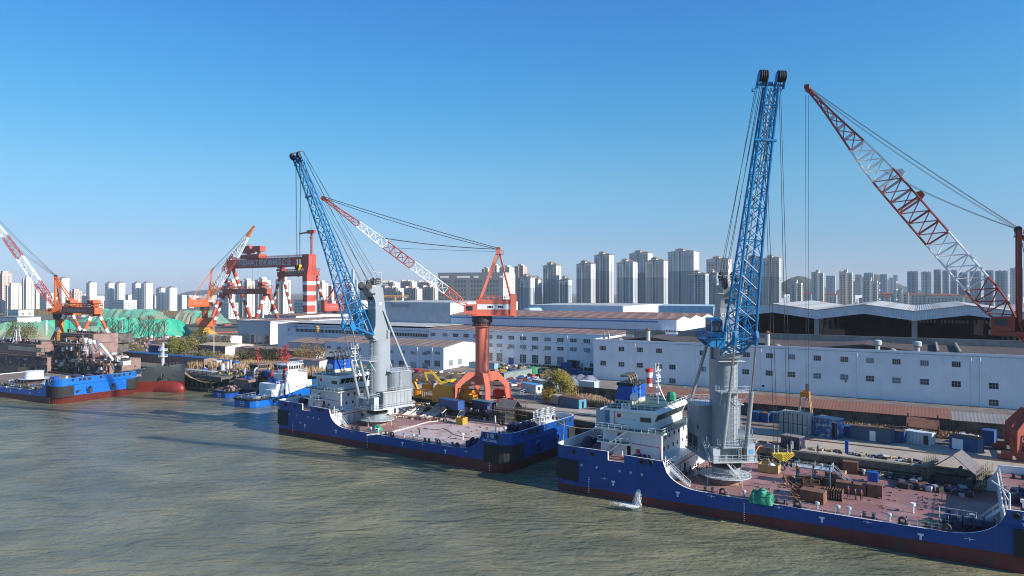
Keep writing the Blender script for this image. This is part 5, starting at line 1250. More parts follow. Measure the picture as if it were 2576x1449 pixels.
for x, w_, z in ((pts[0][0]+sp*1.05,9,22),(pts[0][0]+sp*2.55,3,25)):
    b = MB(); b.box(x,x+w_,1.0,3.0,z,z+4); b.box(x+1,x+3,1.2,2.8,z+4,z+6); part('bridge_crane', b, m_rust, TO)
b = MB(); b.box(pts[0][0]+sp*3.0,pts[0][0]+sp*5.8,1.5,2.5,25.0,27.0); part('bridge_crane', b, m_cranered, TO)
lit = MB()
for i in range(46):
    if i % 9 == 8: continue
    lit.box(pts[0][0]+sp*1.9+i*1.7, pts[0][0]+sp*1.9+i*1.7+1.2, depth-.62, depth-.52, 24.4, 26.2)
part('rear_window', lit, mat('far_daylight_window',(.62,.60,.5),.5,var=0), TO, kind='stuff')
# fence wall, lean-to sheds
def wallrun(name, label, p, q, h, th, m, cat, z=ZQ):
    d = (q-p); L = d.length; b = MB(); b.box(0,L,0,th,-.3,h)
    return solo(name, b, m, label, cat, (p.x,p.y,z), math.atan2(d.y,d.x))
m_fence = mat('stained_concrete', (.15,.13,.115), .9, var=.3, scale=.5, streak=.9, dirt=((.035,.032,.03),.8,.25))
YF = 41
def onQ(u, y): c = 161+ y; Y = (Q.o.x*.5137+Q.o.y*.858+y)/(.5137*(u-1288)/FPX+.858); return Vector(((u-1288)/FPX*Y, Y, 0))
p0 = onQ(1612,YF); p1 = onQ(2390,YF); p2 = onQ(2650,YF)
SH = thing('lean_to_shed', 'long shed with corrugated red-brown roof along the dark stained wall', 'shed', (p0.x,p0.y,ZQ), Q.rot); L = (p1-p0).length
b = MB(); b.box(0,L,0,.3,-.2,3.5); part('wall', b, m_fence, SH); b = MB(); b.box(0,L,6.4,6.6,0,4.6); part('back_wall', b, m_wallw, SH)
b = MB(); b.ext([(-.4,-.9,3.55),(L+.2,-.9,3.55),(L+.2,6.6,5.0),(-.4,6.6,5.0)],(0,0,.12)); part('roof', b, mat('red_brown_corrugated',(.27,.115,.075),.8,var=.12,scale=.2,stripes=(0,.8,(.20,.085,.058),.4)), SH)
SG = thing('lean_to_shed', 'grey corrugated roof shed continuing the wall to the right edge', 'shed', (p1.x,p1.y,ZQ), Q.rot); L = (p2-p1).length
b = MB(); b.box(0,L,-.3,0,-.2,3.3); part('wall', b, m_fence, SG)
b = MB(); b.ext([(.3,-1.2,3.4),(L,-1.2,3.4),(L,6.0,4.6),(.3,6.0,4.6)],(0,0,.12)); part('roof', b, mat('grey_corrugated',(.27,.25,.235),.8,var=.12,scale=.2,stripes=(0,.8,(.19,.18,.17),.4)), SG)
p3 = onQ(1428,47); wallrun('boundary_wall','dark stained concrete wall between the small willow and the bridge of the near barge', p3, onQ(1612,45), 3.6, .3, m_fence, 'wall')
# red and white chimney
pch = onQ(1633,50); CH = thing('chimney', 'slim red and white banded chimney in front of the white factory wall', 'chimney', (pch.x,pch.y,0))
zs = [ZQ,8.6,10.6,12.6,14.5,16.2,17.4]
for i in range(6):
    b = MB(); r0 = .95 if i < 4 else (.95,1.25)[i-4]; r1 = .95 if i < 3 else (.95,1.25,1.3)[i-3]; b.lathe([(r0,zs[i]),(r1,zs[i+1])],(0,0,0),18); smooth(part('band', b, m_white if i % 2 == 0 else mat('chimney_red',(.5,.05,.035),.5), CH),30)

# ------------------------------------------------------------------ the city behind
m_twhite = mat('tower_white', (.70,.70,.68), .8, var=.05, scale=.02)
m_tgrey = mat('tower_blue_grey', (.37,.42,.47), .8, var=.06, scale=.02)
m_tgrey2 = mat('tower_warm_grey', (.42,.43,.44), .8, var=.06, scale=.02); m_tgrey3 = mat('tower_dark_slate', (.31,.36,.42), .8, var=.06, scale=.02); m_twhite2 = mat('tower_off_white', (.66,.63,.58), .8, var=.05, scale=.02)
m_tbrown = mat('tower_base_brown', (.13,.075,.06), .8)
m_troof = mat('tower_roof_tile', (.23,.20,.18), .8)
m_tcream = mat('tower_cream', (.66,.60,.52), .8, var=.05, scale=.02)
m_tpink = mat('tower_pink', (.55,.40,.34), .8, var=.05, scale=.02)
m_tpale = mat('tower_pale', (.66,.64,.60), .8, var=.05, scale=.02)
m_thaze = mat('tower_slate', (.44,.46,.48), .8, var=.06, scale=.02)
m_twin = mat('tower_window', (.13,.14,.155), .3, var=0)
m_tbalc = mat('tower_balcony', (.58,.58,.57), .7)
ORD = ['first','second','third','fourth','fifth','sixth','seventh','eighth','ninth','tenth','eleventh','twelfth','thirteenth','fourteenth','fifteenth','sixteenth','seventeenth','eighteenth','nineteenth','twentieth','twenty-first','twenty-second','twenty-third','twenty-fourth','twenty-fifth','twenty-sixth']
RC = R(-31)
def facade(b, x0, x1, z0, z1, y, face, st=3.0, cw=3.6, ww=1.5, wh=1.6, balc=None, bb=None, rnd=None):
    """window panes on one face; face 'f' is at y=const looking to -y, 'r' at x=const looking to +x"""
    n = max(1, int((x1-x0)/cw)); k = max(1, int((z1-z0)/st)); s = (x1-x0)/n
    for i in range(n):
        c = x0+s*(i+.5); isb = bb is not None and i % 3 == 1
        w_ = ww*1.35 if isb else ww
        for j in range(k):
            z = z0+(j+.25)*st
            if face == 'f': b.add([(c-w_/2,y-.12,z),(c+w_/2,y-.12,z),(c+w_/2,y-.12,z+wh),(c-w_/2,y-.12,z+wh)], [(0,1,2,3)])
            else: b.add([(y+.12,c-w_/2,z),(y+.12,c+w_/2,z),(y+.12,c+w_/2,z+wh),(y+.12,c-w_/2,z+wh)], [(0,1,2,3)])
            if isb:
                if face == 'f': bb.box(c-w_*.7,c+w_*.7,y-1.2,y,z-.5,z+.35)
                else: bb.box(y,y+1.2,c-w_*.7,c+w_*.7,z-.5,z+.35)
def hip(b, x0, x1, y0, y1, z, h, e=1.0):
    x0-=e; x1+=e; y0-=e; y1+=e; w_ = min(x1-x0, y1-y0)*.42
    b.box(x0,x1,y0,y1,z,z+.4); b.taper((x0,x1,y0,y1), z+.4, (x0+w_,x1-w_,y0+w_,y1-w_), z+.4+h)
def tower(u0, u1, v, Y, label, style, group, split=None, vlow=None):
    zt = 42 + (734-v)*Y/FPX; W_ = (u1-u0)*Y/FPX*(1.1 if style == 'A' else 1.0); P = Vector(((u0-1288)/FPX*Y, Y, 0))
    L, Dp = W_*.74, W_*.62
    if style == 'F': L, Dp = W_*.88, W_*.4
    if style == 'C': L, Dp = W_*.66, W_*.5; zt += (hash(round(u0)) % 5)*1.6
    T = thing('apartment_tower', label, 'tower block', P, RC, group)
    b = MB(); wn = MB(); bl = MB(); rf = MB(); mats = None; zb = ZQ
    if style == 'A':
        k_ = round(u0) % 3; mats = [(m_tgrey, m_tgrey2, m_tgrey3)[k_], (m_twhite, m_twhite2, m_twhite)[k_], m_tbrown]; zs = zb + (zt-zb)*(.70 if split is None else split)
        blocks = [(0,.42,0,.8,zt-6.5), (.26,.56,.16,1.0,zt-1.5), (.50,1.0,.05,.9,zt-5.0)]
        for x0, x1, y0, y1, z1 in blocks:
            X0, X1, Y0, Y1 = x0*L, x1*L, y0*Dp, y1*Dp
            b.box(X0,X1,Y0,Y1,zb,zb+7,2); b.box(X0,X1,Y0,Y1,zb+7,zs,0); b.box(X0,X1,Y0,Y1,zs,z1,1); hip(rf,X0,X1,Y0,Y1,z1,2.4)
            if y0 < .1:
                for xx in (X0+(X1-X0)*.34, X0+(X1-X0)*.68): rf.box(xx-.35,xx+.35,Y0-.18,Y0+.1,zb+7,z1-4)
                rf.box(X0,X1,Y0-.25,Y0+.1,zs-.25,zs+.25); rf.box(X0+1,X1-1,Y0-.5,Y0+.1,z1-9.4,z1-9.0)
            if y0 < .1: facade(wn,X0+.8,X1-.6,zb+8,z1-1,Y0,'f',3.0,3.5,1.4,1.5,bb=bl)
            else: facade(wn,X0+.6,X1-.6,z1-7,z1-1,Y0,'f',3.0,3.5)
            facade(wn,Y0+.8,Y1-.8,zb+8,z1-1,X1,'r',3.0,4.6,1.4,1.5,bb=bl) if x1 > .9 else facade(wn,Y0+1,Y1-1,z1-8,z1-1,X1,'r')
    elif style in 'BP':
        mats = [m_tcream if style == 'B' else m_tpink]; b.box(0,L,0,Dp,zb,zt-4); b.box(L*.15,L*.5,-Dp*.08,Dp*.5,zb,zt-3); b.box(L*.3,L*.7,Dp*.2,Dp*.8,zt-4,zt); b.box(L*.75,L,.3,Dp*.5,zt-4,zt-2.2)
        rf.box(0,L,0,Dp,zt-4,zt-3.6); facade(wn,.8,L-.8,zb+3,zt-5,0,'f',3.0,4.0,1.7,1.6); facade(wn,.8,Dp-.8,zb+3,zt-5,L,'r',3.0,4.2,1.5,1.5,bb=bl)
    elif style == 'D':       # domed-corner pale towers at the left
        mats = [m_twhite]; b.box(0,L,0,Dp,zb,zt-3); b.box(L*.2,L*.8,-Dp*.06,Dp*1.05,zb,zt-4.5); rf.taper((L*.1,L*.9,Dp*.1,Dp*.9), zt-3, (L*.35,L*.65,Dp*.35,Dp*.65), zt)
        facade(wn,.8,L-.8,zb+3,zt-4,-Dp*.06,'f',3.0,4.2,1.6,1.6); facade(wn,.8,Dp-.8,zb+3,zt-4,L,'r',3.0,5,1.4,1.5)
    elif style == 'C':       # far slabs
        mats = [m_thaze]; b.box(0,L,0,Dp,zb,zt); b.box(L*.3,L*.42,-1.5,Dp*.5,zb,zt+2); b.box(L*.7,L*.8,-1.5,Dp*.5,zb,zt+1.5); rf.box(0,L,0,Dp,zt,zt+.4)
        facade(wn,1,L-1,zb+3,zt-1,0,'f',3.2,5.0,2.6,1.4); facade(wn,.8,Dp-.8,zb+3,zt-1,L,'r',3.2,5)
    elif style == 'E':       # sandy towers at the right
        mats = [m_tcream]; b.box(0,L*.55,0,Dp,zb,zt-3); b.box(L*.5,L,Dp*.08,Dp*.95,zb,zt-4); b.box(L*.35,L*.62,Dp*.15,Dp*.7,zt-4,zt); rf.box(0,L*.5,0,Dp,zt-3,zt-2.5)
        facade(wn,.6,L*.55-.5,zb+3,zt-4,0,'f',3.0,3.4,1.5,1.5,bb=bl); facade(wn,L*.55+.5,L-.5,zb+3,zt-5,Dp*.08,'f',3.0,3.4,1.5,1.5); facade(wn,1,Dp*.9,zb+3,zt-5,L,'r',3.0,3.6,1.5,1.5,bb=bl)
    elif style == 'F':       # mid-rise blocks with stepped gables
        mats = [m_tpale, m_tpink]; k = 4; 
        for i in range(k): 
            X0, X1 = L*i/k, L*(i+.86)/k; b.box(X0,X1,0,Dp,zb,zt-2-(i%2)*1.5,0); b.box(X0+.2*(X1-X0),X0+.55*(X1-X0),-1,Dp*.6,zb,zt-(i%2)*1.5,1)
            facade(wn,X0+.4,X1-.4,zb+2,zt-4,-.02,'f',3.0,3.2,1.3,1.4)
        b.box(0,L*.96,Dp*.4,Dp,zb,zt-4); facade(wn,1,Dp-1,zb+2,zt-5,L*.965,'r',3.0,4)
    part('wall', b, mats, T)
    if rf.f: part('roof', rf, m_troof, T)
    if wn.f: part('window', wn, m_twin, T, kind='stuff')
    if bl.f: part('balcony', bl, m_tbalc, T, kind='stuff')
    return T
# main group behind the halls
GA = 'white and blue-grey apartment towers behind the halls'
m1 = [(1308,1345,690,1060,.66),(1330,1363,695,1120,.7),(1366,1411,660,1120,.66),(1407,1438,695,1040,.78),(1450,1498,656,1080,.66),(1495,1544,634,1150,.68),(1551,1604,652,1080,.66),(1583,1642,630,1230,.62),(1624,1681,648,1080,.64),(1680,1760,626,1180,.64),(1731,1784,681,980,.9),(1777,1842,645,1220,.70),(1779,1808,679,1000,.92),(1866,1926,643,1150,.58),(1918,1967,642,1120,.62)]
for i, (u0,u1,v,Y,sp_) in enumerate(m1):
    tower(u0,u1,v,Y,'white-topped blue-grey apartment tower, %s from the left in the central group' % ORD[i],'A',GA,split=sp_)
GF = 'hazy far tower blocks at the right'
fr_ = [(2078,2110,697,2600),(2151,2174,692,2600),(2173,2205,690,2400),(2247,2262,695,2300)]
e_ = [(1987,2023,704,900,'E'),(2041,2078,679,860,'E'),(2111,2151,678,860,'E'),(2169,2214,698,820,'E'),(2247,2292,725,700,'E')]
rr_ = [(2213,2238,694,2300),(2236,2252,700,2300),(2282,2318,687,1500),(2317,2350,688,1500),(2349,2372,686,1520),(2371,2392,683,1500),(2391,2412,682,1500),(2411,2440,688,1560),(2440,2475,683,1480),(2476,2505,683,1500),(2505,2542,682,1450),(2543,2580,681,1450),(2580,2620,681,1450)]
allr = sorted([(*t, 'C') for t in fr_+rr_]); 
for i, (u0,u1,v,Y,st) in enumerate(allr): tower(u0,u1,v,Y,'slate-grey slab tower in the far right row, %s from its left end' % ORD[i],'C',GF)
for i, (u0,u1,v,Y,st) in enumerate(e_): tower(u0,u1,v,Y,['short sand-coloured tower right beside crane 03 and its ropes','sand-coloured tower right of the long rope of the rust-red jib','sand-coloured tower under the middle of the rust-red jib','stepped sand-coloured tower, third of the tall ones under the red jib','low sand-coloured block with white right side near the antenna masts'][i],'E','sand-coloured towers at the right')
# office block behind the red crane
u0, u1 = 1102, 1285; Y = 620; P = Vector(((u0-1288)/FPX*Y, Y, 0)); zt = 42+(734-686)*Y/FPX
TO_ = thing('office_building', 'broad dark grey office building with sunlit-coloured right side behind the red crane mast', 'office building', P, R(-14), None)
L_, D_ = 61, 44; b = MB(); b.box(0,L_,0,D_,ZQ,zt); b.xf(Matrix.Identity(4)); part('wall', b, [mat('office_grey',(.20,.21,.225),.7,var=.05,scale=.05)], TO_)
b = MB(); b.box(L_,L_+.3,0,D_,ZQ,zt); part('end_wall', b, m_tpale, TO_)  # pale slab on the grey block: sunlight put into the end's colour
wo = MB(); wo.box(-.75,.75,-.12,0,-1.1,1.1); wom = wo.mesh('window', m_twin); wl = MB(); wl.box(-2.2,2.2,-.12,0,-1.0,1.0); wlm = wl.mesh('window', m_twhite)
for j in range(6):
    for i in range(20):
        if i % 5 == 4: continue
        link('window', wom, TO_, (2.2+i*3.0,0,zt-8-j*3.9))
for i in (0,1,4,5,6,8,11,14): link('window', wlm, TO_, (4+i*4.0,0,zt-4))
b = MB(); facade(b,3,D_-2,ZQ+6,zt-3,L_+.3,'r',3.9,5.5,1.2,2.2); part('window', b, m_twin, TO_, kind='stuff')
GB = 'tall blocks around the office building'
for i, (u0,u1,v,Y,st,lb) in enumerate([(1212,1236,672,1200,'P','pinkish tower rising behind the left roofline of the dark office building'),(1236,1258,664,1250,'B','cream tower rising behind the roofline of the dark office building'),(1256,1296,668,1220,'B','wide cream tower at the right end of the dark office building'),(1294,1328,665,1150,'P','pinkish grey tower between the office building and the central tower group')]):
    tower(u0,u1,v,Y,lb,st,GB)
# left city
GL = 'pale apartment towers far behind the left shipyard'
left = [(-6,27,682,1150,'P'),(14,52,712,1000,'B'),(36,56,712,1250,'P'),(55,84,697,1100,'B'),(84,104,728,1400,'B'),(146,173,696,1150,'D'),(174,205,727,1500,'P'),(217,242,707,1300,'D'),(264,290,708,1300,'D'),(288,314,708,1280,'D'),(332,358,708,1300,'D'),(355,383,708,1280,'D'),(393,420,721,1300,'D'),(416,445,720,1280,'D'),
 (545,569,733,1000,'B'),(567,603,702,950,'B'),(603,641,701,970,'B'),(641,680,698,930,'B'),(693,731,697,960,'B'),(794,826,706,980,'B'),(826,842,716,1300,'F'),(868,896,712,1250,'F')]
for i, (u0,u1,v,Y,st) in enumerate(left): tower(u0,u1,v,Y,'pale tower block of the left-hand city, %s from the left edge' % ORD[i],st,GL)
GM = 'stepped mid-rise blocks between the two middle cranes'
for i, (u0,u1,v,Y) in enumerate([(960,1010,706,1150),(1008,1052,704,1200),(1050,1100,706,1150),(965,1020,719,950),(1018,1066,720,930),(1062,1110,718,950),(905,960,716,1200)]):
    tower(u0,u1,v,Y,'stepped pale and pink housing block between the boom and the grey office, %s built row piece' % ORD[i] if False else ['back-row stepped housing block nearest the head of crane 02','back-row stepped housing block in the middle between crane 02 and the office building','back-row stepped housing block beside the dark office building','front-row stepped housing block next to the mast head of crane 02','front-row stepped housing block halfway to the office building','front-row stepped housing block touching the red and white jib','stepped housing block seen behind the blue boom near its foot'][i],'F',GM)
# slim far skyscrapers
for (u0,u1,v,Y,lb) in ((884,893,677,5200,'slim very distant skyscraper with flat top seen left of crane 02'),(893,901,704,5000,'shorter very distant slab touching the slim skyscraper')):
    z = 42+(734-v)*Y/FPX; w_ = (u1-u0)*Y/FPX; b = MB(); b.box(0,w_*.7,0,w_*.5,ZQ,z); b.box(w_*.2,w_*.5,-1,w_*.3,z,z+4); solo('skyscraper', b, m_thaze, lb, 'skyscraper', ((u0-1288)/FPX*Y,Y,0), RC)
# flat-roofed offices and low houses
def lowblock(u0, u1, v0, v1, Y, label, wm_, group, roof=None, rise=2.5):
    z1 = 42+(734-v0)*Y/FPX; W_ = (u1-u0)*Y/FPX
    T = thing('low_building', label, 'building', ((u0-1288)/FPX*Y, Y, 0), RC, group); L, Dp = W_*.86, min(W_*.5, 26)
    b = MB(); b.box(0,L,0,Dp,ZQ,z1); part('wall', b, wm_, T); rf = MB()
    if roof: hip(rf,0,L,0,Dp,z1,rise,.5)
    else: rf.box(-.3,L+.3,-.3,Dp+.3,z1,z1+.5)
    part('roof', rf, roof or m_parapet, T); w2 = MB(); facade(w2,.8,L-.8,ZQ+1,z1-.3,0,'f',3.2,4.2,2.2,1.5); facade(w2,.8,Dp-.8,ZQ+1,z1-.3,L,'r',3.2,4.2,2.0,1.5); part('window', w2, m_twin, T, kind='stuff')
m_tiles = mat('red_roof_tiles', (.27,.10,.07), .8, var=.15, scale=.05)
GH = 'low houses far behind the shipyard'; rnd = random.Random(11)
low = [(740,816,755,780,760,None,'white flat office with window bands left of the thick goliath leg'),(796,860,757,781,700,None,'long white four-storey office between goliath leg and blue boom'),(862,935,756,772,720,None,'long pale office behind the bright red small crane'),
 (935,1010,757,772,800,None,'pale office block with yellow crane in front'),(545,600,762,778,900,None,'dim grey block low behind the goliath left legs'),
 (2206,2262,741,752,1050,1,'row of brick houses with red tile roofs left of the antenna mast'),(2262,2330,742,752,1000,1,'row of brick houses with red tile roofs below the red jib'),(2330,2420,744,753,980,1,'long cream houses with red roofs right of the brick row'),(2420,2440,748,755,960,1,'small cream house at the end of the red roof row'),
 (2076,2106,742,752,1100,1,'cream house with red roof between two sand-coloured towers'),(2018,2042,740,751,1100,1,'cream house with red roof left of the tall sand-coloured towers'),(2222,2240,748,757,900,1,'tiny cream house in front of the stepped tower'),
 (100,140,738,752,1300,None,'low white houses behind the far left jib'),(205,262,744,756,1400,None,'long low white building right of the left crane mast'),(312,334,742,754,1450,None,'white houses between two pairs of pale towers'),(383,396,744,754,1450,None,'small white house left of the last pale pair'),(445,470,743,757,1400,None,'white houses left of the orange crane house'),(464,488,745,757,1500,None,'white low houses touching the orange crane'),
 (0,34,738,752,1300,None,'low white houses at the left edge'),(19,86,780,790,620,None,'long pale shed with dark roof at the far left'),(0,104,798,806,520,None,'long white low shed near the left edge with strip windows'),(280,345,755,759,1000,None,'long low white wall-like building below the pale pair')]
for u0,u1,v0,v1,Y,rf,lb in low: lowblock(u0,u1,v0,v1,Y,lb,m_tcream if rf else m_twhite,GH,m_tiles if rf else None)
# background small houses as one mass
b = MB()
for k in range(240):
    Y = rnd.uniform(1500,4000); X = rnd.uniform(-.78,-.42)*Y if k < 120 else rnd.uniform(.3,.8)*Y; w_ = rnd.uniform(10,34); b.box(X,X+w_,Y,Y+w_*.6,ZQ,ZQ+rnd.uniform(7,24),rnd.choice((0,0,1,2)))
solo('distant_housing', b, [m_twhite, m_tpink, m_thaze], 'mass of distant low white houses along the horizon', None, kind='stuff')
# telecom masts, tower crane
for u, v0, v1, Y, lb in ((2211,694,770,640,'tall slender antenna mast with white drums in front of the sand-coloured towers'),(2254,690,775,600,'second thin lattice antenna mast right of the sand-coloured stepped tower')):
    zt = 42+(734-v0)*Y/FPX; P = D(u,734,Y); MT = thing('antenna_mast', lb, 'antenna mast', (P.x,P.y,ZQ)); b = MB(); b.tube((0,0,0),(0,0,zt-ZQ),.35,6,.12); part('pole', b, m_greyl, MT)
    b = MB(); 
    for z in (.55,.72,.85): b.lathe([(1.1,0),(1.1,1.2)],(0,0,(zt-ZQ)*z),10)
    part('antenna', b, m_white, MT)
P = D(945,770,700); TC_ = thing('tower_crane', 'small yellow tower crane with horizontal jib right of crane 02', 'tower crane', (P.x,P.y,ZQ), R(8))
m_ty = mat('tower_crane_yellow', (.62,.34,.05), .6); b = MB(); b.bar((20,0,0),(20,0,30),1.6,1.6); part('mast', b, m_ty, TC_)
b = MB(); lattice(lambda f: b, (-8,0,30.5), (34,0,30.5), lambda f: (1.4,1.6), 14, cr=.2, lr=.12); part('jib', b, m_ty, TC_)
b = MB(); b.box(27,32,-1,1,28.5,30.3); part('counterweight', b, m_conc, TC_)

# ------------------------------------------------------------------ vessels at the left
def loft(b, secs, m=0, closed=False):
    n = len(secs[0]); base = len(b.v); vs = [p for s in secs for p in s]; fs = []
    for i in range(len(secs)-1):
        for j in range(n-1): fs.append((i*n+j, (i+1)*n+j, (i+1)*n+j+1, i*n+j+1))
    return b.add(vs, fs, m)
m_hgrey = mat('hull_grey', (.085,.10,.105), .5, var=.1, scale=.2, streak=.1)
m_hred = mat('bulb_red', (.24,.03,.022), .5, var=.1, scale=.3, streak=.1)
cf = Frame((-138.5,286,0), (.965,-.26))
CEM = thing('cargo_ship', 'grey cargo ship bow with big red bulb lying behind the sunlit blue barge', 'cargo ship', cf.w(0,0), cf.rot)
def half(s, z):   # s = metres aft of the stem head, z height -> half breadth
    f = max(0, min(1, (s - 2.0 - max(0, (10.5-z))*.85)/22)); fl = .45 + .55*max(0, min(1, z/11))
    full = 8.5*min(1, f*2.1)**.7
    return max(.02, full*(fl + (1-fl)*min(1, f*1.4)))
st = [0,1,2,3.5,5,7,9,12,15,19,24,28]; zs_ = [-2,0,2.2,4.6,4.62,6.5,8.5,10,11.6]
for sgn in (-1, 1):
    b = MB()
    for k, (za, zb_) in enumerate(((0,4),(4,9))):
        secs = [[(-s+ (1.8 if True else 0), sgn*half(s,z)+0, z*(1 if z < 11 else 1.05-.0095*s)*(1 if z < 8 else 1-.004*s)) for z in zs_[za:zb_]] for s in st]
        loft(b, secs if sgn < 0 else [x[::-1] for x in secs], 1 if k == 0 else 0)
    smooth(part('hull', b, [m_hgrey, m_hred], CEM), 60)
b = MB(); secs = [[(x, r*math.sin(R(a)), 1.3+r*1.25*math.cos(R(a))) for a in range(0,361,24)] for x, r in ((1.6,.05),(1.4,.9),(.8,1.5),(-.5,2.1),(-3,2.45),(-8,2.5),(-16,2.4))]; loft(b, secs); smooth(part('bulbous_bow', b, m_hred, CEM), 60)
b = MB(); pts = [(1.8-s, -half(s,10.5), 10.9-.085*s) for s in st] + [(1.8-s, half(s,10.5), 10.9-.085*s) for s in st[::-1]]; b.add(pts,[list(range(len(pts)))[::-1]]); part('deck', b, m_hgrey, CEM)
text('CEMCARRIER', 1.15, m_white, CEM, (-15.2,-8.95,7.6), (R(86),0,R(4)), name='name_lettering')
b = MB(); b.tube((-9,0,10.9),(-9,0,20.5),.5,8,.35)
for z in (14.5,17.2): b.box(-10,-8,-1.4,1.4,z,z+.12); b.rail([(-10,-1.4,z),(-8,-1.4,z),(-8,1.4,z)],.9,.9,.05)
b.ladder((-9.7,0,10.9),(-9.7,0,19),.6,(0,1,0),.05); part('foremast', b, m_white, CEM)
b = MB(); 
for y in (-3,-1,1,3): b.tube((-5,y-.6,11.7),(-5,y+.6,11.7),.6,10); b.box(-6,-4.4,y-.4,y+.4,10.9,11.5)
part('windlass', b, m_dark, CEM)
b = MB(); b.box(-7.6,-5.8,-half(8,7)-.55,-half(8,7)+.2,6.0,8.6); part('anchor_recess', b, m_void, CEM)
b = MB(); b.tube((-6.6,-half(8,7)-.7,8),(-6.6,-half(8,7)-.8,5.8),.2,6); b.bar((-7.6,-half(8,7)-.8,6.4),(-5.6,-half(8,7)-.8,6.4),.3,.5); part('anchor', b, m_hgrey, CEM)
for s in (5,8,12,17): b = MB(); b.ringt((1.8-s,-half(s,10.8)-.05,11.3),(0.3,1,0),.3,.1,10); part('fairlead', b, m_dark, CEM)
# ship under construction in brown primer with scaffolding
def sx(u, y=38): return s1.side(u, 900, y).x
def sz(u, v, y=38): return s1.side(u, v, y).z
UC = thing('unfinished_ship', 'brown primed ship superstructure wrapped in scaffolding behind the left blue barge', 'ship', s1.w(0,0), s1.rot)
x0, x1, x2, x3 = sx(-60), sx(119), sx(187), sx(262)
b = MB(); b.box(x0,x1,38,56,-1,10.5); b.box(x0,x1-14,40,56,10.5,16.0); b.box(x0,x1-16,42,54,16,17.0); part('accommodation_block', b, m_primer, UC)
b = MB(); b.box(x1+.5,x2,42,58,-1,17.5); b.box(x1-12,x2-6,50,62,14,21.5); part('engine_casing_block', b, m_primer, UC)
b = MB(); b.box(x2+.4,x3,39.5,55,-1,sz(225,905)); part('deckhouse_block', b, m_primer, UC)
b = MB(); b.box(x0,x3,38.2,58,-2,4.0); part('lower_hull', b, m_red, UC)
zz_ = sz(50,895,40); b = MB()
n = 9; xa, xb = sx(10), sx(93)
for i in range(n): b.box(xa+(xb-xa)*i/n+.15, xa+(xb-xa)*(i+1)/n-.15, 39.9, 40.05, 12.6, 14.6)
part('boarded_window', b, mat('window_boards',(.66,.54,.34),.8), UC)
wq = MB(); wq.box(-.45,.45,-.12,0,-.5,.5); wq.box(-.3,.3,-.14,-.1,-.35,.35,1); wqm = wq.mesh('window', [m_wood, m_void])
for i in range(9):
    link('window', wqm, UC, (x1-3-i*5.2,38,8.8)); link('window', wqm, UC, (x1-3-i*5.2,38,5.4))
for i in range(4): link('window', wqm, UC, (x1+3+i*4.4,42,12.5))
b = MB(); 
for z in (7.2,10.6): b.box(x0,x1+1,37.2,38,z,z+.18); b.rail([(x0,37.2,z+.2),(x1+1,37.2,z+.2)],1.1,2.2,.05)
part('deck_edge', b, m_primer, UC)
def greeble(parent, x0, x1, y, z0, z1, n, seed, out=1.2, mats=None, name='ship_fittings'):
    r_ = random.Random(seed); b = MB(); mats = mats or [m_primer, m_rust, m_dark, m_greyl, m_white]
    for k in range(n):
        x = r_.uniform(x0,x1); z = r_.uniform(z0,z1); w_ = r_.uniform(.15,1.3); h_ = r_.uniform(.15,1.0); d_ = r_.uniform(.2,out); m = r_.choice((0,0,0,1,1,2,3,4))
        if r_.random() < .35: b.tube((x,y-d_,z),(x+r_.uniform(-2.5,2.5),y-d_*.6,z+r_.uniform(-1.5,1.8)),r_.uniform(.05,.16),5,m=m)
        else: b.box(x-w_,x+w_,y-d_,y,z-h_,z+h_,m)
    return part(name, b, mats, parent, kind='stuff')
greeble(UC,x0,x1,38,5,10,70,1,.5); greeble(UC,x0,x1-14,42,15.5,18,60,2); greeble(UC,x1,x2,41,5,17,150,3); greeble(UC,x1-12,x2-6,54,20.5,22.6,60,4); greeble(UC,x2,x3,39.3,4,11.5,110,5); greeble(UC,x2,x3+6,46,9,13.5,130,6,5); greeble(UC,x1,x2,48,16.5,19.5,90,7,4)
m_pole = mat('scaffold_pole', (.20,.15,.10), .8)
def scaffold(parent, xa, xb, y, z0, z1, dx=2.2, dz=1.9, dpt=1.3, name='scaffolding'):
    b = MB(); n = max(1,int((xb-xa)/dx)); k = max(1,int((z1-z0)/dz))
    for i in range(n+1):
        x = xa+(xb-xa)*i/n
        for yy in (y, y-dpt): b.tube((x,yy,z0),(x,yy,z1+.8),.05,4,cap=False)
    for j in range(k+1):
        z = z0+(z1-z0)*j/k
        for yy in (y,y-dpt): b.tube((xa-.6,yy,z),(xb+.6,yy,z),.05,4,cap=False)
        if j: b.box(xa,xb,y-dpt,y,z-.9,z-.84)
    for i in range(0,n,2): b.tube((xa+(xb-xa)*i/n,y-dpt,z0),(xa+(xb-xa)*(i+1)/n,y-dpt,z1),.045,4,cap=False)
    return part(name, b, m_pole, parent, kind='stuff')
scaffold(UC,x1,x2,41.5,2,17.5); scaffold(UC,x2,x3,39,3,10.5); scaffold(UC,x1-14,x2-6,49.5,15,21.5)
scaffold(UC,sx(93),x1,37.9,10.7,15)
b = MB(); 
for (u,v,uu,vv,r) in ((333,895,358,935,.0),): pass
def pipe_uv(u0,v0,u1,v1,y,r,m=m_steel,name='exhaust_pipe'):
    a = s1.side(u0,v0,y); c = s1.side(u1,v1,y); b = MB(); b.tube(a,c,r,8); return part(name, b, m, UC)
pipe_uv(207,843,215,870,42,.35); pipe_uv(221,860,236,896,41,.4); pipe_uv(236,896,237,930,41,.38); pipe_uv(242,852,250,880,44,.35); pipe_uv(232,860,246,886,45,.3)
pipe_uv(252,866,284,905,40,.62,m_white); pipe_uv(280,915,287,930,40,.5)
b = MB(); a = s1.side(212,905,42)
for i,j in ((-1.6,-1),(1.6,-1),(1.6,1),(-1.6,1)): b.tube((a.x+i,42+j,9),(a.x+i*.6,42+j*.6,16.5),.12,5)
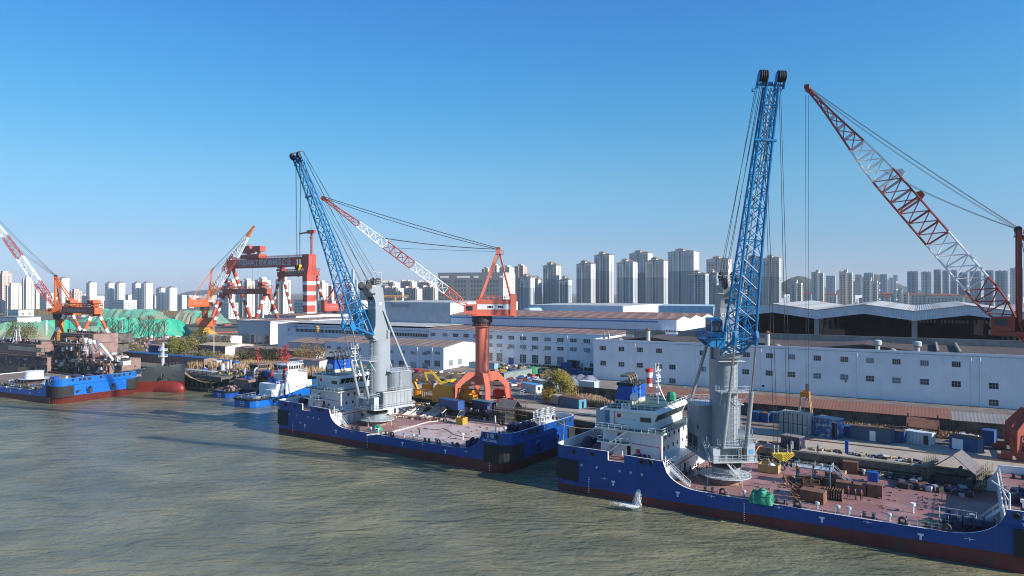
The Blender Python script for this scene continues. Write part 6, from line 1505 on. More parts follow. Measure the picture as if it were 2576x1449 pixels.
for z in (10.5,12.5,14.5): b.box(a.x-1.6,a.x+1.6,41,43,z,z+.1); b.rail([(a.x-1.6,41,z),(a.x+1.6,41,z)],1,.8,.05)
part('mast_frame', b, m_white, UC)
b = MB(); a = s1.side(43,872,42)
for i,j in ((-1,-1),(1,-1),(1,1),(-1,1)): b.tube((a.x+i*1.6,42+j*1.2,16),(a.x+i*.5,42+j*.5,22.5),.16,5)
b.ladder((a.x,41,16),(a.x,41.4,22.5),.7,(1,0,0),.06); b.box(a.x-2.6,a.x+2.6,41.4,42.6,22.5,22.7)
for i in (-2.4,-.8,.8,2.4): b.tube((a.x+i,42,22.7),(a.x+i,42,25),.06,4)
b.box(a.x-1.6,a.x+1.6,41.6,42.4,19.5,19.6); part('radar_mast', b, m_white, UC)
b = MB(); a = s1.side(117,850,50); b.tube((a.x,50,20),(a.x,50,27.5),.3,8)
for z, l in ((23,2.4),(24.2,2.8),(26,1.8)): b.box(a.x-l,a.x+.6,49.6,50.4,z,z+.12); b.rail([(a.x-l,49.6,z),(a.x,49.6,z)],.7,.8,.04)
part('radar_mast', b, m_white, UC)
b = MB(); b.box(x1-10,x1+4,49.6,49.9,17,18.6); part('green_net', b, mat('scaffold_net',(.02,.30,.17),.8), UC)
# white ring and loose items on the left barge deck
a = s1.at(85,962,4.2); RG = thing('turntable_ring', 'white crane foundation ring standing on the deck of the far left barge', 'crane base', s1.w(a.x,a.y,4.2), s1.rot)
b = MB(); b.lathe([(3.6,0),(3.6,1.6)],(0,0,0),28); part('base', b, m_dark, RG); b = MB(); b.lathe([(3.4,1.6),(3.4,4.4),(3.7,4.5),(3.7,4.8)],(0,0,0),28); smooth(part('ring', b, m_white, RG),30)
b = MB(); b.lathe([(3.6,1.6),(5.6,1.7),(5.6,1.9),(3.6,1.9)],(0,0,0),24); part('platform', b, m_greyl, RG)
for k, (u,v,l,w_,h_,m_,lb) in enumerate(((112,972,3.2,2,1.2,m_greyl,'pale crate on the left barge deck right of the white ring'),(125,965,7,1.6,.9,m_white,'white long box on the left barge deck near its curved bulwark'),(137,960,2.5,2.2,2.0,m_blue2,'blue bin behind the white boxes on the left barge deck'))):
    a = s1.at(u,v,4.2); b = MB(); b.box(-l/2,l/2,-w_/2,w_/2,.12,h_); b.box(-l/2+.2,-l/2+.5,-w_/2,w_/2,0,.12); b.box(l/2-.5,l/2-.2,-w_/2,w_/2,0,.12); b.box(-l/2-.05,l/2+.05,-w_/2-.05,w_/2+.05,h_,h_+.08); solo('deck_box', b, m_, lb, 'box', s1.w(a.x,a.y,4.2), s1.rot+.1*k)
scaffold(B1, 40, 72, 1.4, 4.3, 6.4, 2.4, 1.0, .9, 'fence_frames')
# ------------------------------------------------------------------ tugs
def tug(label, st_, ax, hullm, hsem, unfinished=False, nm='益 轮'):
    f = Frame(st_, ax); T = thing('tugboat', label, 'tugboat', f.w(0,0), f.rot, 'tugboats moored stern-out beside the jetty')
    Lh_, hb = 33.0, 5.4
    def hbr(x): 
        if x < 2.5: return hb*(.70+.30*math.sin(x/2.5*math.pi/2))
        if x > 22: return hb*math.sqrt(max(0.0, 1-((x-22)/11.2)**2.2))
        return hb
    def dk(x): return 1.9 + (0 if x < 12 else 2.6*smoothstep((x-12)/20))
    xs_ = [0,.6,1.4,2.5,5,8,12,16,20,22,25,28,30,31.5,32.6,33]
    b = MB()
    for sgn in (-1,1):
        secs = [[(x+(0 if z > 0 else .4*(1 if x < 3 else 0)), sgn*hbr(x)*(1 if z > .4 else .93), z if z < 1.5 else dk(x)+.75) for z in (-1.2,.45,1.6)] for x in xs_]
        loft(b, secs if sgn < 0 else [s[::-1] for s in secs])
    b.add([(0,-hbr(0),-1.2),(0,hbr(0),-1.2),(0,hbr(0),dk(0)+.75),(0,-hbr(0),dk(0)+.75)],[(3,2,1,0)])
    Hh = part('hull', b, hullm, T)
    b = MB(); loft(b, [[(x,-hbr(x)+.1,dk(x)),(x,hbr(x)-.1,dk(x))] for x in xs_]); part('deck', b, m_deckgreen if not unfinished else m_primer, T)
    b = MB(); b.path([(7.5,-hb-.15,2.5)]+[(x,-hbr(x)-.2,2.55) for x in (5,2.5,1.2,.4)]+[(-.25,-3.2,2.6),(-.25,3.2,2.6)]+[(x,hbr(x)+.2,2.55) for x in (.4,1.2,2.5,5)]+[(7.5,hb+.15,2.5)], .34, 8)
    part('stern_fender', b, m_rubber, Hh)
    for i,(x) in enumerate((8.6,10.6,15,17,19)):
        b = MB(); b.ringt((x,-hb-.25,1.6),(0,1,0),.55,.26,14); part('tyre_fender', b, m_rubber, Hh)
    if not unfinished:
        b = MB(); b.path([(9,-hb-.1,2.3),(14,-hb-.1,2.7),(24,-hb-.1,4.6)],.12); part('rubbing_strake', b, m_bluelit, Hh)
    b = MB(); b.path([(1.2,-3.9,2.6),(1.2,-3.9,3.4),(1.2,3.9,3.4),(1.2,3.9,2.6)],.06); b.rail([(1.5,-4.3,2.0),(9,-4.9,2.0)],1.3,1.6,.05); b.rail([(1.5,4.3,2.0),(9,4.9,2.0)],1.3,1.6,.05); b.box(4.5,6.5,-1,1,1.9,2.8); b.tube((7.6,-1.2,1.9),(7.6,-1.2,3.2),.25,8); b.tube((7.6,1.2,1.9),(7.6,1.2,3.2),.25,8); b.tube((7.6,-1.8,2.8),(7.6,1.8,2.8),.18,8)
    part('aft_fittings', b, m_greyl if not unfinished else m_primer, T)
    b = MB(); b.box(10,25.5,-4.3,4.3,1.9,6.2); b.box(8.2,10,-4.3,-1.0,1.9,4.6); b.box(14.5,24,-3.8,3.8,6.2,8.9)
    SS = part('deckhouse', b, hsem, T)
    b = MB(); b.ext([(16.5,-2.6,8.9),(16.5,2.6,8.9),(20.8,2.6,8.9),(22.0,1.4,8.9),(22.0,-1.4,8.9),(20.8,-2.6,8.9)],(0,0,1.2))
    b.taper((16.5,22,-2.6,2.6), 10.1, (16.2,22.4,-2.8,2.8), 11.6); b.box(15.6,22.8,-3.2,3.2,11.6,11.85); WH_ = part('wheelhouse', b, hsem, SS)
    for i in range(5):
        g = MB(); g.box(16.7+i*1.08,17.45+i*1.08,-2.84,-2.66,10.25,11.35); part('wheelhouse_window', g, m_glass, WH_)
    for i in range(4):
        g = MB(); g.box(16.18,16.4,-2.3+i*1.2,-1.5+i*1.2,10.25,11.3); part('wheelhouse_window', g, m_glass, WH_)
    b = MB(); b.rail([(14.5,-3.7,8.9),(24,-3.7,8.9)],1,1.3,.05); b.rail([(14.5,-3.7,8.9),(14.5,3.7,8.9)],1,1.3,.05); b.rail([(10.2,-4.2,6.2),(14.3,-4.2,6.2)],1,1.3,.05); b.rail([(15.8,-3.1,11.85),(22.6,-3.1,11.85)],.9,1,.05); b.rail([(15.8,-3.1,11.85),(15.8,3.1,11.85)],.9,1,.05)
    part('railing', b, m_white if not unfinished else m_pole, SS)
    b = MB(); b.tube((18.2,0,11.8),(17.6,0,18.5),.28,6,.16)
    for z, l in ((13.5,1.0),(15,1.3),(16.4,.8),(17.6,1.0)): b.box(17.6-.4,18.2,-l,l,z,z+.12); b.box(17.7,18.0,-l,-l+.3,z,z+.45); b.box(17.7,18.0,l-.3,l,z,z+.45)
    b.tube((19.8,0,11.8),(18.0,0,15),.14,5); b.box(18.2,20.2,-.15,.15,14.2,14.5); part('mast', b, m_redp, T)
    b = MB(); b.path([(14.2,-3.0,6.2),(14.2,-3.0,9.2),(14.6,-3.0,10.2),(15.6,-3.0,10.6)],.4,8); b.path([(14.2,3.0,6.2),(14.2,3.0,9.2),(14.6,3.0,10.2)],.4,8); part('exhaust_stack', b, m_redp if not unfinished else m_greyl, T)
    for (xx,zz2,w2) in ((12.2,6.2,1),(13.4,6.2,0)): b = MB(); b.box(xx-.6,xx+.6,-3.6 if w2 else 1,-1.4 if w2 else 3,zz2,zz2+1.1); part('deck_locker', b, m_blue2, T)
    for x in (11.2,13.6): b = MB(); b.box(x-.35,x+.35,-4.36,-4.28,2.4,4.3); part('door', b, m_dark if x > 12 else m_greyl, SS)
    for x in (16.4,18.8,21.2,23.2): b = MB(); b.disc((x,-4.3,4.6),(0,1,0),.24,.06,10); part('porthole', b, m_glass, SS)
    text(nm, 1.1, m_white, Hh, (-.03,0,1.35), (R(90),0,R(-90)), name='name_lettering'); text('SHANGHAI' if False else 'ZHENJIANG', .35, m_white, Hh, (-.03,0,.55), (R(90),0,R(-90)), name='name_lettering')
    if unfinished:
        scaffold(T, 14, 25, -4.5, 2, 9.5, 1.8, 1.6, .9); 
        rnd = random.Random(label); b = MB()
        for k in range(26):
            x, y = rnd.uniform(2.5,13), rnd.uniform(-4,4); w2, h2 = rnd.uniform(.3,1.1), rnd.uniform(.4,2.2); b.box(x-w2,x+w2,y-w2*.6,y+w2*.6,1.95,1.95+h2)
        part('loose_gear', b, m_primer, T, kind='stuff')
    return T
axb = (.5137,.858)
st1 = G(609,1025,0); TG1 = tug('bright blue and white tugboat nearest the stern of the middle barge', st1, axb, m_bluelit, m_white, nm='益 机'); TG1.scale = (1.12,1.1,1.18)
st2 = G(536,1002,0); tug('dark blue tugboat with brown unfinished deckhouse, leftmost of the three tugs', st2+Vector((2,1,0)), axb, m_blue2, m_primer, True)
st3 = G(588,1006,0)+Vector((2,6,0)); tug('brown unfinished tugboat wedged between two blue tugs', st3, axb, m_blue, m_primer, True)

# ------------------------------------------------------------------ yard and quay objects
rnd = random.Random(21)
m_contblue = mat('container_blue', (.02,.085,.26), .55, var=.12, scale=.6, streak=.25, wave=(0,.3,.03))
m_conteal = mat('cabin_teal', (.04,.15,.23), .6, var=.1, scale=.5, streak=.25)
m_contwh = mat('container_white', (.62,.64,.64), .6, var=.1, scale=.5, streak=.4, wave=(0,.3,.03))
m_contgr = mat('container_grey', (.36,.40,.42), .6, var=.1, scale=.5, streak=.4, wave=(0,.3,.03))
def cabin(u0, v0, u1, v1, h, dp, label, m, roofm=None, cat='container', name='container', door=None, wins=(), z=ZQ, group=None, kind='flat', rot=None, end=None):
    p = G(u0, v0, z); q = G(u1, v1, z); d = (q-p); L = d.length; rz = math.atan2(d.y, d.x) if rot is None else rot
    T = thing(name, label, cat, (p.x,p.y,z), rz, group)
    b = MB(); b.box(0,L,0,dp,.12,h,0); b.box(0,L,0,.001,.12,.13)
    part('body', b, m, T)
    if end:
        b = MB(); b.box(L,L+.05,.1,dp-.1,.2,h-.1); part('end_panel', b, end, T)
    b = MB(); b.box(-.12,L+.12,-.12,dp+.12,h,h+.13); part('roof', b, roofm or m, T)
    b = MB()
    for x in (0,L): 
        for y in (0,dp): b.box(x-.09,x+.09,y-.09,y+.09,0,h)
    b.box(-.05,L+.05,-.08,0,0,.2); b.box(-.05,L+.05,-.08,0,h-.2,h-.02); part('frame', b, m if not door else m, T)
    if door is not None:
        x, w_, mm = door; b = MB(); b.box(x,x+w_,-.07,-.01,.15,h*.84); part('door', b, mm, T)
    for (x, w_, zz2, hh) in wins:
        b = MB(); b.box(x,x+w_,-.08,-.02,zz2,zz2+hh); part('window', b, m_glass, T)
    return T, L
GC = 'containers and cabins along the quay track'
T, L = cabin(1960,1087,2031,1098,5.2,3.2,'tall pale container stack with black ribs under the hanging yellow frame',m_contgr,mat('ribbed_cream',(.5,.44,.36),.7,wave=(0,.5,.06)),name='storage_container',group=GC)
b = MB(); 
for i in range(7): b.box(L*i/6-.06,L*i/6+.06,-.14,0,.1,5.2)
b.box(0,L,-.13,0,2.6,2.72); part('rib', b, m_dark, T)
T, L = cabin(2048,1096,2103,1106,4.6,3.4,'blue container with peeling white paint and open door beside the pale stack',mat('peeling_blue',(.02,.08,.24),.6,var=.1,dirt=((.42,.44,.46),.9,.9)),m_contgr,name='storage_container',group=GC,door=(4.6,1.2,m_void))
cabin(2115,1098,2142,1103,2.6,2.6,'low dark blue container left of the long steel-blue cabin',m_contblue,group=GC)
cabin(2140,1103,2238,1118,3.0,3.0,'long steel-blue cabin with pinkish roof and open white door',mat('steel_blue',(.05,.11,.19),.6,streak=.2),m_rust,group=GC,name='site_cabin',cat='cabin',door=(4.3,1.3,m_white))
cabin(2240,1111,2273,1116,2.6,2.4,'small blue cabin with rusty roof left of the white cabin',m_contblue,m_rust,group=GC,name='site_cabin',cat='cabin')
cabin(2275,1112,2340,1123,2.7,2.4,'white cabin with dark doorway right of the small blue cabin',m_contwh,group=GC,name='site_cabin',cat='cabin',door=(4.2,1.0,m_dark))
cabin(2390,1129,2460,1141,3.0,3.0,'blue workshop container with two white shutters near the right edge',m_contblue,m_rust,group=GC,door=(.4,2.2,m_white))
cabin(2470,1120,2500,1124,3.4,3.0,'dark blue container beside the red beams at the right edge',m_contblue,group=GC)
cabin(1935,1062,1962,1066,2.6,2.6,'blue container with white notice left of the tall pale stack',mat('faded_blue',(.05,.13,.26),.6),group=GC)
cabin(1910,1060,1932,1064,2.4,2.4,'blue skip container with rusty rim, second left of the pale stack',m_contblue,m_rust,group=GC)
cabin(1888,1058,1908,1061,2.4,2.4,'blue container half hidden by the grey crane column',m_contblue,group=GC)
# generator skid on the quay edge
T, L = cabin(1966,1125,2010,1133,2.7,2.4,'open dark blue equipment frame at the quay edge in front of the pale stack',m_navy,mat('rusty_mesh',(.25,.2,.17),.8),name='equipment_skid',cat='machine'); 
for k in range(2):
    b = MB(); b.lathe([(.4,0),(.4,1.6),(.1,1.8)],(1.2+k*1.5,-.35,.2),10); part('tank', b, m_greyl if k else m_navy, T)
cabin(1104,1024,1152,1033,2.6,2.4,'blue container on the quay edge left of the red crane legs',m_contblue,name='container',group='blue boxes by the red crane')
cabin(1188,1030,1232,1038,2.8,2.4,'open blue equipment container beside the front leg of the red crane',m_navy,m_conteal,name='equipment_skid',cat='machine',group='blue boxes by the red crane')
T, L = cabin(1312,984,1348,991,2.9,3.0,'white cabin with bright blue roof and air conditioner behind the red crane',m_contwh,mat('bright_blue_roof',(.08,.32,.62),.5),name='site_cabin',cat='cabin'); b = MB(); b.box(L,L+.06,.9,1.9,1.1,2.3); part('window', b, m_glass, T)
cabin(1338,974,1390,982,2.8,3.0,'pale grey cabin just behind the blue-roofed one',m_contgr,m_contwh,name='site_cabin',cat='cabin')
T, L = cabin(1407,1020,1456,1030,2.9,3.0,'teal blue quay hut with rusty roof and small window in front of the willow',m_conteal,m_rust,name='quay_hut',cat='hut',door=(3.6,1.4,m_conteal),wins=((1.3,1.5,1.6,.8),),end=mat('bright_teal',(.07,.27,.40),.6)); b = MB(); b.box(L+.03,L+.09,1.2,2.0,.3,2.2); part('doorway', b, m_void, T)
cabin(1389,1014,1404,1018,2.6,2.4,'small pinkish hut left of the teal hut',mat('pinkish_hut',(.48,.36,.31),.7),name='quay_hut',cat='hut')
cabin(1457,974,1495,979,2.4,2.6,'small pale blue cabin with white roof before the big white building corner',mat('pale_blue_cabin',(.40,.50,.55),.6),m_white,name='site_cabin',cat='cabin')
p = G(1270,957,ZQ); T, L = cabin(1268,958,1346,944,2.9,2.6,'long weathered grey-green trailer box in the yard',mat('grey_green_box',(.22,.27,.26),.7,streak=.4),name='trailer_box',cat='container')
cabin(1180,925,1240,930,2.6,3.2,'light blue portable cabin left of the crane column',mat('light_blue_cabin',(.22,.42,.55),.6),m_rooft,name='site_cabin',cat='cabin',rot=Q.rot)
for k, (u,v,l,w_,h,lb) in enumerate(((1425,938,4,3,4.4,'tall bright blue box stack in the yard near the lamp post'),(1448,940,5.5,3,2.0,'low blue boxes right of the tall blue box'),(1470,946,5.5,3,1.7,'low blue boxes next to the white factory corner'),(1238,952,7,2.4,2.3,'dark blue container behind the red crane column'),(1300,942,8,2.4,2.0,'blue container left of the green tank'))):
    p = G(u,v,ZQ); b = MB(); b.box(-l/2,l/2,-w_/2,w_/2,.1,h); b.box(-l/2-.05,l/2+.05,-w_/2-.05,w_/2+.05,h,h+.1)
    for x in (-l/2,-l/4,0,l/4,l/2): b.box(x-.07,x+.07,-w_/2-.07,w_/2+.07,0,h)
    solo('blue_box', b, m_contblue, lb, 'container', p, Q.rot, 'blue boxes in the yard')
p = G(1341,944,ZQ); b = MB(); b.lathe([(1.9,0),(1.9,3.4),(1.75,3.5)],(0,0,0),20); b.lathe([(.4,3.4),(.4,3.8)],(0,0,0),10); 
for a in range(0,360,60): b.bar((1.93*math.cos(R(a)),1.93*math.sin(R(a)),0),(1.93*math.cos(R(a)),1.93*math.sin(R(a)),3.4),.12,.12)
solo('green_tank', b, mat('tank_green',(.05,.30,.12),.5), 'round green tank among the yard clutter', 'tank', p)
def tarp_heap(u, v, w_, d_, h, m, label, cat='tarpaulin', name='tarpaulin_heap', z=ZQ, seed=1, P=None):
    r_ = random.Random(seed); p = P or G(u,v,z); n = 12; b = MB(); vs = []; fs = []
    for i in range(n+1):
        for j in range(n+1):
            x, y = (i/n-.5)*2, (j/n-.5)*2; e = max(0,1-abs(x)**3)*max(0,1-abs(y)**3); hz = h*(e**.6)*(.74+.16*math.sin(i*1.3+seed)+.12*math.sin(j*1.7+seed*2)+.10*r_.random()) if 0 < i < n and 0 < j < n else 0
            vs.append((x*w_/2+r_.uniform(-.1,.1)*w_/n, y*d_/2, hz))
    for i in range(n):
        for j in range(n): fs.append((i*(n+1)+j,(i+1)*(n+1)+j,(i+1)*(n+1)+j+1,i*(n+1)+j+1))
    b.add(vs, fs); return smooth(solo(name, b, m, label, cat, (p.x,p.y,p.z-.02), Q.rot), 70)
m_tarp = mat('grey_blue_tarp', (.22,.24,.30), .7, var=.3, scale=.8, bump=.2, bscale=1.2)
tarp_heap(1425,958,13,9,2.6,m_tarp,'grey-blue tarpaulin heap behind the willow',seed=2); tarp_heap(1470,960,11,8,2.8,m_tarp,'grey-blue tarpaulin heap beside the white factory corner',seed=3)
tarp_heap(1408,968,9,3,1.5,m_green,'dark green netting heap behind the willow',seed=4)
# dirt bank and debris in the old slipway
m_soil = mat('soil', (.17,.12,.085), .95, var=.35, scale=.6, bump=.4, bscale=1.2)
for k,(u,v,w_,d_,h) in enumerate(((1060,958,26,9,3.0),(1090,950,30,8,2.2),(1130,955,20,9,2.6),(1185,962,22,8,1.8),(1240,968,20,7,1.4))):
    tarp_heap(u,v,w_,d_,h,m_soil,['earth bank left of the yellow excavator','earth bank under the yellow excavator','earth bank right of the excavator','low earth bank behind the red crane legs','low earth bank right of the red crane column'][k],'earth bank','earth_bank',seed=20+k)
def clutter(label, pts, n, smin, smax, mats, seed, z=ZQ, hmax=1.4, name='yard_scrap'):
    r_ = random.Random(seed); b = MB()
    (xa, ya), (xb, yb), (xc, yc) = [(G(u,v,z).x, G(u,v,z).y) for u, v in pts]
    for k in range(n):
        s, t = r_.random(), r_.random(); x = xa+(xb-xa)*s+(xc-xa)*t; y = ya+(yb-ya)*s+(yc-ya)*t
        a = r_.uniform(0,3.14); l = r_.uniform(smin,smax); w_ = l*r_.uniform(.12,.7); h = r_.uniform(.15,hmax); mi = r_.randrange(len(mats))
        q = MB(); q.box(-l/2,l/2,-w_/2,w_/2,0,h); q.xf(Matrix.Translation((x,y,z)) @ Matrix.Rotation(a,4,'Z') @ Matrix.Rotation(r_.uniform(-.25,.25),4,'Y')); b.add(q.v,q.f,mi)
    return solo(name, b, mats, label, None, kind='stuff')
cm = [m_rust, m_dark, m_wood, m_greyl, m_contblue, m_primer, m_contwh, m_yellow, m_redp]
clutter('scattered scrap steel and timber in the yard before the workshop',[(1010,935),(1330,945),(1040,965)],260,.6,4.5,cm,5)
clutter('scrap and pallets between workshop and trailer box',[(1235,925),(1400,932),(1250,950)],170,.5,3.5,cm,6)
clutter('rusty beams and scrap along the dark wall',[(2210,1085),(2480,1115),(2240,1070)],150,.6,5,[m_rust,m_rust,m_wood,m_dark,m_contwh],7,hmax=.9)
clutter('rusty steel frames left of the tall pale stack',[(1890,1050),(1960,1056),(1892,1040)],60,.6,5,[m_rust,m_dark],8,hmax=.9)
clutter('scrap stacks in the far left yard',[(180,878),(470,885),(250,858)],260,.8,6,cm[:7],9,hmax=2.2)
clutter('materials in the yard near the orange crane',[(330,865),(560,868),(350,850)],160,1,7,[m_rust,m_dark,m_primer,m_contwh],10,hmax=2.5)
clutter('pipes, drums and pallets crowded on the jetty',[(475,930),(625,952),(490,914)],170,.3,2.2,[m_rust,m_dark,m_wood,m_greyl,m_blue2,m_primer,m_yellow],41,hmax=1.6)
clutter('rusty scrap and hull pieces on the bank behind the tugs',[(640,948),(740,962),(650,925)],150,.4,3.0,[m_rust,m_dark,m_primer,m_wood,m_greyl],42,hmax=1.8)
clutter('vehicles and goods far behind the left shipyard',[(160,800),(560,806),(200,775)],260,1.2,6,[m_white,m_rust,m_dark,m_greyl,m_redp,m_contwh],43,hmax=2.6)
clutter('bicycles and small items along the workshop wall',[(1220,915),(1330,922),(1222,918)],110,.5,1.6,[m_dark,m_rust,m_greyl],12,hmax=.9)
clutter('loose gear along the quay edge beside the near barge',[(1890,1112),(2340,1170),(1895,1108)],120,.3,1.8,[m_rust,m_dark,m_wood,m_hawser,m_navy,m_greyl],13,hmax=.6)
clutter('hoses and fittings along the quay edge beside the middle barge',[(1010,1018),(1260,1043),(1014,1014)],90,.3,1.6,[m_rust,m_dark,m_hawser,m_navy],14,hmax=.7)
clutter('rigging left on the far side of the middle barge deck',[(960,1050),(1130,1062),(965,1045)],70,.2,1.4,[m_rust,m_dark,m_greyl,m_hawser],15,z=4.2,hmax=.8,name='deck_gear')
# excavator
p = G(1118,974,ZQ+1.2); EX = thing('excavator', 'yellow excavator with raised boom on the earth bank', 'excavator', p, R(175))
b = MB(); b.box(-2.2,2.2,-1.6,-1.0,0,.8); b.box(-2.2,2.2,1.0,1.6,0,.8); part('track', b, m_dark, EX)
b = MB(); b.box(-2.6,1.4,-1.4,1.4,.95,2.2); b.box(-2.6,-1.0,-1.4,1.4,2.2,2.7); part('body', b, m_yellow, EX); b = MB(); b.box(.1,1.7,-1.4,-.1,1.1,2.9); part('cab', b, m_glass, EX)
b = MB(); b.bar((1.2,.3,1.6),(4.2,.3,5.2),.5,.7); b.bar((4.2,.3,5.2),(7.2,.3,5.0),.45,.6); b.tube((1.8,.3,1.4),(3.8,.3,4.4),.1,6); part('boom', b, m_yellow, EX); b = MB(); b.bar((7.0,.3,5.3),(6.0,.3,2.0),.4,.5); part('stick', b, m_yellow, EX)
b = MB(); b.ext([(6.3,-.3,2.2),(5.4,-.3,2.2),(4.6,-.3,1.2),(5.2,-.3,.6),(6.1,-.3,1.0)],(0,1.2,0)); part('bucket', b, m_rust, EX)
# orange machine part: crane house lying on the quay
p = G(1050,1008,ZQ); OM = thing('crane_house_section', 'big yellow-orange steel crane section resting on the quay left of the red crane', 'steel section', p, Q.rot)
b = MB(); b.ext([(6,0,.2),(13,0,.2),(13,0,5.6),(8,0,6.0),(6,0,4.0)],(0,.3,0)); b.ext([(6,5.7,.2),(13,5.7,.2),(13,5.7,5.6),(8,5.7,6.0),(6,5.7,4.0)],(0,.3,0)); b.box(13,16,0,6,.2,6.0); b.box(6,13,.3,5.7,.2,.6); b.box(8,13,.3,5.7,5.4,5.7); part('box_section', b, m_orange2 if False else mat('machine_orange',(.70,.28,.015),.5,var=.08,scale=.5,streak=.2), OM)
b = MB()
for i in range(10): b.bar((-.5+i*.75,0,1.2),(-.5+i*.75,0,3.4),.18,.2)
b.bar((-1.5,0,3.5),(7,0,3.7),.4,.4); b.bar((-1.5,0,1.1),(7,0,1.1),.4,.4); b.bar((0,4,1.1),(7,4,1.1),.4,.4); b.bar((0,4,3.5),(7,4,3.5),.4,.4); b.lathe([(1.3,0),(1.3,2.6)],(-1.2,1.5,.8),12); b.bar((-.5,.5,3.5),(-1.8,.5,6.0),.7,.9); b.bar((-1.8,.5,6),(-.6,.5,6.6),.5,.6); b.box(-1,3,3.5,4.5,3.4,5.0); part('frame', b, _mats['machine_orange'], OM)
b = MB(); b.box(16.2,19.2,1,5,1.2,3.8); b.lathe([(1.6,0),(1.6,2.2)],(20,2.5,1.0),12); b.box(17,20,2,4,3.8,4.8); part('winch_drum', b, _mats['machine_orange'], OM)
# red machines, reel under the crane
p = G(1240,1003,ZQ); RB = thing('red_cabinet', 'bright red electrical cabinet behind the legs of the red crane', 'cabinet', p, Q.rot); b = MB(); b.box(0,5.4,0,2.6,.15,3.2); b.box(-.1,5.5,-.1,2.7,3.2,3.3); part('body', b, m_redp, RB); b = MB(); b.box(1,2.6,-.05,0,.4,2.8); b.box(3,4.6,-.05,0,.4,2.8); part('door', b, m_redp, RB)
p = G(1222,1000,ZQ+2.6); b = MB(); 
for r_ in (2.4,1.9,.5): b.ringt((0,0,0),(1,.6,0),r_,.09,24)
for a in range(0,360,30): e = Vector((1,.6,0)).normalized().orthogonal().normalized(); f_ = Vector((1,.6,0)).normalized().cross(e); b.tube((0,0,0), (e*math.cos(R(a))+f_*math.sin(R(a)))*2.4, .05, 4)
b.bar((0,0,0),(.6,.4,-2.6),.3,.3); solo('cable_reel', b, m_greyl, 'spoked cable reel wheel standing under the red crane', 'cable reel', p)
p = G(1372,1004,ZQ); b = MB(); b.box(-.7,.7,-.6,.6,.1,1.7); b.box(-.75,.75,-.65,.65,1.7,1.78); b.box(-.3,.3,-.64,-.6,.5,1.3); solo('fire_cabinet', b, m_redp, 'small red hydrant box by the yard railing', 'cabinet', p, Q.rot)
p = G(1230,1040,ZQ); b = MB(); b.box(-.35,.35,-.3,.3,0,2.6); b.box(-.3,.3,-.34,-.3,1.2,2.2,1); b.box(-.4,.4,-.35,.35,2.6,2.7); solo('power_pillar', b, [m_blue2, m_white], 'blue power pillar at the quay edge beside the front crane leg', 'pillar', p, Q.rot, 'blue pillars on the quay edge')
for u, v, lb in ((2130,1140,'blue power pillar on the quay edge above the near barge deck'),(1117,1012,'blue power pillar left of the blue container near the hoses')):
    p = G(u,v,ZQ); b = MB(); b.box(-.35,.35,-.3,.3,0,2.6); b.box(-.4,.4,-.35,.35,2.6,2.7); solo('power_pillar', b, m_blue2, lb, 'pillar', p, Q.rot, 'blue pillars on the quay edge')
# yard fences
for k,(pts, lb) in enumerate((([(1255,1012),(1352,978),(1372,972)],'grey tubular railing from the red crane to the white cabin'),([(1345,1007),(1353,990),(1405,975)],'grey tubular railing left of the willow'))):
    b = MB(); q = [G(u,v,ZQ) for u,v in pts]; b.rail(q,1.3,2.2,.06); solo('yard_railing', b, m_greyl, lb, 'railing')
# lamp posts
for k,(u,v0,v1,lb) in enumerate(((1468,881,938,'white lamp post in front of the workshop door'),(538,820,905,'white pole among the willows at left'),(307,800,880,'pale pole in the left scrap yard'),(586,845,880,'white concrete post before the grey-blue hall'))):
    p = G(u,v1,ZQ); zt = 42-(v0-734)*p.y/FPX; b = MB(); b.tube((0,0,0),(0,0,zt-ZQ),.16,8,.1); b.tube((0,0,zt-ZQ),(.9,0,zt-ZQ+.1),.06,5); b.box(.5,1.2,-.15,.15,zt-ZQ+.05,zt-ZQ+.2); solo('lamp_post', b, m_white, lb, 'lamp post', p, 0, 'posts in the yard')
# hanging yellow frame
p = G(2033,1088,ZQ)+Vector((1,4,0)); YF_ = thing('lifting_frame', 'yellow-headed A-frame with ladder standing behind the pale container stack', 'lifting frame', p, Q.rot)
b = MB(); b.box(-1.1,1.1,-.9,.9,8.4,9.6); b.box(-.4,.4,-.4,.4,9.6,10.1); part('head', b, m_orange, YF_)
b = MB(); 
for i,j in ((-1,-1),(1,-1),(1,1),(-1,1)): b.tube((i*1.0,j*.8,8.5),(i*2.0,j*1.6,0),.14,6)
part('leg', b, mat('frame_yellow',(.6,.4,.2),.6), YF_); b = MB(); b.ladder((-.4,-1.4,0),(-.4,-.9,8.4),.9,(1,0,0),.06); part('ladder', b, m_greyl, YF_)
# rusty barrow / trailer near the grey shed
p = G(2280,1092,ZQ); b = MB(); b.add([(0,0,2.0),(7,0,1.6),(7,4.5,3.4),(0,4.5,3.8),(0,0,1.7),(7,0,1.3),(7,4.5,3.1),(0,4.5,3.5)],[(0,1,2,3),(7,6,5,4),(0,4,5,1),(1,5,6,2),(2,6,7,3),(3,7,4,0)])
for x in (.3,6.7): b.box(x-.15,x+.15,-.1,.2,0,2.8); b.box(x-.15,x+.15,4.2,4.5,0,4.6)
solo('tilted_roof_panel', b, m_rust, 'tilted rusty wooden platform on posts before the dark wall', 'platform', p, Q.rot)
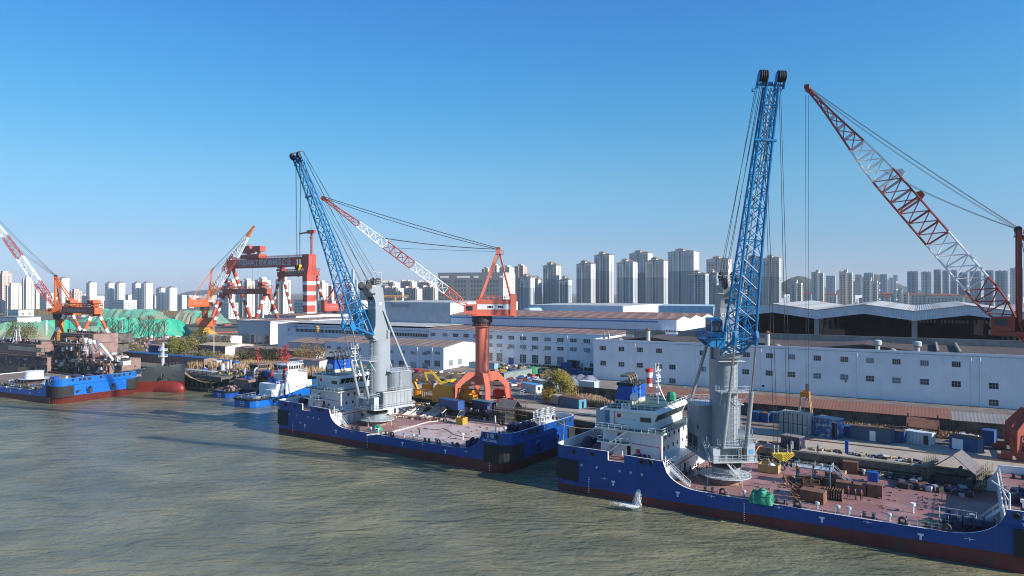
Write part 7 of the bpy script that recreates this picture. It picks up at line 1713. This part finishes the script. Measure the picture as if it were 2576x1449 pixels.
# scaffolding stage and wooden things on the near barge
def at3(u, v, z=4.2): a = s3.at(u,v,z); return s3.w(a.x,a.y,z)
def at2(u, v, z=4.2): a = s2.at(u,v,z); return s2.w(a.x,a.y,z)
m_box = mat('rusty_plate', (.20,.095,.055), .8, var=.25, scale=.7, streak=.5)
def steel_box(u, v, l, w_, h, label, rz=0, open_=False):
    b = MB()
    if open_: b.box(0,l,0,.12,0,h); b.box(0,l,w_-.12,w_,0,h); b.box(0,.12,.12,w_-.12,0,h); b.box(l-.12,l,.12,w_-.12,0,h); b.box(l*.45,l*.5,.12,w_-.12,0,h*.8)
    else:
        b.box(0,l,0,w_,.1,h); b.box(-.06,l+.06,-.06,w_+.06,h,h+.07); b.box(.1,.4,0,w_,0,.1); b.box(l-.4,l-.1,0,w_,0,.1)
    solo('steel_box', b, m_box, label, 'steel box', at3(u,v), s3.rot+rz, 'rusty steel blocks on the near barge deck')
steel_box(1990,1248,3.6,3.2,1.5,'open rusty steel tray left in the pile under the yellow hook',.1,True); steel_box(2012,1262,4.0,2.4,2.2,'large rusty block at the front of the pile under the hook',-.1); steel_box(2020,1232,3.0,3.0,1.4,'open rusty tray behind the front block of the pile',.2,True)
steel_box(2044,1215,2.2,2.0,1.3,'small rusty block at the back of the pile',.1); steel_box(2075,1224,3.0,2.2,2.6,'tall rusty block left of the blue-helmeted group',.0); steel_box(2104,1238,2.8,2.0,1.9,'rusty block just behind the standing workers',.1); steel_box(2140,1243,2.6,2.0,1.9,'rusty block half hidden by the standing workers',-.05)
steel_box(2182,1250,2.4,2.0,2.3,'brown box with pale end right of the workers',.05); steel_box(2120,1190,2.8,1.8,2.4,'dark rusty block at the far side of the deck',.05); steel_box(2010,1210,2.0,1.6,1.0,'flat rusty block nearest the crane slings',.3); steel_box(2050,1250,1.8,1.5,1.6,'rusty upright block between front block and grating',.2)
p = at3(2073,1256); b = MB()
for i in range(8): b.box(i*.42,i*.42+.07,0,1.8,0,2.0)
for z in (.5,1.0,1.5): b.box(-.1,3.2,.4,.5,z,z+.08); b.box(-.1,3.2,1.3,1.4,z,z+.08)
solo('grating_stack', b, m_box, 'row of upright rusty plates bound like a grating on deck', 'plate rack', p, s3.rot)
tarp_heap(0,0,4.2,3.4,2.6,m_green,'crumpled bright green tarpaulin over gear at the near barge rail','tarpaulin','tarpaulin_heap',seed=31,P=at3(1916,1262))
tarp_heap(0,0,3.0,2.2,1.8,m_green,'crumpled green tarpaulin on the middle barge beside the crane foot','tarpaulin','tarpaulin_heap',seed=32,P=at2(948,1083))
def bin_(P, rz, l, w_, h, m, label, fill=None):
    T = thing('cargo_bin', label, 'bin', P, rz, 'yellow bins on the barge decks'); b = MB(); b.box(0,l,0,.1,.1,h); b.box(0,l,w_-.1,w_,.1,h); b.box(0,.1,.1,w_-.1,.1,h); b.box(l-.1,l,.1,w_-.1,.1,h); b.box(.1,l-.1,.1,w_-.1,.1,.2); b.box(.1,.4,.1,w_-.1,0,.1); b.box(l-.4,l-.1,.1,w_-.1,0,.1); part('bin_body', b, m, T)
    if fill: b = MB(); b.lathe([(.9,0),(.8,.5),(.3,.9)],(l*.6,w_*.5,.3+h*.4),8); part('white_sack', b, fill, T)
bin_(at2(1146,1067), s2.rot, 2.6, 2.2, 2.0, mat('ochre_bin',(.48,.27,.03),.6,streak=.3), 'ochre yellow bin standing on the pale deck of the middle barge')
bin_(at3(1907,1187), s3.rot, 4.0, 2.6, 1.7, mat('wood_bin',(.42,.29,.13),.7,streak=.3), 'wooden yellow bin holding white sacks behind the near crane', m_white)
ST = thing('work_platform', 'blue-legged work platform with stair at the far side of the near barge', 'platform', at3(2004,1216), s3.rot)
b = MB()
for x in (0,3,6): 
    for y in (0,2.2): b.tube((x,y,0),(x,y,4.4),.14,6)
part('leg', b, m_conteal, ST); b = MB(); b.box(-.3,6.3,-.3,2.5,3.2,3.4); b.rail([(-.3,-.3,3.4),(6.3,-.3,3.4),(6.3,2.5,3.4)],1,1.5,.05); b.rail([(0,0,1.4),(6,0,1.4)],.8,1.5,.05); part('deck', b, m_greyl, ST); b = MB(); b.stairs((6.4,1,3.4),(10.6,1,0),.9); part('stairway', b, m_greyl, ST)
# blue box, pipe and vents near the bow of the near barge
for k,(u,v,lb) in enumerate(((2182,1214,'dark blue locker on the shaded far side of the near barge deck'),)):
    b = MB(); b.box(0,1.8,0,1.4,.1,2.0); b.box(-.05,1.85,-.05,1.45,2.0,2.1); b.box(.2,1.6,-.04,0,.3,1.8); solo('deck_locker', b, m_blue2, lb, 'locker', at3(u,v), s3.rot)
def roofed_scaffold(P, rz, L, W_, h, label, big=True):
    T = thing('scaffold_shelter', label, 'scaffold', P, rz, 'scaffold shelters at the barge bows')
    b = MB(); b.ext([(0,0,h),(0,W_/2,h+W_*.42),(0,W_/2,h+W_*.42+.15),(0,-.2,h)],(L,0,0)); b.ext([(0,W_,h),(0,W_+.2,h),(0,W_/2,h+W_*.42+.15),(0,W_/2,h+W_*.42)],(L,0,0)); part('sheet_roof', b, mat('shelter_sheet',(.17,.155,.15),.5,var=.2,scale=.6,dirt=((.26,.15,.13),.8,.3)), T)
    scaffold(T,-1,L+1,-.3,0,h+.5,1.5,1.3,.9); scaffold(T,-1,L+1,W_+1.2,0,h+1.2,1.5,1.3,.9)
    b = MB(); b.box(.4,L*.5,.6,W_-.6,.1,h*.7); b.tube((.8,W_/2,h*.7),(L-.6,W_/2,h*.95),.35,8); part('covered_machine', b, m_dark, T)
roofed_scaffold(at3(2455,1238), s3.rot+R(78), 7.0, 7.5, 3.0, 'scaffold shelter with peaked sheet roof near the bow of the near barge')
p = Q.w(Q.at(1262,1044,ZQ).x, 2+14, 3.0); roofed_scaffold(at2(1245,1064), s2.rot+.05, 6.0, 5.5, 4.2, 'scaffold shelter with peaked sheet roof behind the bow of the middle barge')
clutter('loose slings, hoses and offcuts between the steel blocks on the near barge',[(1960,1225),(2120,1245),(1985,1195)],110,.2,1.5,[m_rust,m_dark,m_hawser,m_box],31,z=4.2,hmax=.5,name='deck_gear')
clutter('timber, cables and gear under the shelter on the near barge',[(2250,1225),(2440,1250),(2265,1200)],120,.3,2.4,[m_rust,m_dark,m_greyl,m_dark,m_navy],32,z=4.2,hmax=1.1,name='deck_gear')
clutter('small gear along the far rail of the near barge deck',[(1900,1165),(2240,1205),(1903,1158)],90,.2,1.3,[m_rust,m_dark,m_greyl,m_hawser],33,z=4.2,hmax=.8,name='deck_gear')
clutter('boxes and valves around the crane foot of the near barge',[(1705,1195),(1770,1205),(1740,1165)],40,.3,1.3,[m_rust,m_dark,m_wood,m_greyl],34,z=4.2,hmax=1.0,name='deck_gear')
clutter('planks and cable drums along the working edge of the left barge',[(0,975),(200,985),(20,955)],120,.3,2.2,[m_rust,m_dark,m_wood,m_greyl,m_blue2],35,z=4.2,hmax=.8,name='deck_gear')
# deck machinery and hydraulic set near the bow of ship 3
DM = thing('deck_machine', 'dark blue mooring machine with rails by the bow cut-out of the near barge', 'machine', at3(2370,1322), s3.rot)
b = MB(); b.box(0,3.6,0,2.2,.1,1.2); b.tube((1.8,-.6,1.5),(1.8,2.6,1.5),.5,12); b.box(.6,1.2,.5,1.1,1.2,2.6); part('body', b, m_navy, DM); b = MB(); b.rail([(-.4,-.6,0),(4.6,-.6,0),(4.6,2.8,0),(-.4,2.8,0)],2.2,1.2,.05,True); b.box(3.6,4.4,.2,1.0,1.4,2.4); part('guard_rail', b, m_greyl, DM)
b = MB(); b.box(0,3.4,0,.9,.05,.12); b.box(0,.15,0,.9,0,.05); b.box(3.2,3.4,0,.9,0,.05); solo('green_plank', b, mat('plank_green',(.10,.22,.06),.7), 'green plank lying on deck in front of the mooring machine', 'plank', at3(2315,1312), s3.rot+.1)
# hoses
b = MB(); 
pts = [at2(u,v)+Vector((0,0,.12)) for u,v in ((922,1096),(985,1088),(1030,1076),(1075,1063),(1120,1058),(1170,1060),(1215,1066),(1255,1070))]
b.path(pts,.16,6); solo('white_hose', b, mat('fire_hose',(.62,.56,.5),.7), 'long pale hose curving over the deck of the middle barge', 'hose')
b = MB(); pts = [at2(u,v)+Vector((0,0,.08)) for u,v in ((1065,1078),(1095,1082),(1115,1079),(1125,1082),(1140,1093),(1165,1100),(1200,1106))]; b.path(pts,.07,5); solo('black_hose', b, m_rubber, 'thin black hose lying on the pale deck of the middle barge', 'hose')
for k,(u0,v0,u1,v1) in enumerate(((975,1040,1030,1012),(985,1046,1045,1015),(1000,1048,1066,1016),(1020,1050,1100,1018),(1035,1052,1118,1020),(1062,1050,1120,1016),(1130,1060,1160,1028),(960,1035,1012,1006))):
    p = at2(u0,v0,4.4) ; q = G(u1,v1,ZQ+.2); b = MB(); 
    for e in (0,.35,.7,1.05,1.4): sag(b,p+Vector((e,0,0)),q+Vector((e*1.3,0,.3)),1.6,.16,9)
    solo('hose_bundle', b, _mats['fire_hose'], 'sagging bundle of pale hoses from quay to middle barge, %s from the left' % ORD[k], 'hose bundle', group='pale hose bundles between quay and barge')
b = MB(); p = at3(1890,1170,4.4); q = G(1916,1122,ZQ+.2); sag(b,q,p,-1.2,.14,10); solo('orange_hose', b, mat('hose_orange',(.5,.17,.05),.6), 'orange hose from the quay to the deck behind the near crane', 'hose')
b = MB()
for k in range(4): 
    q = at3(2010+k*10,1225+k*6,5.5); pts = []; sag(b, hk3+Vector((0,0,-3)), q, (.4+k*.8), .07, 8)
solo('chain_slings', b, m_rust, 'rusty chain slings hanging from the yellow hook to the steel pile', 'chain slings')
# mooring ropes
def rope(p, q, s, label, r=.07): b = MB(); sag(b,p,q,s,r,12); solo('mooring_line', b, m_hawser, label, 'mooring line', group='mooring lines of the vessels')
rope(s2.w(SL,22,8.6), s3.w(.5,30,8.8), 1.2, 'mooring line between the middle barge bow and the near barge stern')
rope(s2.w(SL,24.5,8.6), s2.w(SL+3,18,0.2), 2.0, 'slack mooring line dropping from the middle barge bow')
rope(s1.w(SL,27,8.8), cf.w(-12,-7,10.5), 2.4, 'sagging mooring line from the left barge to the grey cargo ship')
rope(s1.w(SL,25,8.6), cf.w(-22,-8,9.5), 1.4, 'upper mooring line from the left barge to the grey cargo ship')
for k in range(4): rope(cf.w(-3,2,11), Q.w(-236+k*5,19,ZQ), 3.2+k*.4, 'mooring line from the grey bow to the jetty, %s from the left' % ORD[k])
# jetty containers
cabin(485,916,545,924,2.9,2.5,'white container on the jetty behind the grey bow',m_contwh,name='container',group='containers on the jetty'); 
T, L = cabin(546,920,592,927,2.9,2.5,'bright blue container on the jetty right of the white one',mat('jetty_blue',(.02,.12,.42),.5,wave=(0,.3,.03)),name='container',group='containers on the jetty')
cabin(637,944,680,953,2.6,2.4,'mid blue container at the right end of the jetty',m_contblue,name='container',group='containers on the jetty'); cabin(645,926,675,930,2.0,2.0,'small red container above the right jetty containers',m_redp,name='container',group='containers on the jetty')
cabin(250,918,286,926,2.6,3,'grey portable cabin on the left quay behind the scaffolding',m_contgr,name='site_cabin',cat='cabin')
b = MB(); p = G(560,935,ZQ); b.lathe([(.9,0),(.9,3.2),(.4,3.6)],(0,0,0),14); b.lathe([(.6,0),(.6,4.4)],(2.0,.5,0),12); b.lathe([(.4,0),(.4,5.0)],(3.2,1,0),10); solo('gas_tanks', b, m_greyl, 'grey upright gas cylinders on the jetty corner', 'gas tanks', p)
JP = thing('pump_stage', 'blue-legged low stage at the front edge of the jetty', 'stage', Q.w(-250,19.5,ZQ), Q.rot); b = MB()
for x in range(0,20,3): b.tube((x,.2,0),(x,.2,1.6),.12,5); b.tube((x,2.2,0),(x,2.2,1.6),.12,5)
part('leg', b, m_blue2, JP); b = MB(); b.box(-.5,19,0,2.5,1.6,1.75); part('deck', b, m_greyl, JP)
# low buildings left, tan roofs
p = G(497,893,ZQ); building('low_shed', 'low shed with tan roof and white end among the bushes', 'shed', p, 24, 18, 12.4, m_primer, mat('tan_roof',(.50,.38,.25),.8,var=.15,scale=.3), ridge=.8, gable=m_wallw)
p = G(500,862,ZQ); building('open_shed', 'white open-fronted shed behind the tan-roofed one', 'shed', p, 34, 9, 12.0, m_wallw, m_rooflt, ridge=.5)
p = G(592,896,ZQ); building('low_shed', 'low brown-roofed building in front of the grey-blue hall', 'shed', p, 62, 14, 11.5, m_primer, m_roofb, ridge=.6, gable=m_wallw)
p = G(724,930,ZQ); building('low_shed', 'small grey shed below the grey corrugated warehouse', 'shed', p, 20, 8, 11.6, m_wallg, m_roofb, ridge=.4, gable=m_wallw)
p = G(300,905,ZQ); building('blue_roof_canopy', 'long low canopy with blue roof behind the cargo ship', 'canopy', p, 70, 6, 10.8, m_primer, m_contblue, ridge=.3)
p = G(375,898,ZQ); building('low_shed', 'small dark blue hut at the end of the blue canopy', 'hut', p, 9, 7, 13.0, m_contblue, m_roofb, ridge=.4)
p = G(272,905,ZQ+0); b = MB(); b.box(0,8,0,6,0,9); b.box(-1.5,9.5,-1.5,7.5,9,13.5); b.box(1,7,-.1,0,1,7,1); solo('concrete_hopper', b, [m_fence, m_dark], 'square concrete tower with overhanging top left of the willows', 'hopper', p, Q.rot)
# people
def person(P, rz, label, top, helm, bend=0.0, pants=(.02,.03,.06)):
    key = (top, helm, bend)
    if key not in _people:
        me = bpy.data.meshes.new('body'); hip_ = 0.95; bz = math.cos(bend); by = math.sin(bend)
        V = [(0,0,.95),(0,by*.28,.95+.28*bz),(0,by*.50,.95+.50*bz),(0,by*.60,.95+.61*bz),(0,by*.76+.02,.95+.76*bz),
             (-.19,by*.46,.95+.46*bz),(-.27,by*.3+.05,.95+.2*bz),(-.25,by*.3+.16,.93-.02),(.19,by*.46,.95+.46*bz),(.27,by*.3+.08,.95+.2*bz),(.22,by*.3+.22,.98),
             (-.10,.0,.90),(-.12,.06,.50),(-.13,0,.08),(-.13,.14,.04),(.10,0,.90),(.13,-.04,.50),(.15,-.1,.08),(.15,.04,.04)]
        E_ = [(0,1),(1,2),(2,3),(3,4),(2,5),(5,6),(6,7),(2,8),(8,9),(9,10),(0,11),(11,12),(12,13),(13,14),(0,15),(15,16),(16,17),(17,18)]
        RR = [.16,.155,.15,.065,.10,.085,.06,.045,.085,.06,.045,.11,.08,.06,.05,.11,.08,.06,.05]
        me.from_pydata(V, E_, []); o = bpy.data.objects.new('tmp', me); C.objects.link(o)
        md = o.modifiers.new('s','SKIN')
        for i, r_ in enumerate(RR): me.skin_vertices[0].data[i].radius = (r_, r_)
        me.skin_vertices[0].data[0].use_root = True
        o.modifiers.new('b','SUBSURF').levels = 1
        dg = bpy.context.evaluated_depsgraph_get(); m2 = bpy.data.meshes.new_from_object(o.evaluated_get(dg)); bpy.data.objects.remove(o)
        m2.name = 'body'; m2.materials.clear(); nm = 'cloth_%d' % len(_people)
        for q in (mat('trousers_navy', pants, .9), mat(nm, top, .9), mat('skin', (.42,.24,.17), .6)): m2.materials.append(q)
        for f in m2.polygons: f.material_index = 0 if f.center.z < .93 else (2 if f.center.z > .95+.57*bz else 1); f.use_smooth = True
        hm = MB(); c = Vector((0,by*.80+.02,.95+.80*bz)); hm.lathe([(.17,-.02),(.13,0),(.125,.06),(.09,.12),(.02,.145)], c, 12); hme = hm.mesh('helmet', mat('helmet_%s' % helm, {'red':(.55,.05,.03),'blue':(.03,.12,.5),'orange':(.65,.12,.02)}[helm], .4))
        _people[key] = (m2, hme)
    T = thing('person', label, 'person', P, rz); bm_, hm_ = _people[key]; link('body', bm_, T); link('helmet', hm_, T); T.scale = (1.08,1.08,1.08); return T
_people = {}
person(at2(1055,1094), R(150), 'worker in khaki with red helmet walking alone on the pale deck of the middle barge', (.22,.17,.12), 'red')
person(at3(2134,1251), R(20), 'worker in navy with red shoulders and blue helmet, leftmost of the deck trio', (.12,.02,.03), 'blue')
person(at3(2152,1258), R(60), 'worker in navy with blue helmet, middle one of the deck trio', (.06,.04,.08), 'blue')
person(at3(2167,1259), R(200), 'worker in navy with red shoulders, rightmost of the deck trio', (.16,.03,.03), 'blue')
person(at3(2196,1246), R(90), 'worker in blue overalls standing left in the pair before the pale-ended box', (.03,.05,.12), 'blue')
person(at3(2203,1243), R(250), 'worker in pale blue overalls standing right in the pair before the pale-ended box', (.06,.10,.22), 'blue')
person(G(2058,1139,ZQ), R(30), 'worker in dark blue with blue helmet on the quay edge', (.03,.05,.10), 'blue')
person(G(2013,1132,ZQ), R(200), 'worker in brown with red helmet on the quay beside the blue frame', (.16,.08,.05), 'red')
person(at3(1968+40,1192,7.6), R(120), 'worker with orange vest bending on the work platform, left one', (.50,.12,.03), 'orange', .5)
person(at3(2046,1190,7.6), R(260), 'worker with orange helmet on the work platform, right one', (.20,.10,.05), 'orange', .25)
person(at2(1070+50,1056), R(90), 'worker with blue helmet among hoses at the far side of the middle barge', (.10,.11,.13), 'blue')
person(at2(1070,1058), R(0), 'worker in pale grey at the far rail of the middle barge', (.35,.37,.42), 'blue', .3)
person(at2(962,1062), R(90), 'worker in grey near the crane foot on the red-brown deck of the middle barge', (.25,.25,.28), 'red')
person(s3.w(7.5,6,7.6), R(45), 'worker in blue overalls beside the stern winches of the near barge', (.02,.06,.2), 'blue')
# discharge water from the hull
p = s3.side(1608,1240); WJ = thing('water_jet', 'white water pouring from the side of the near barge into the river', 'water jet', s3.w(p.x,0,0), s3.rot)
m_foam = mat('foam', (.80,.82,.82), .5, var=.12, scale=3); b = MB(); r_ = random.Random(5)
for k in range(1500):
    t = r_.random()**.75; x = r_.gauss(0,.10+.30*t); y = -.1-1.0*t+r_.gauss(0,.05+.12*t); z = 2.7-2.7*t*t+r_.gauss(0,.04); s = r_.uniform(.02,.06); b.lathe([(s*.3,-s*3.5),(s,0),(s*.3,s*3.5)],(x,y,z),4)
part('falling_water', b, m_foam, WJ, kind='stuff')
b = MB()
for k in range(2200):
    a = r_.uniform(0,6.28); q = abs(r_.gauss(0,1)); x = q*1.3*math.cos(a)-.9*q; y = -1.4+q*.7*math.sin(a)-.25*q; s = r_.uniform(.03,.13)/(1+q*.7); b.lathe([(s*1.6,-.02),(s*1.2,s*.25),(s*.2,s*.4)],(x,y,0.015),5)
part('foam_patch', b, m_foam, WJ, kind='stuff')

# ------------------------------------------------------------------ plants
def leafmat(name, c, v=.35):
    return mat(name, c, .8, var=v, scale=.35, spec=.2)
def leafy(P, h, rx, cols, n, label, cat='tree', name='willow_tree', leaf=.28, seed=0, trunk=True, group='trees and bushes of the left bank', low=.15, droop=0):
    r_ = random.Random(seed+len(label)); T = thing(name, label, cat, P, r_.uniform(0,6), group)
    if trunk:
        b = MB(); 
        for k in range(5):
            a = r_.uniform(0,6.28); q = Vector((0,0,0)); d = Vector((math.cos(a)*.25,math.sin(a)*.25,1)).normalized()
            for s in range(4): e = q+d*(h*.2); b.tube(q,e,h*.016*(1-s*.2),5,h*.016*(.8-s*.2)); q = e; d = (d+Vector((r_.uniform(-.35,.35),r_.uniform(-.35,.35),.1))).normalized()
        part('trunk', b, mat('bark',(.12,.085,.06),.9,var=.3,scale=3), T)
    cl = []
    for k in range(16):
        a = r_.uniform(0,6.28); q = r_.random()**.5*rx*.75; z = h*(low+.15+(.8-low)*r_.random()*(1-.3*q/rx)); cl.append((q*math.cos(a),q*math.sin(a),z,rx*r_.uniform(.25,.45),r_.randrange(len(cols))))
    b = MB()
    for k in range(n):
        cx, cy, cz, cr, ci = r_.choice(cl); d = Vector((r_.gauss(0,1),r_.gauss(0,1),r_.gauss(0,1))).normalized()*(cr*r_.random()**.4)
        p = Vector((cx,cy,cz))+d; p.z -= droop*r_.random(); s = leaf*r_.uniform(.6,1.4); u_ = Vector((r_.gauss(0,1),r_.gauss(0,1),r_.gauss(0,1)-droop)).normalized(); v_ = u_.orthogonal().normalized()
        u_ *= s*(1+droop); v_ *= s*.5; b.add([p-u_,p-v_,p+u_,p+v_],[(0,1,2,3)], ci if r_.random() < .75 else r_.randrange(len(cols)))
    part('crown', b, cols, T, kind='stuff'); return T
lf1, lf2, lf3 = leafmat('leaf_yellow_green',(.24,.24,.05)), leafmat('leaf_olive',(.14,.16,.045)), leafmat('leaf_straw',(.36,.27,.09))
lf4, lf5 = leafmat('leaf_dark_green',(.03,.055,.018)), leafmat('leaf_brown',(.21,.145,.09))
leafy(G(1405,1006,ZQ), 11.0, 6.4, [leafmat('leaf_lime',(.20,.20,.035)),leafmat('leaf_gold',(.36,.27,.05)),leafmat('leaf_pale_gold',(.42,.33,.10))], 9000, 'yellow-green willow on the quay between white cabin and teal hut', seed=3, leaf=.2, low=.02, droop=.5, group=None)
G_ = G
trees = [(445,905,9.5,6,[lf1,lf2],2600,'dense yellow-green willow beside the white mast of the cargo ship'),(470,893,9,6,[lf1,lf2,lf3],2400,'yellow-green willow, right half of the pair by the cargo ship mast'),(500,880,10,6,[lf2,lf5,lf3],2000,'olive tree in front of the flared yellow crane foot'),(555,882,8,6,[lf5,lf3,lf2],1500,'olive-brown bush left of the tan-roofed shed'),(520,912,5,6,[lf5,lf2],1400,'brown bush above the reeds at the jetty'),
 (290,890,9,5,[lf2,lf5],1600,'olive bush right of the concrete hopper'),(325,892,6.5,6,[lf5,lf2],1300,'brown-green bush below the green nets'),(60,868,12,9,[lf1,lf2],2400,'yellow-green tree behind the primed ship at the far left'),(15,860,12,9,[lf1,lf2],2000,'yellow-green tree cut by the left edge'),(640,915,5.5,7,[lf5,lf4],1800,'dark brown bush above the reeds'),(690,918,6,6,[lf4,lf5],1800,'dark green bush behind the red tug masts'),(770,925,9,5.5,[lf5,lf3],1100,'brown twiggy bush in front of the grey warehouse'),(800,918,8,5,[lf5],800,'bare brown bush beside the warehouse corner')]
for k,(u,v,h,r_,c,n,lb) in enumerate(trees): leafy(G(u,v,ZQ),h*1.25,r_*1.25,c,int(n*1.5),lb,name='bush' if h < 7 else 'tree',cat='bush' if h < 7 else 'tree',seed=k*7,leaf=.32)
far_t = [(120,772,14,16,[lf4,lf2],'dark trees behind the far left crane'),(90,775,13,15,[lf4],'dark evergreen trees above the long shed'),(560,770,13,14,[lf2,lf5],'trees under the brown red gantry'),(640,772,13,13,[lf2,lf1],'olive trees between gantry legs'),(700,775,12,12,[lf2,lf5],'trees right of the gantry leg'),(880,776,14,14,[lf2,lf1],'rounded tree beside the small red crane'),(2060,762,13,22,[lf4,lf5],'dark tree belt behind the open ship hall roof, left part'),(2200,762,13,22,[lf4,lf5],'dark tree belt behind the open ship hall roof, middle part'),(2330,762,14,24,[lf4,lf2],'dark green trees behind the right hall roof')]
for k,(u,v,h,r_,c,lb) in enumerate(far_t):
    Y = (42-ZQ)*FPX/(v-734); leafy(Vector(((u-1288)/FPX*Y,Y,ZQ)),h,r_*1.6,c,1500,lb,name='tree_clump',cat='trees',seed=k+50,leaf=1.0,trunk=True,group='distant trees')
def bare(P, h, label, seed):
    r_ = random.Random(seed); T = thing('bare_tree', label, 'tree', P, 0, 'bare poplars before the green nets'); b = MB(); b.tube((0,0,0),(0,0,h*.7),h*.012,5,h*.006); t = MB()
    for k in range(34):
        z = h*r_.uniform(.2,.95); a = r_.uniform(0,6.28); l = h*.22*(1.1-z/h); p = Vector((0,0,min(z,h*.7))); q = p+Vector((math.cos(a)*l,math.sin(a)*l,l*1.5)); b.tube(p,q,.09,3,cap=False)
        for m_ in range(3): e = p.lerp(q,r_.uniform(.4,1)); t.tube(e,e+Vector((r_.uniform(-1,1),r_.uniform(-1,1),r_.uniform(.5,1.5)))*l*.3,.03,3,cap=False)
    part('trunk', b, _mats['bark'], T); part('twigs', t, _mats['bark'], T, kind='stuff')
for k in range(12):
    u = 270+k*13+rnd.uniform(-4,4); bare(G(u,872+rnd.uniform(-12,6),ZQ), rnd.uniform(17,24), 'leafless poplar before the green nets, %s from the left' % ORD[k], k)
# reeds
def reeds(label, quad, n, h, cols, seed, z=ZQ):
    r_ = random.Random(seed); b = MB(); A_, B_, C_ = [G(u,v,z) for u,v in quad]
    for k in range(n):
        s, t = r_.random(), r_.random(); p = A_+(B_-A_)*s+(C_-A_)*t; hh = h*r_.uniform(.6,1.25); a = r_.uniform(0,3.14); e = Vector((math.cos(a),math.sin(a),0))*.09; l = Vector((r_.uniform(-.5,.5),r_.uniform(-.5,.5),hh))
        b.add([p-e,p+e,p+l*.6+e*1.5,p+l,p+l*.6-e*1.5],[(0,1,2,3,4)],r_.randrange(len(cols)))
    solo('reeds', b, cols, label, None, kind='stuff')
rc = [mat('reed_straw',(.44,.29,.14),.9,var=.2,scale=.4), mat('reed_tan',(.33,.21,.10),.9,var=.2,scale=.4), mat('reed_pale',(.55,.42,.27),.9,var=.2,scale=.4)]
reeds('dry golden reeds behind the jetty',[(470,925),(800,948),(560,902)],9000,2.8,rc,1)
reeds('dry reeds left of the jetty containers',[(370,905),(480,918),(400,895)],2500,2.4,rc,2)
reeds('dry reeds beside the dark wall behind the near barge bridge',[(1468,1020),(1545,1030),(1432,1003)],3600,2.2,rc+[mat('reed_pinkish',(.38,.25,.2),.9)],3)
reeds('weeds and dry grass along the dark wall',[(1890,1058),(2420,1108),(1900,1046)],3600,1.0,rc+[lf5,lf2],4)
reeds('hedges along the workshop front',[(1215,911),(1500,934),(1222,907)],3000,1.0,[lf4,lf2],5)
# green net covered spoil heaps
def mound(u0, u1, v0, v1, Y, label, m, seed, z=ZQ):
    r_ = random.Random(seed); X0, X1 = (u0-1288)/FPX*Y, (u1-1288)/FPX*Y; hz = max(3, 42-(v0-734)*Y/FPX-z); n = 26; k = 9; b = MB(); vs = []; fs = []
    prof = [r_.uniform(.84,1.0) for _ in range(n+1)]
    for i in range(n+1):
        for j in range(k+1):
            x = i/n; y = j/k; e = min(1,x*5,(1-x)*5)*(1-abs(y*2-1)**3.5); hh = hz*e*(prof[i]*.5+.5)*(1+r_.uniform(-.08,.08)); vs.append((X0+(X1-X0)*x, Y-14+42*y+r_.uniform(-1,1), z-.3+hh))
    for i in range(n):
        for j in range(k): fs.append((i*(k+1)+j,(i+1)*(k+1)+j,(i+1)*(k+1)+j+1,i*(k+1)+j+1))
    b.add(vs, fs); solo('covered_mound', b, m, label, 'covered mound', group='green net covered heaps')
m_net = mat('green_net', (.03,.42,.27), .7, var=.2, scale=.12, dirt=((.25,.27,.18),.5,.05), bump=.5, bscale=.3); m_net2 = mat('dull_green_net', (.12,.33,.23), .8, var=.2, scale=.08, dirt=((.27,.23,.16),.8,.03), bump=.5, bscale=.3)
mound(200,420,777,800,800,'wide dull green netted heap under the pale tower pairs',m_net2,1); mound(235,350,800,840,560,'bright green netted heap left of the poplars',m_net,2); mound(330,455,803,838,540,'bright green netted heap behind the poplars at right',m_net,3); mound(-30,110,812,850,470,'dark green netted heap at the left edge',m_net2,4); mound(195,260,822,850,470,'small green heap behind the gantry legs',m_net2,5); mound(428,560,781,790,760,'flat green netted strip left of the orange crane',m_net2,6); mound(90,150,805,845,500,'green netted heap just left of the ochre column',m_net,7)
# brownish scrub fields at mid distance
reeds('scrub belt before the far city at left',[(100,795),(560,800),(60,780)],6000,4.0,[lf5,rc[1],lf2],6)

# ------------------------------------------------------------------ hazy air
hz = MB(); hz.box(-6900,6900,-250,6900,-9,190)
m_haze = bpy.data.materials.new('haze_air'); m_haze.use_nodes = True; _t = m_haze.node_tree
_t.nodes.remove(_t.nodes['Principled BSDF']); _v = _t.nodes.new('ShaderNodeVolumePrincipled')
_v.inputs['Color'].default_value = (.80,.88,1.0,1); _v.inputs['Density'].default_value = 0.00006; _v.inputs['Anisotropy'].default_value = 0.0
_t.links.new(_v.outputs[0], _t.nodes['Material Output'].inputs['Volume'])
solo('haze', hz, m_haze, 'thin pale haze in the air over river, shipyard and city', None, kind='stuff')
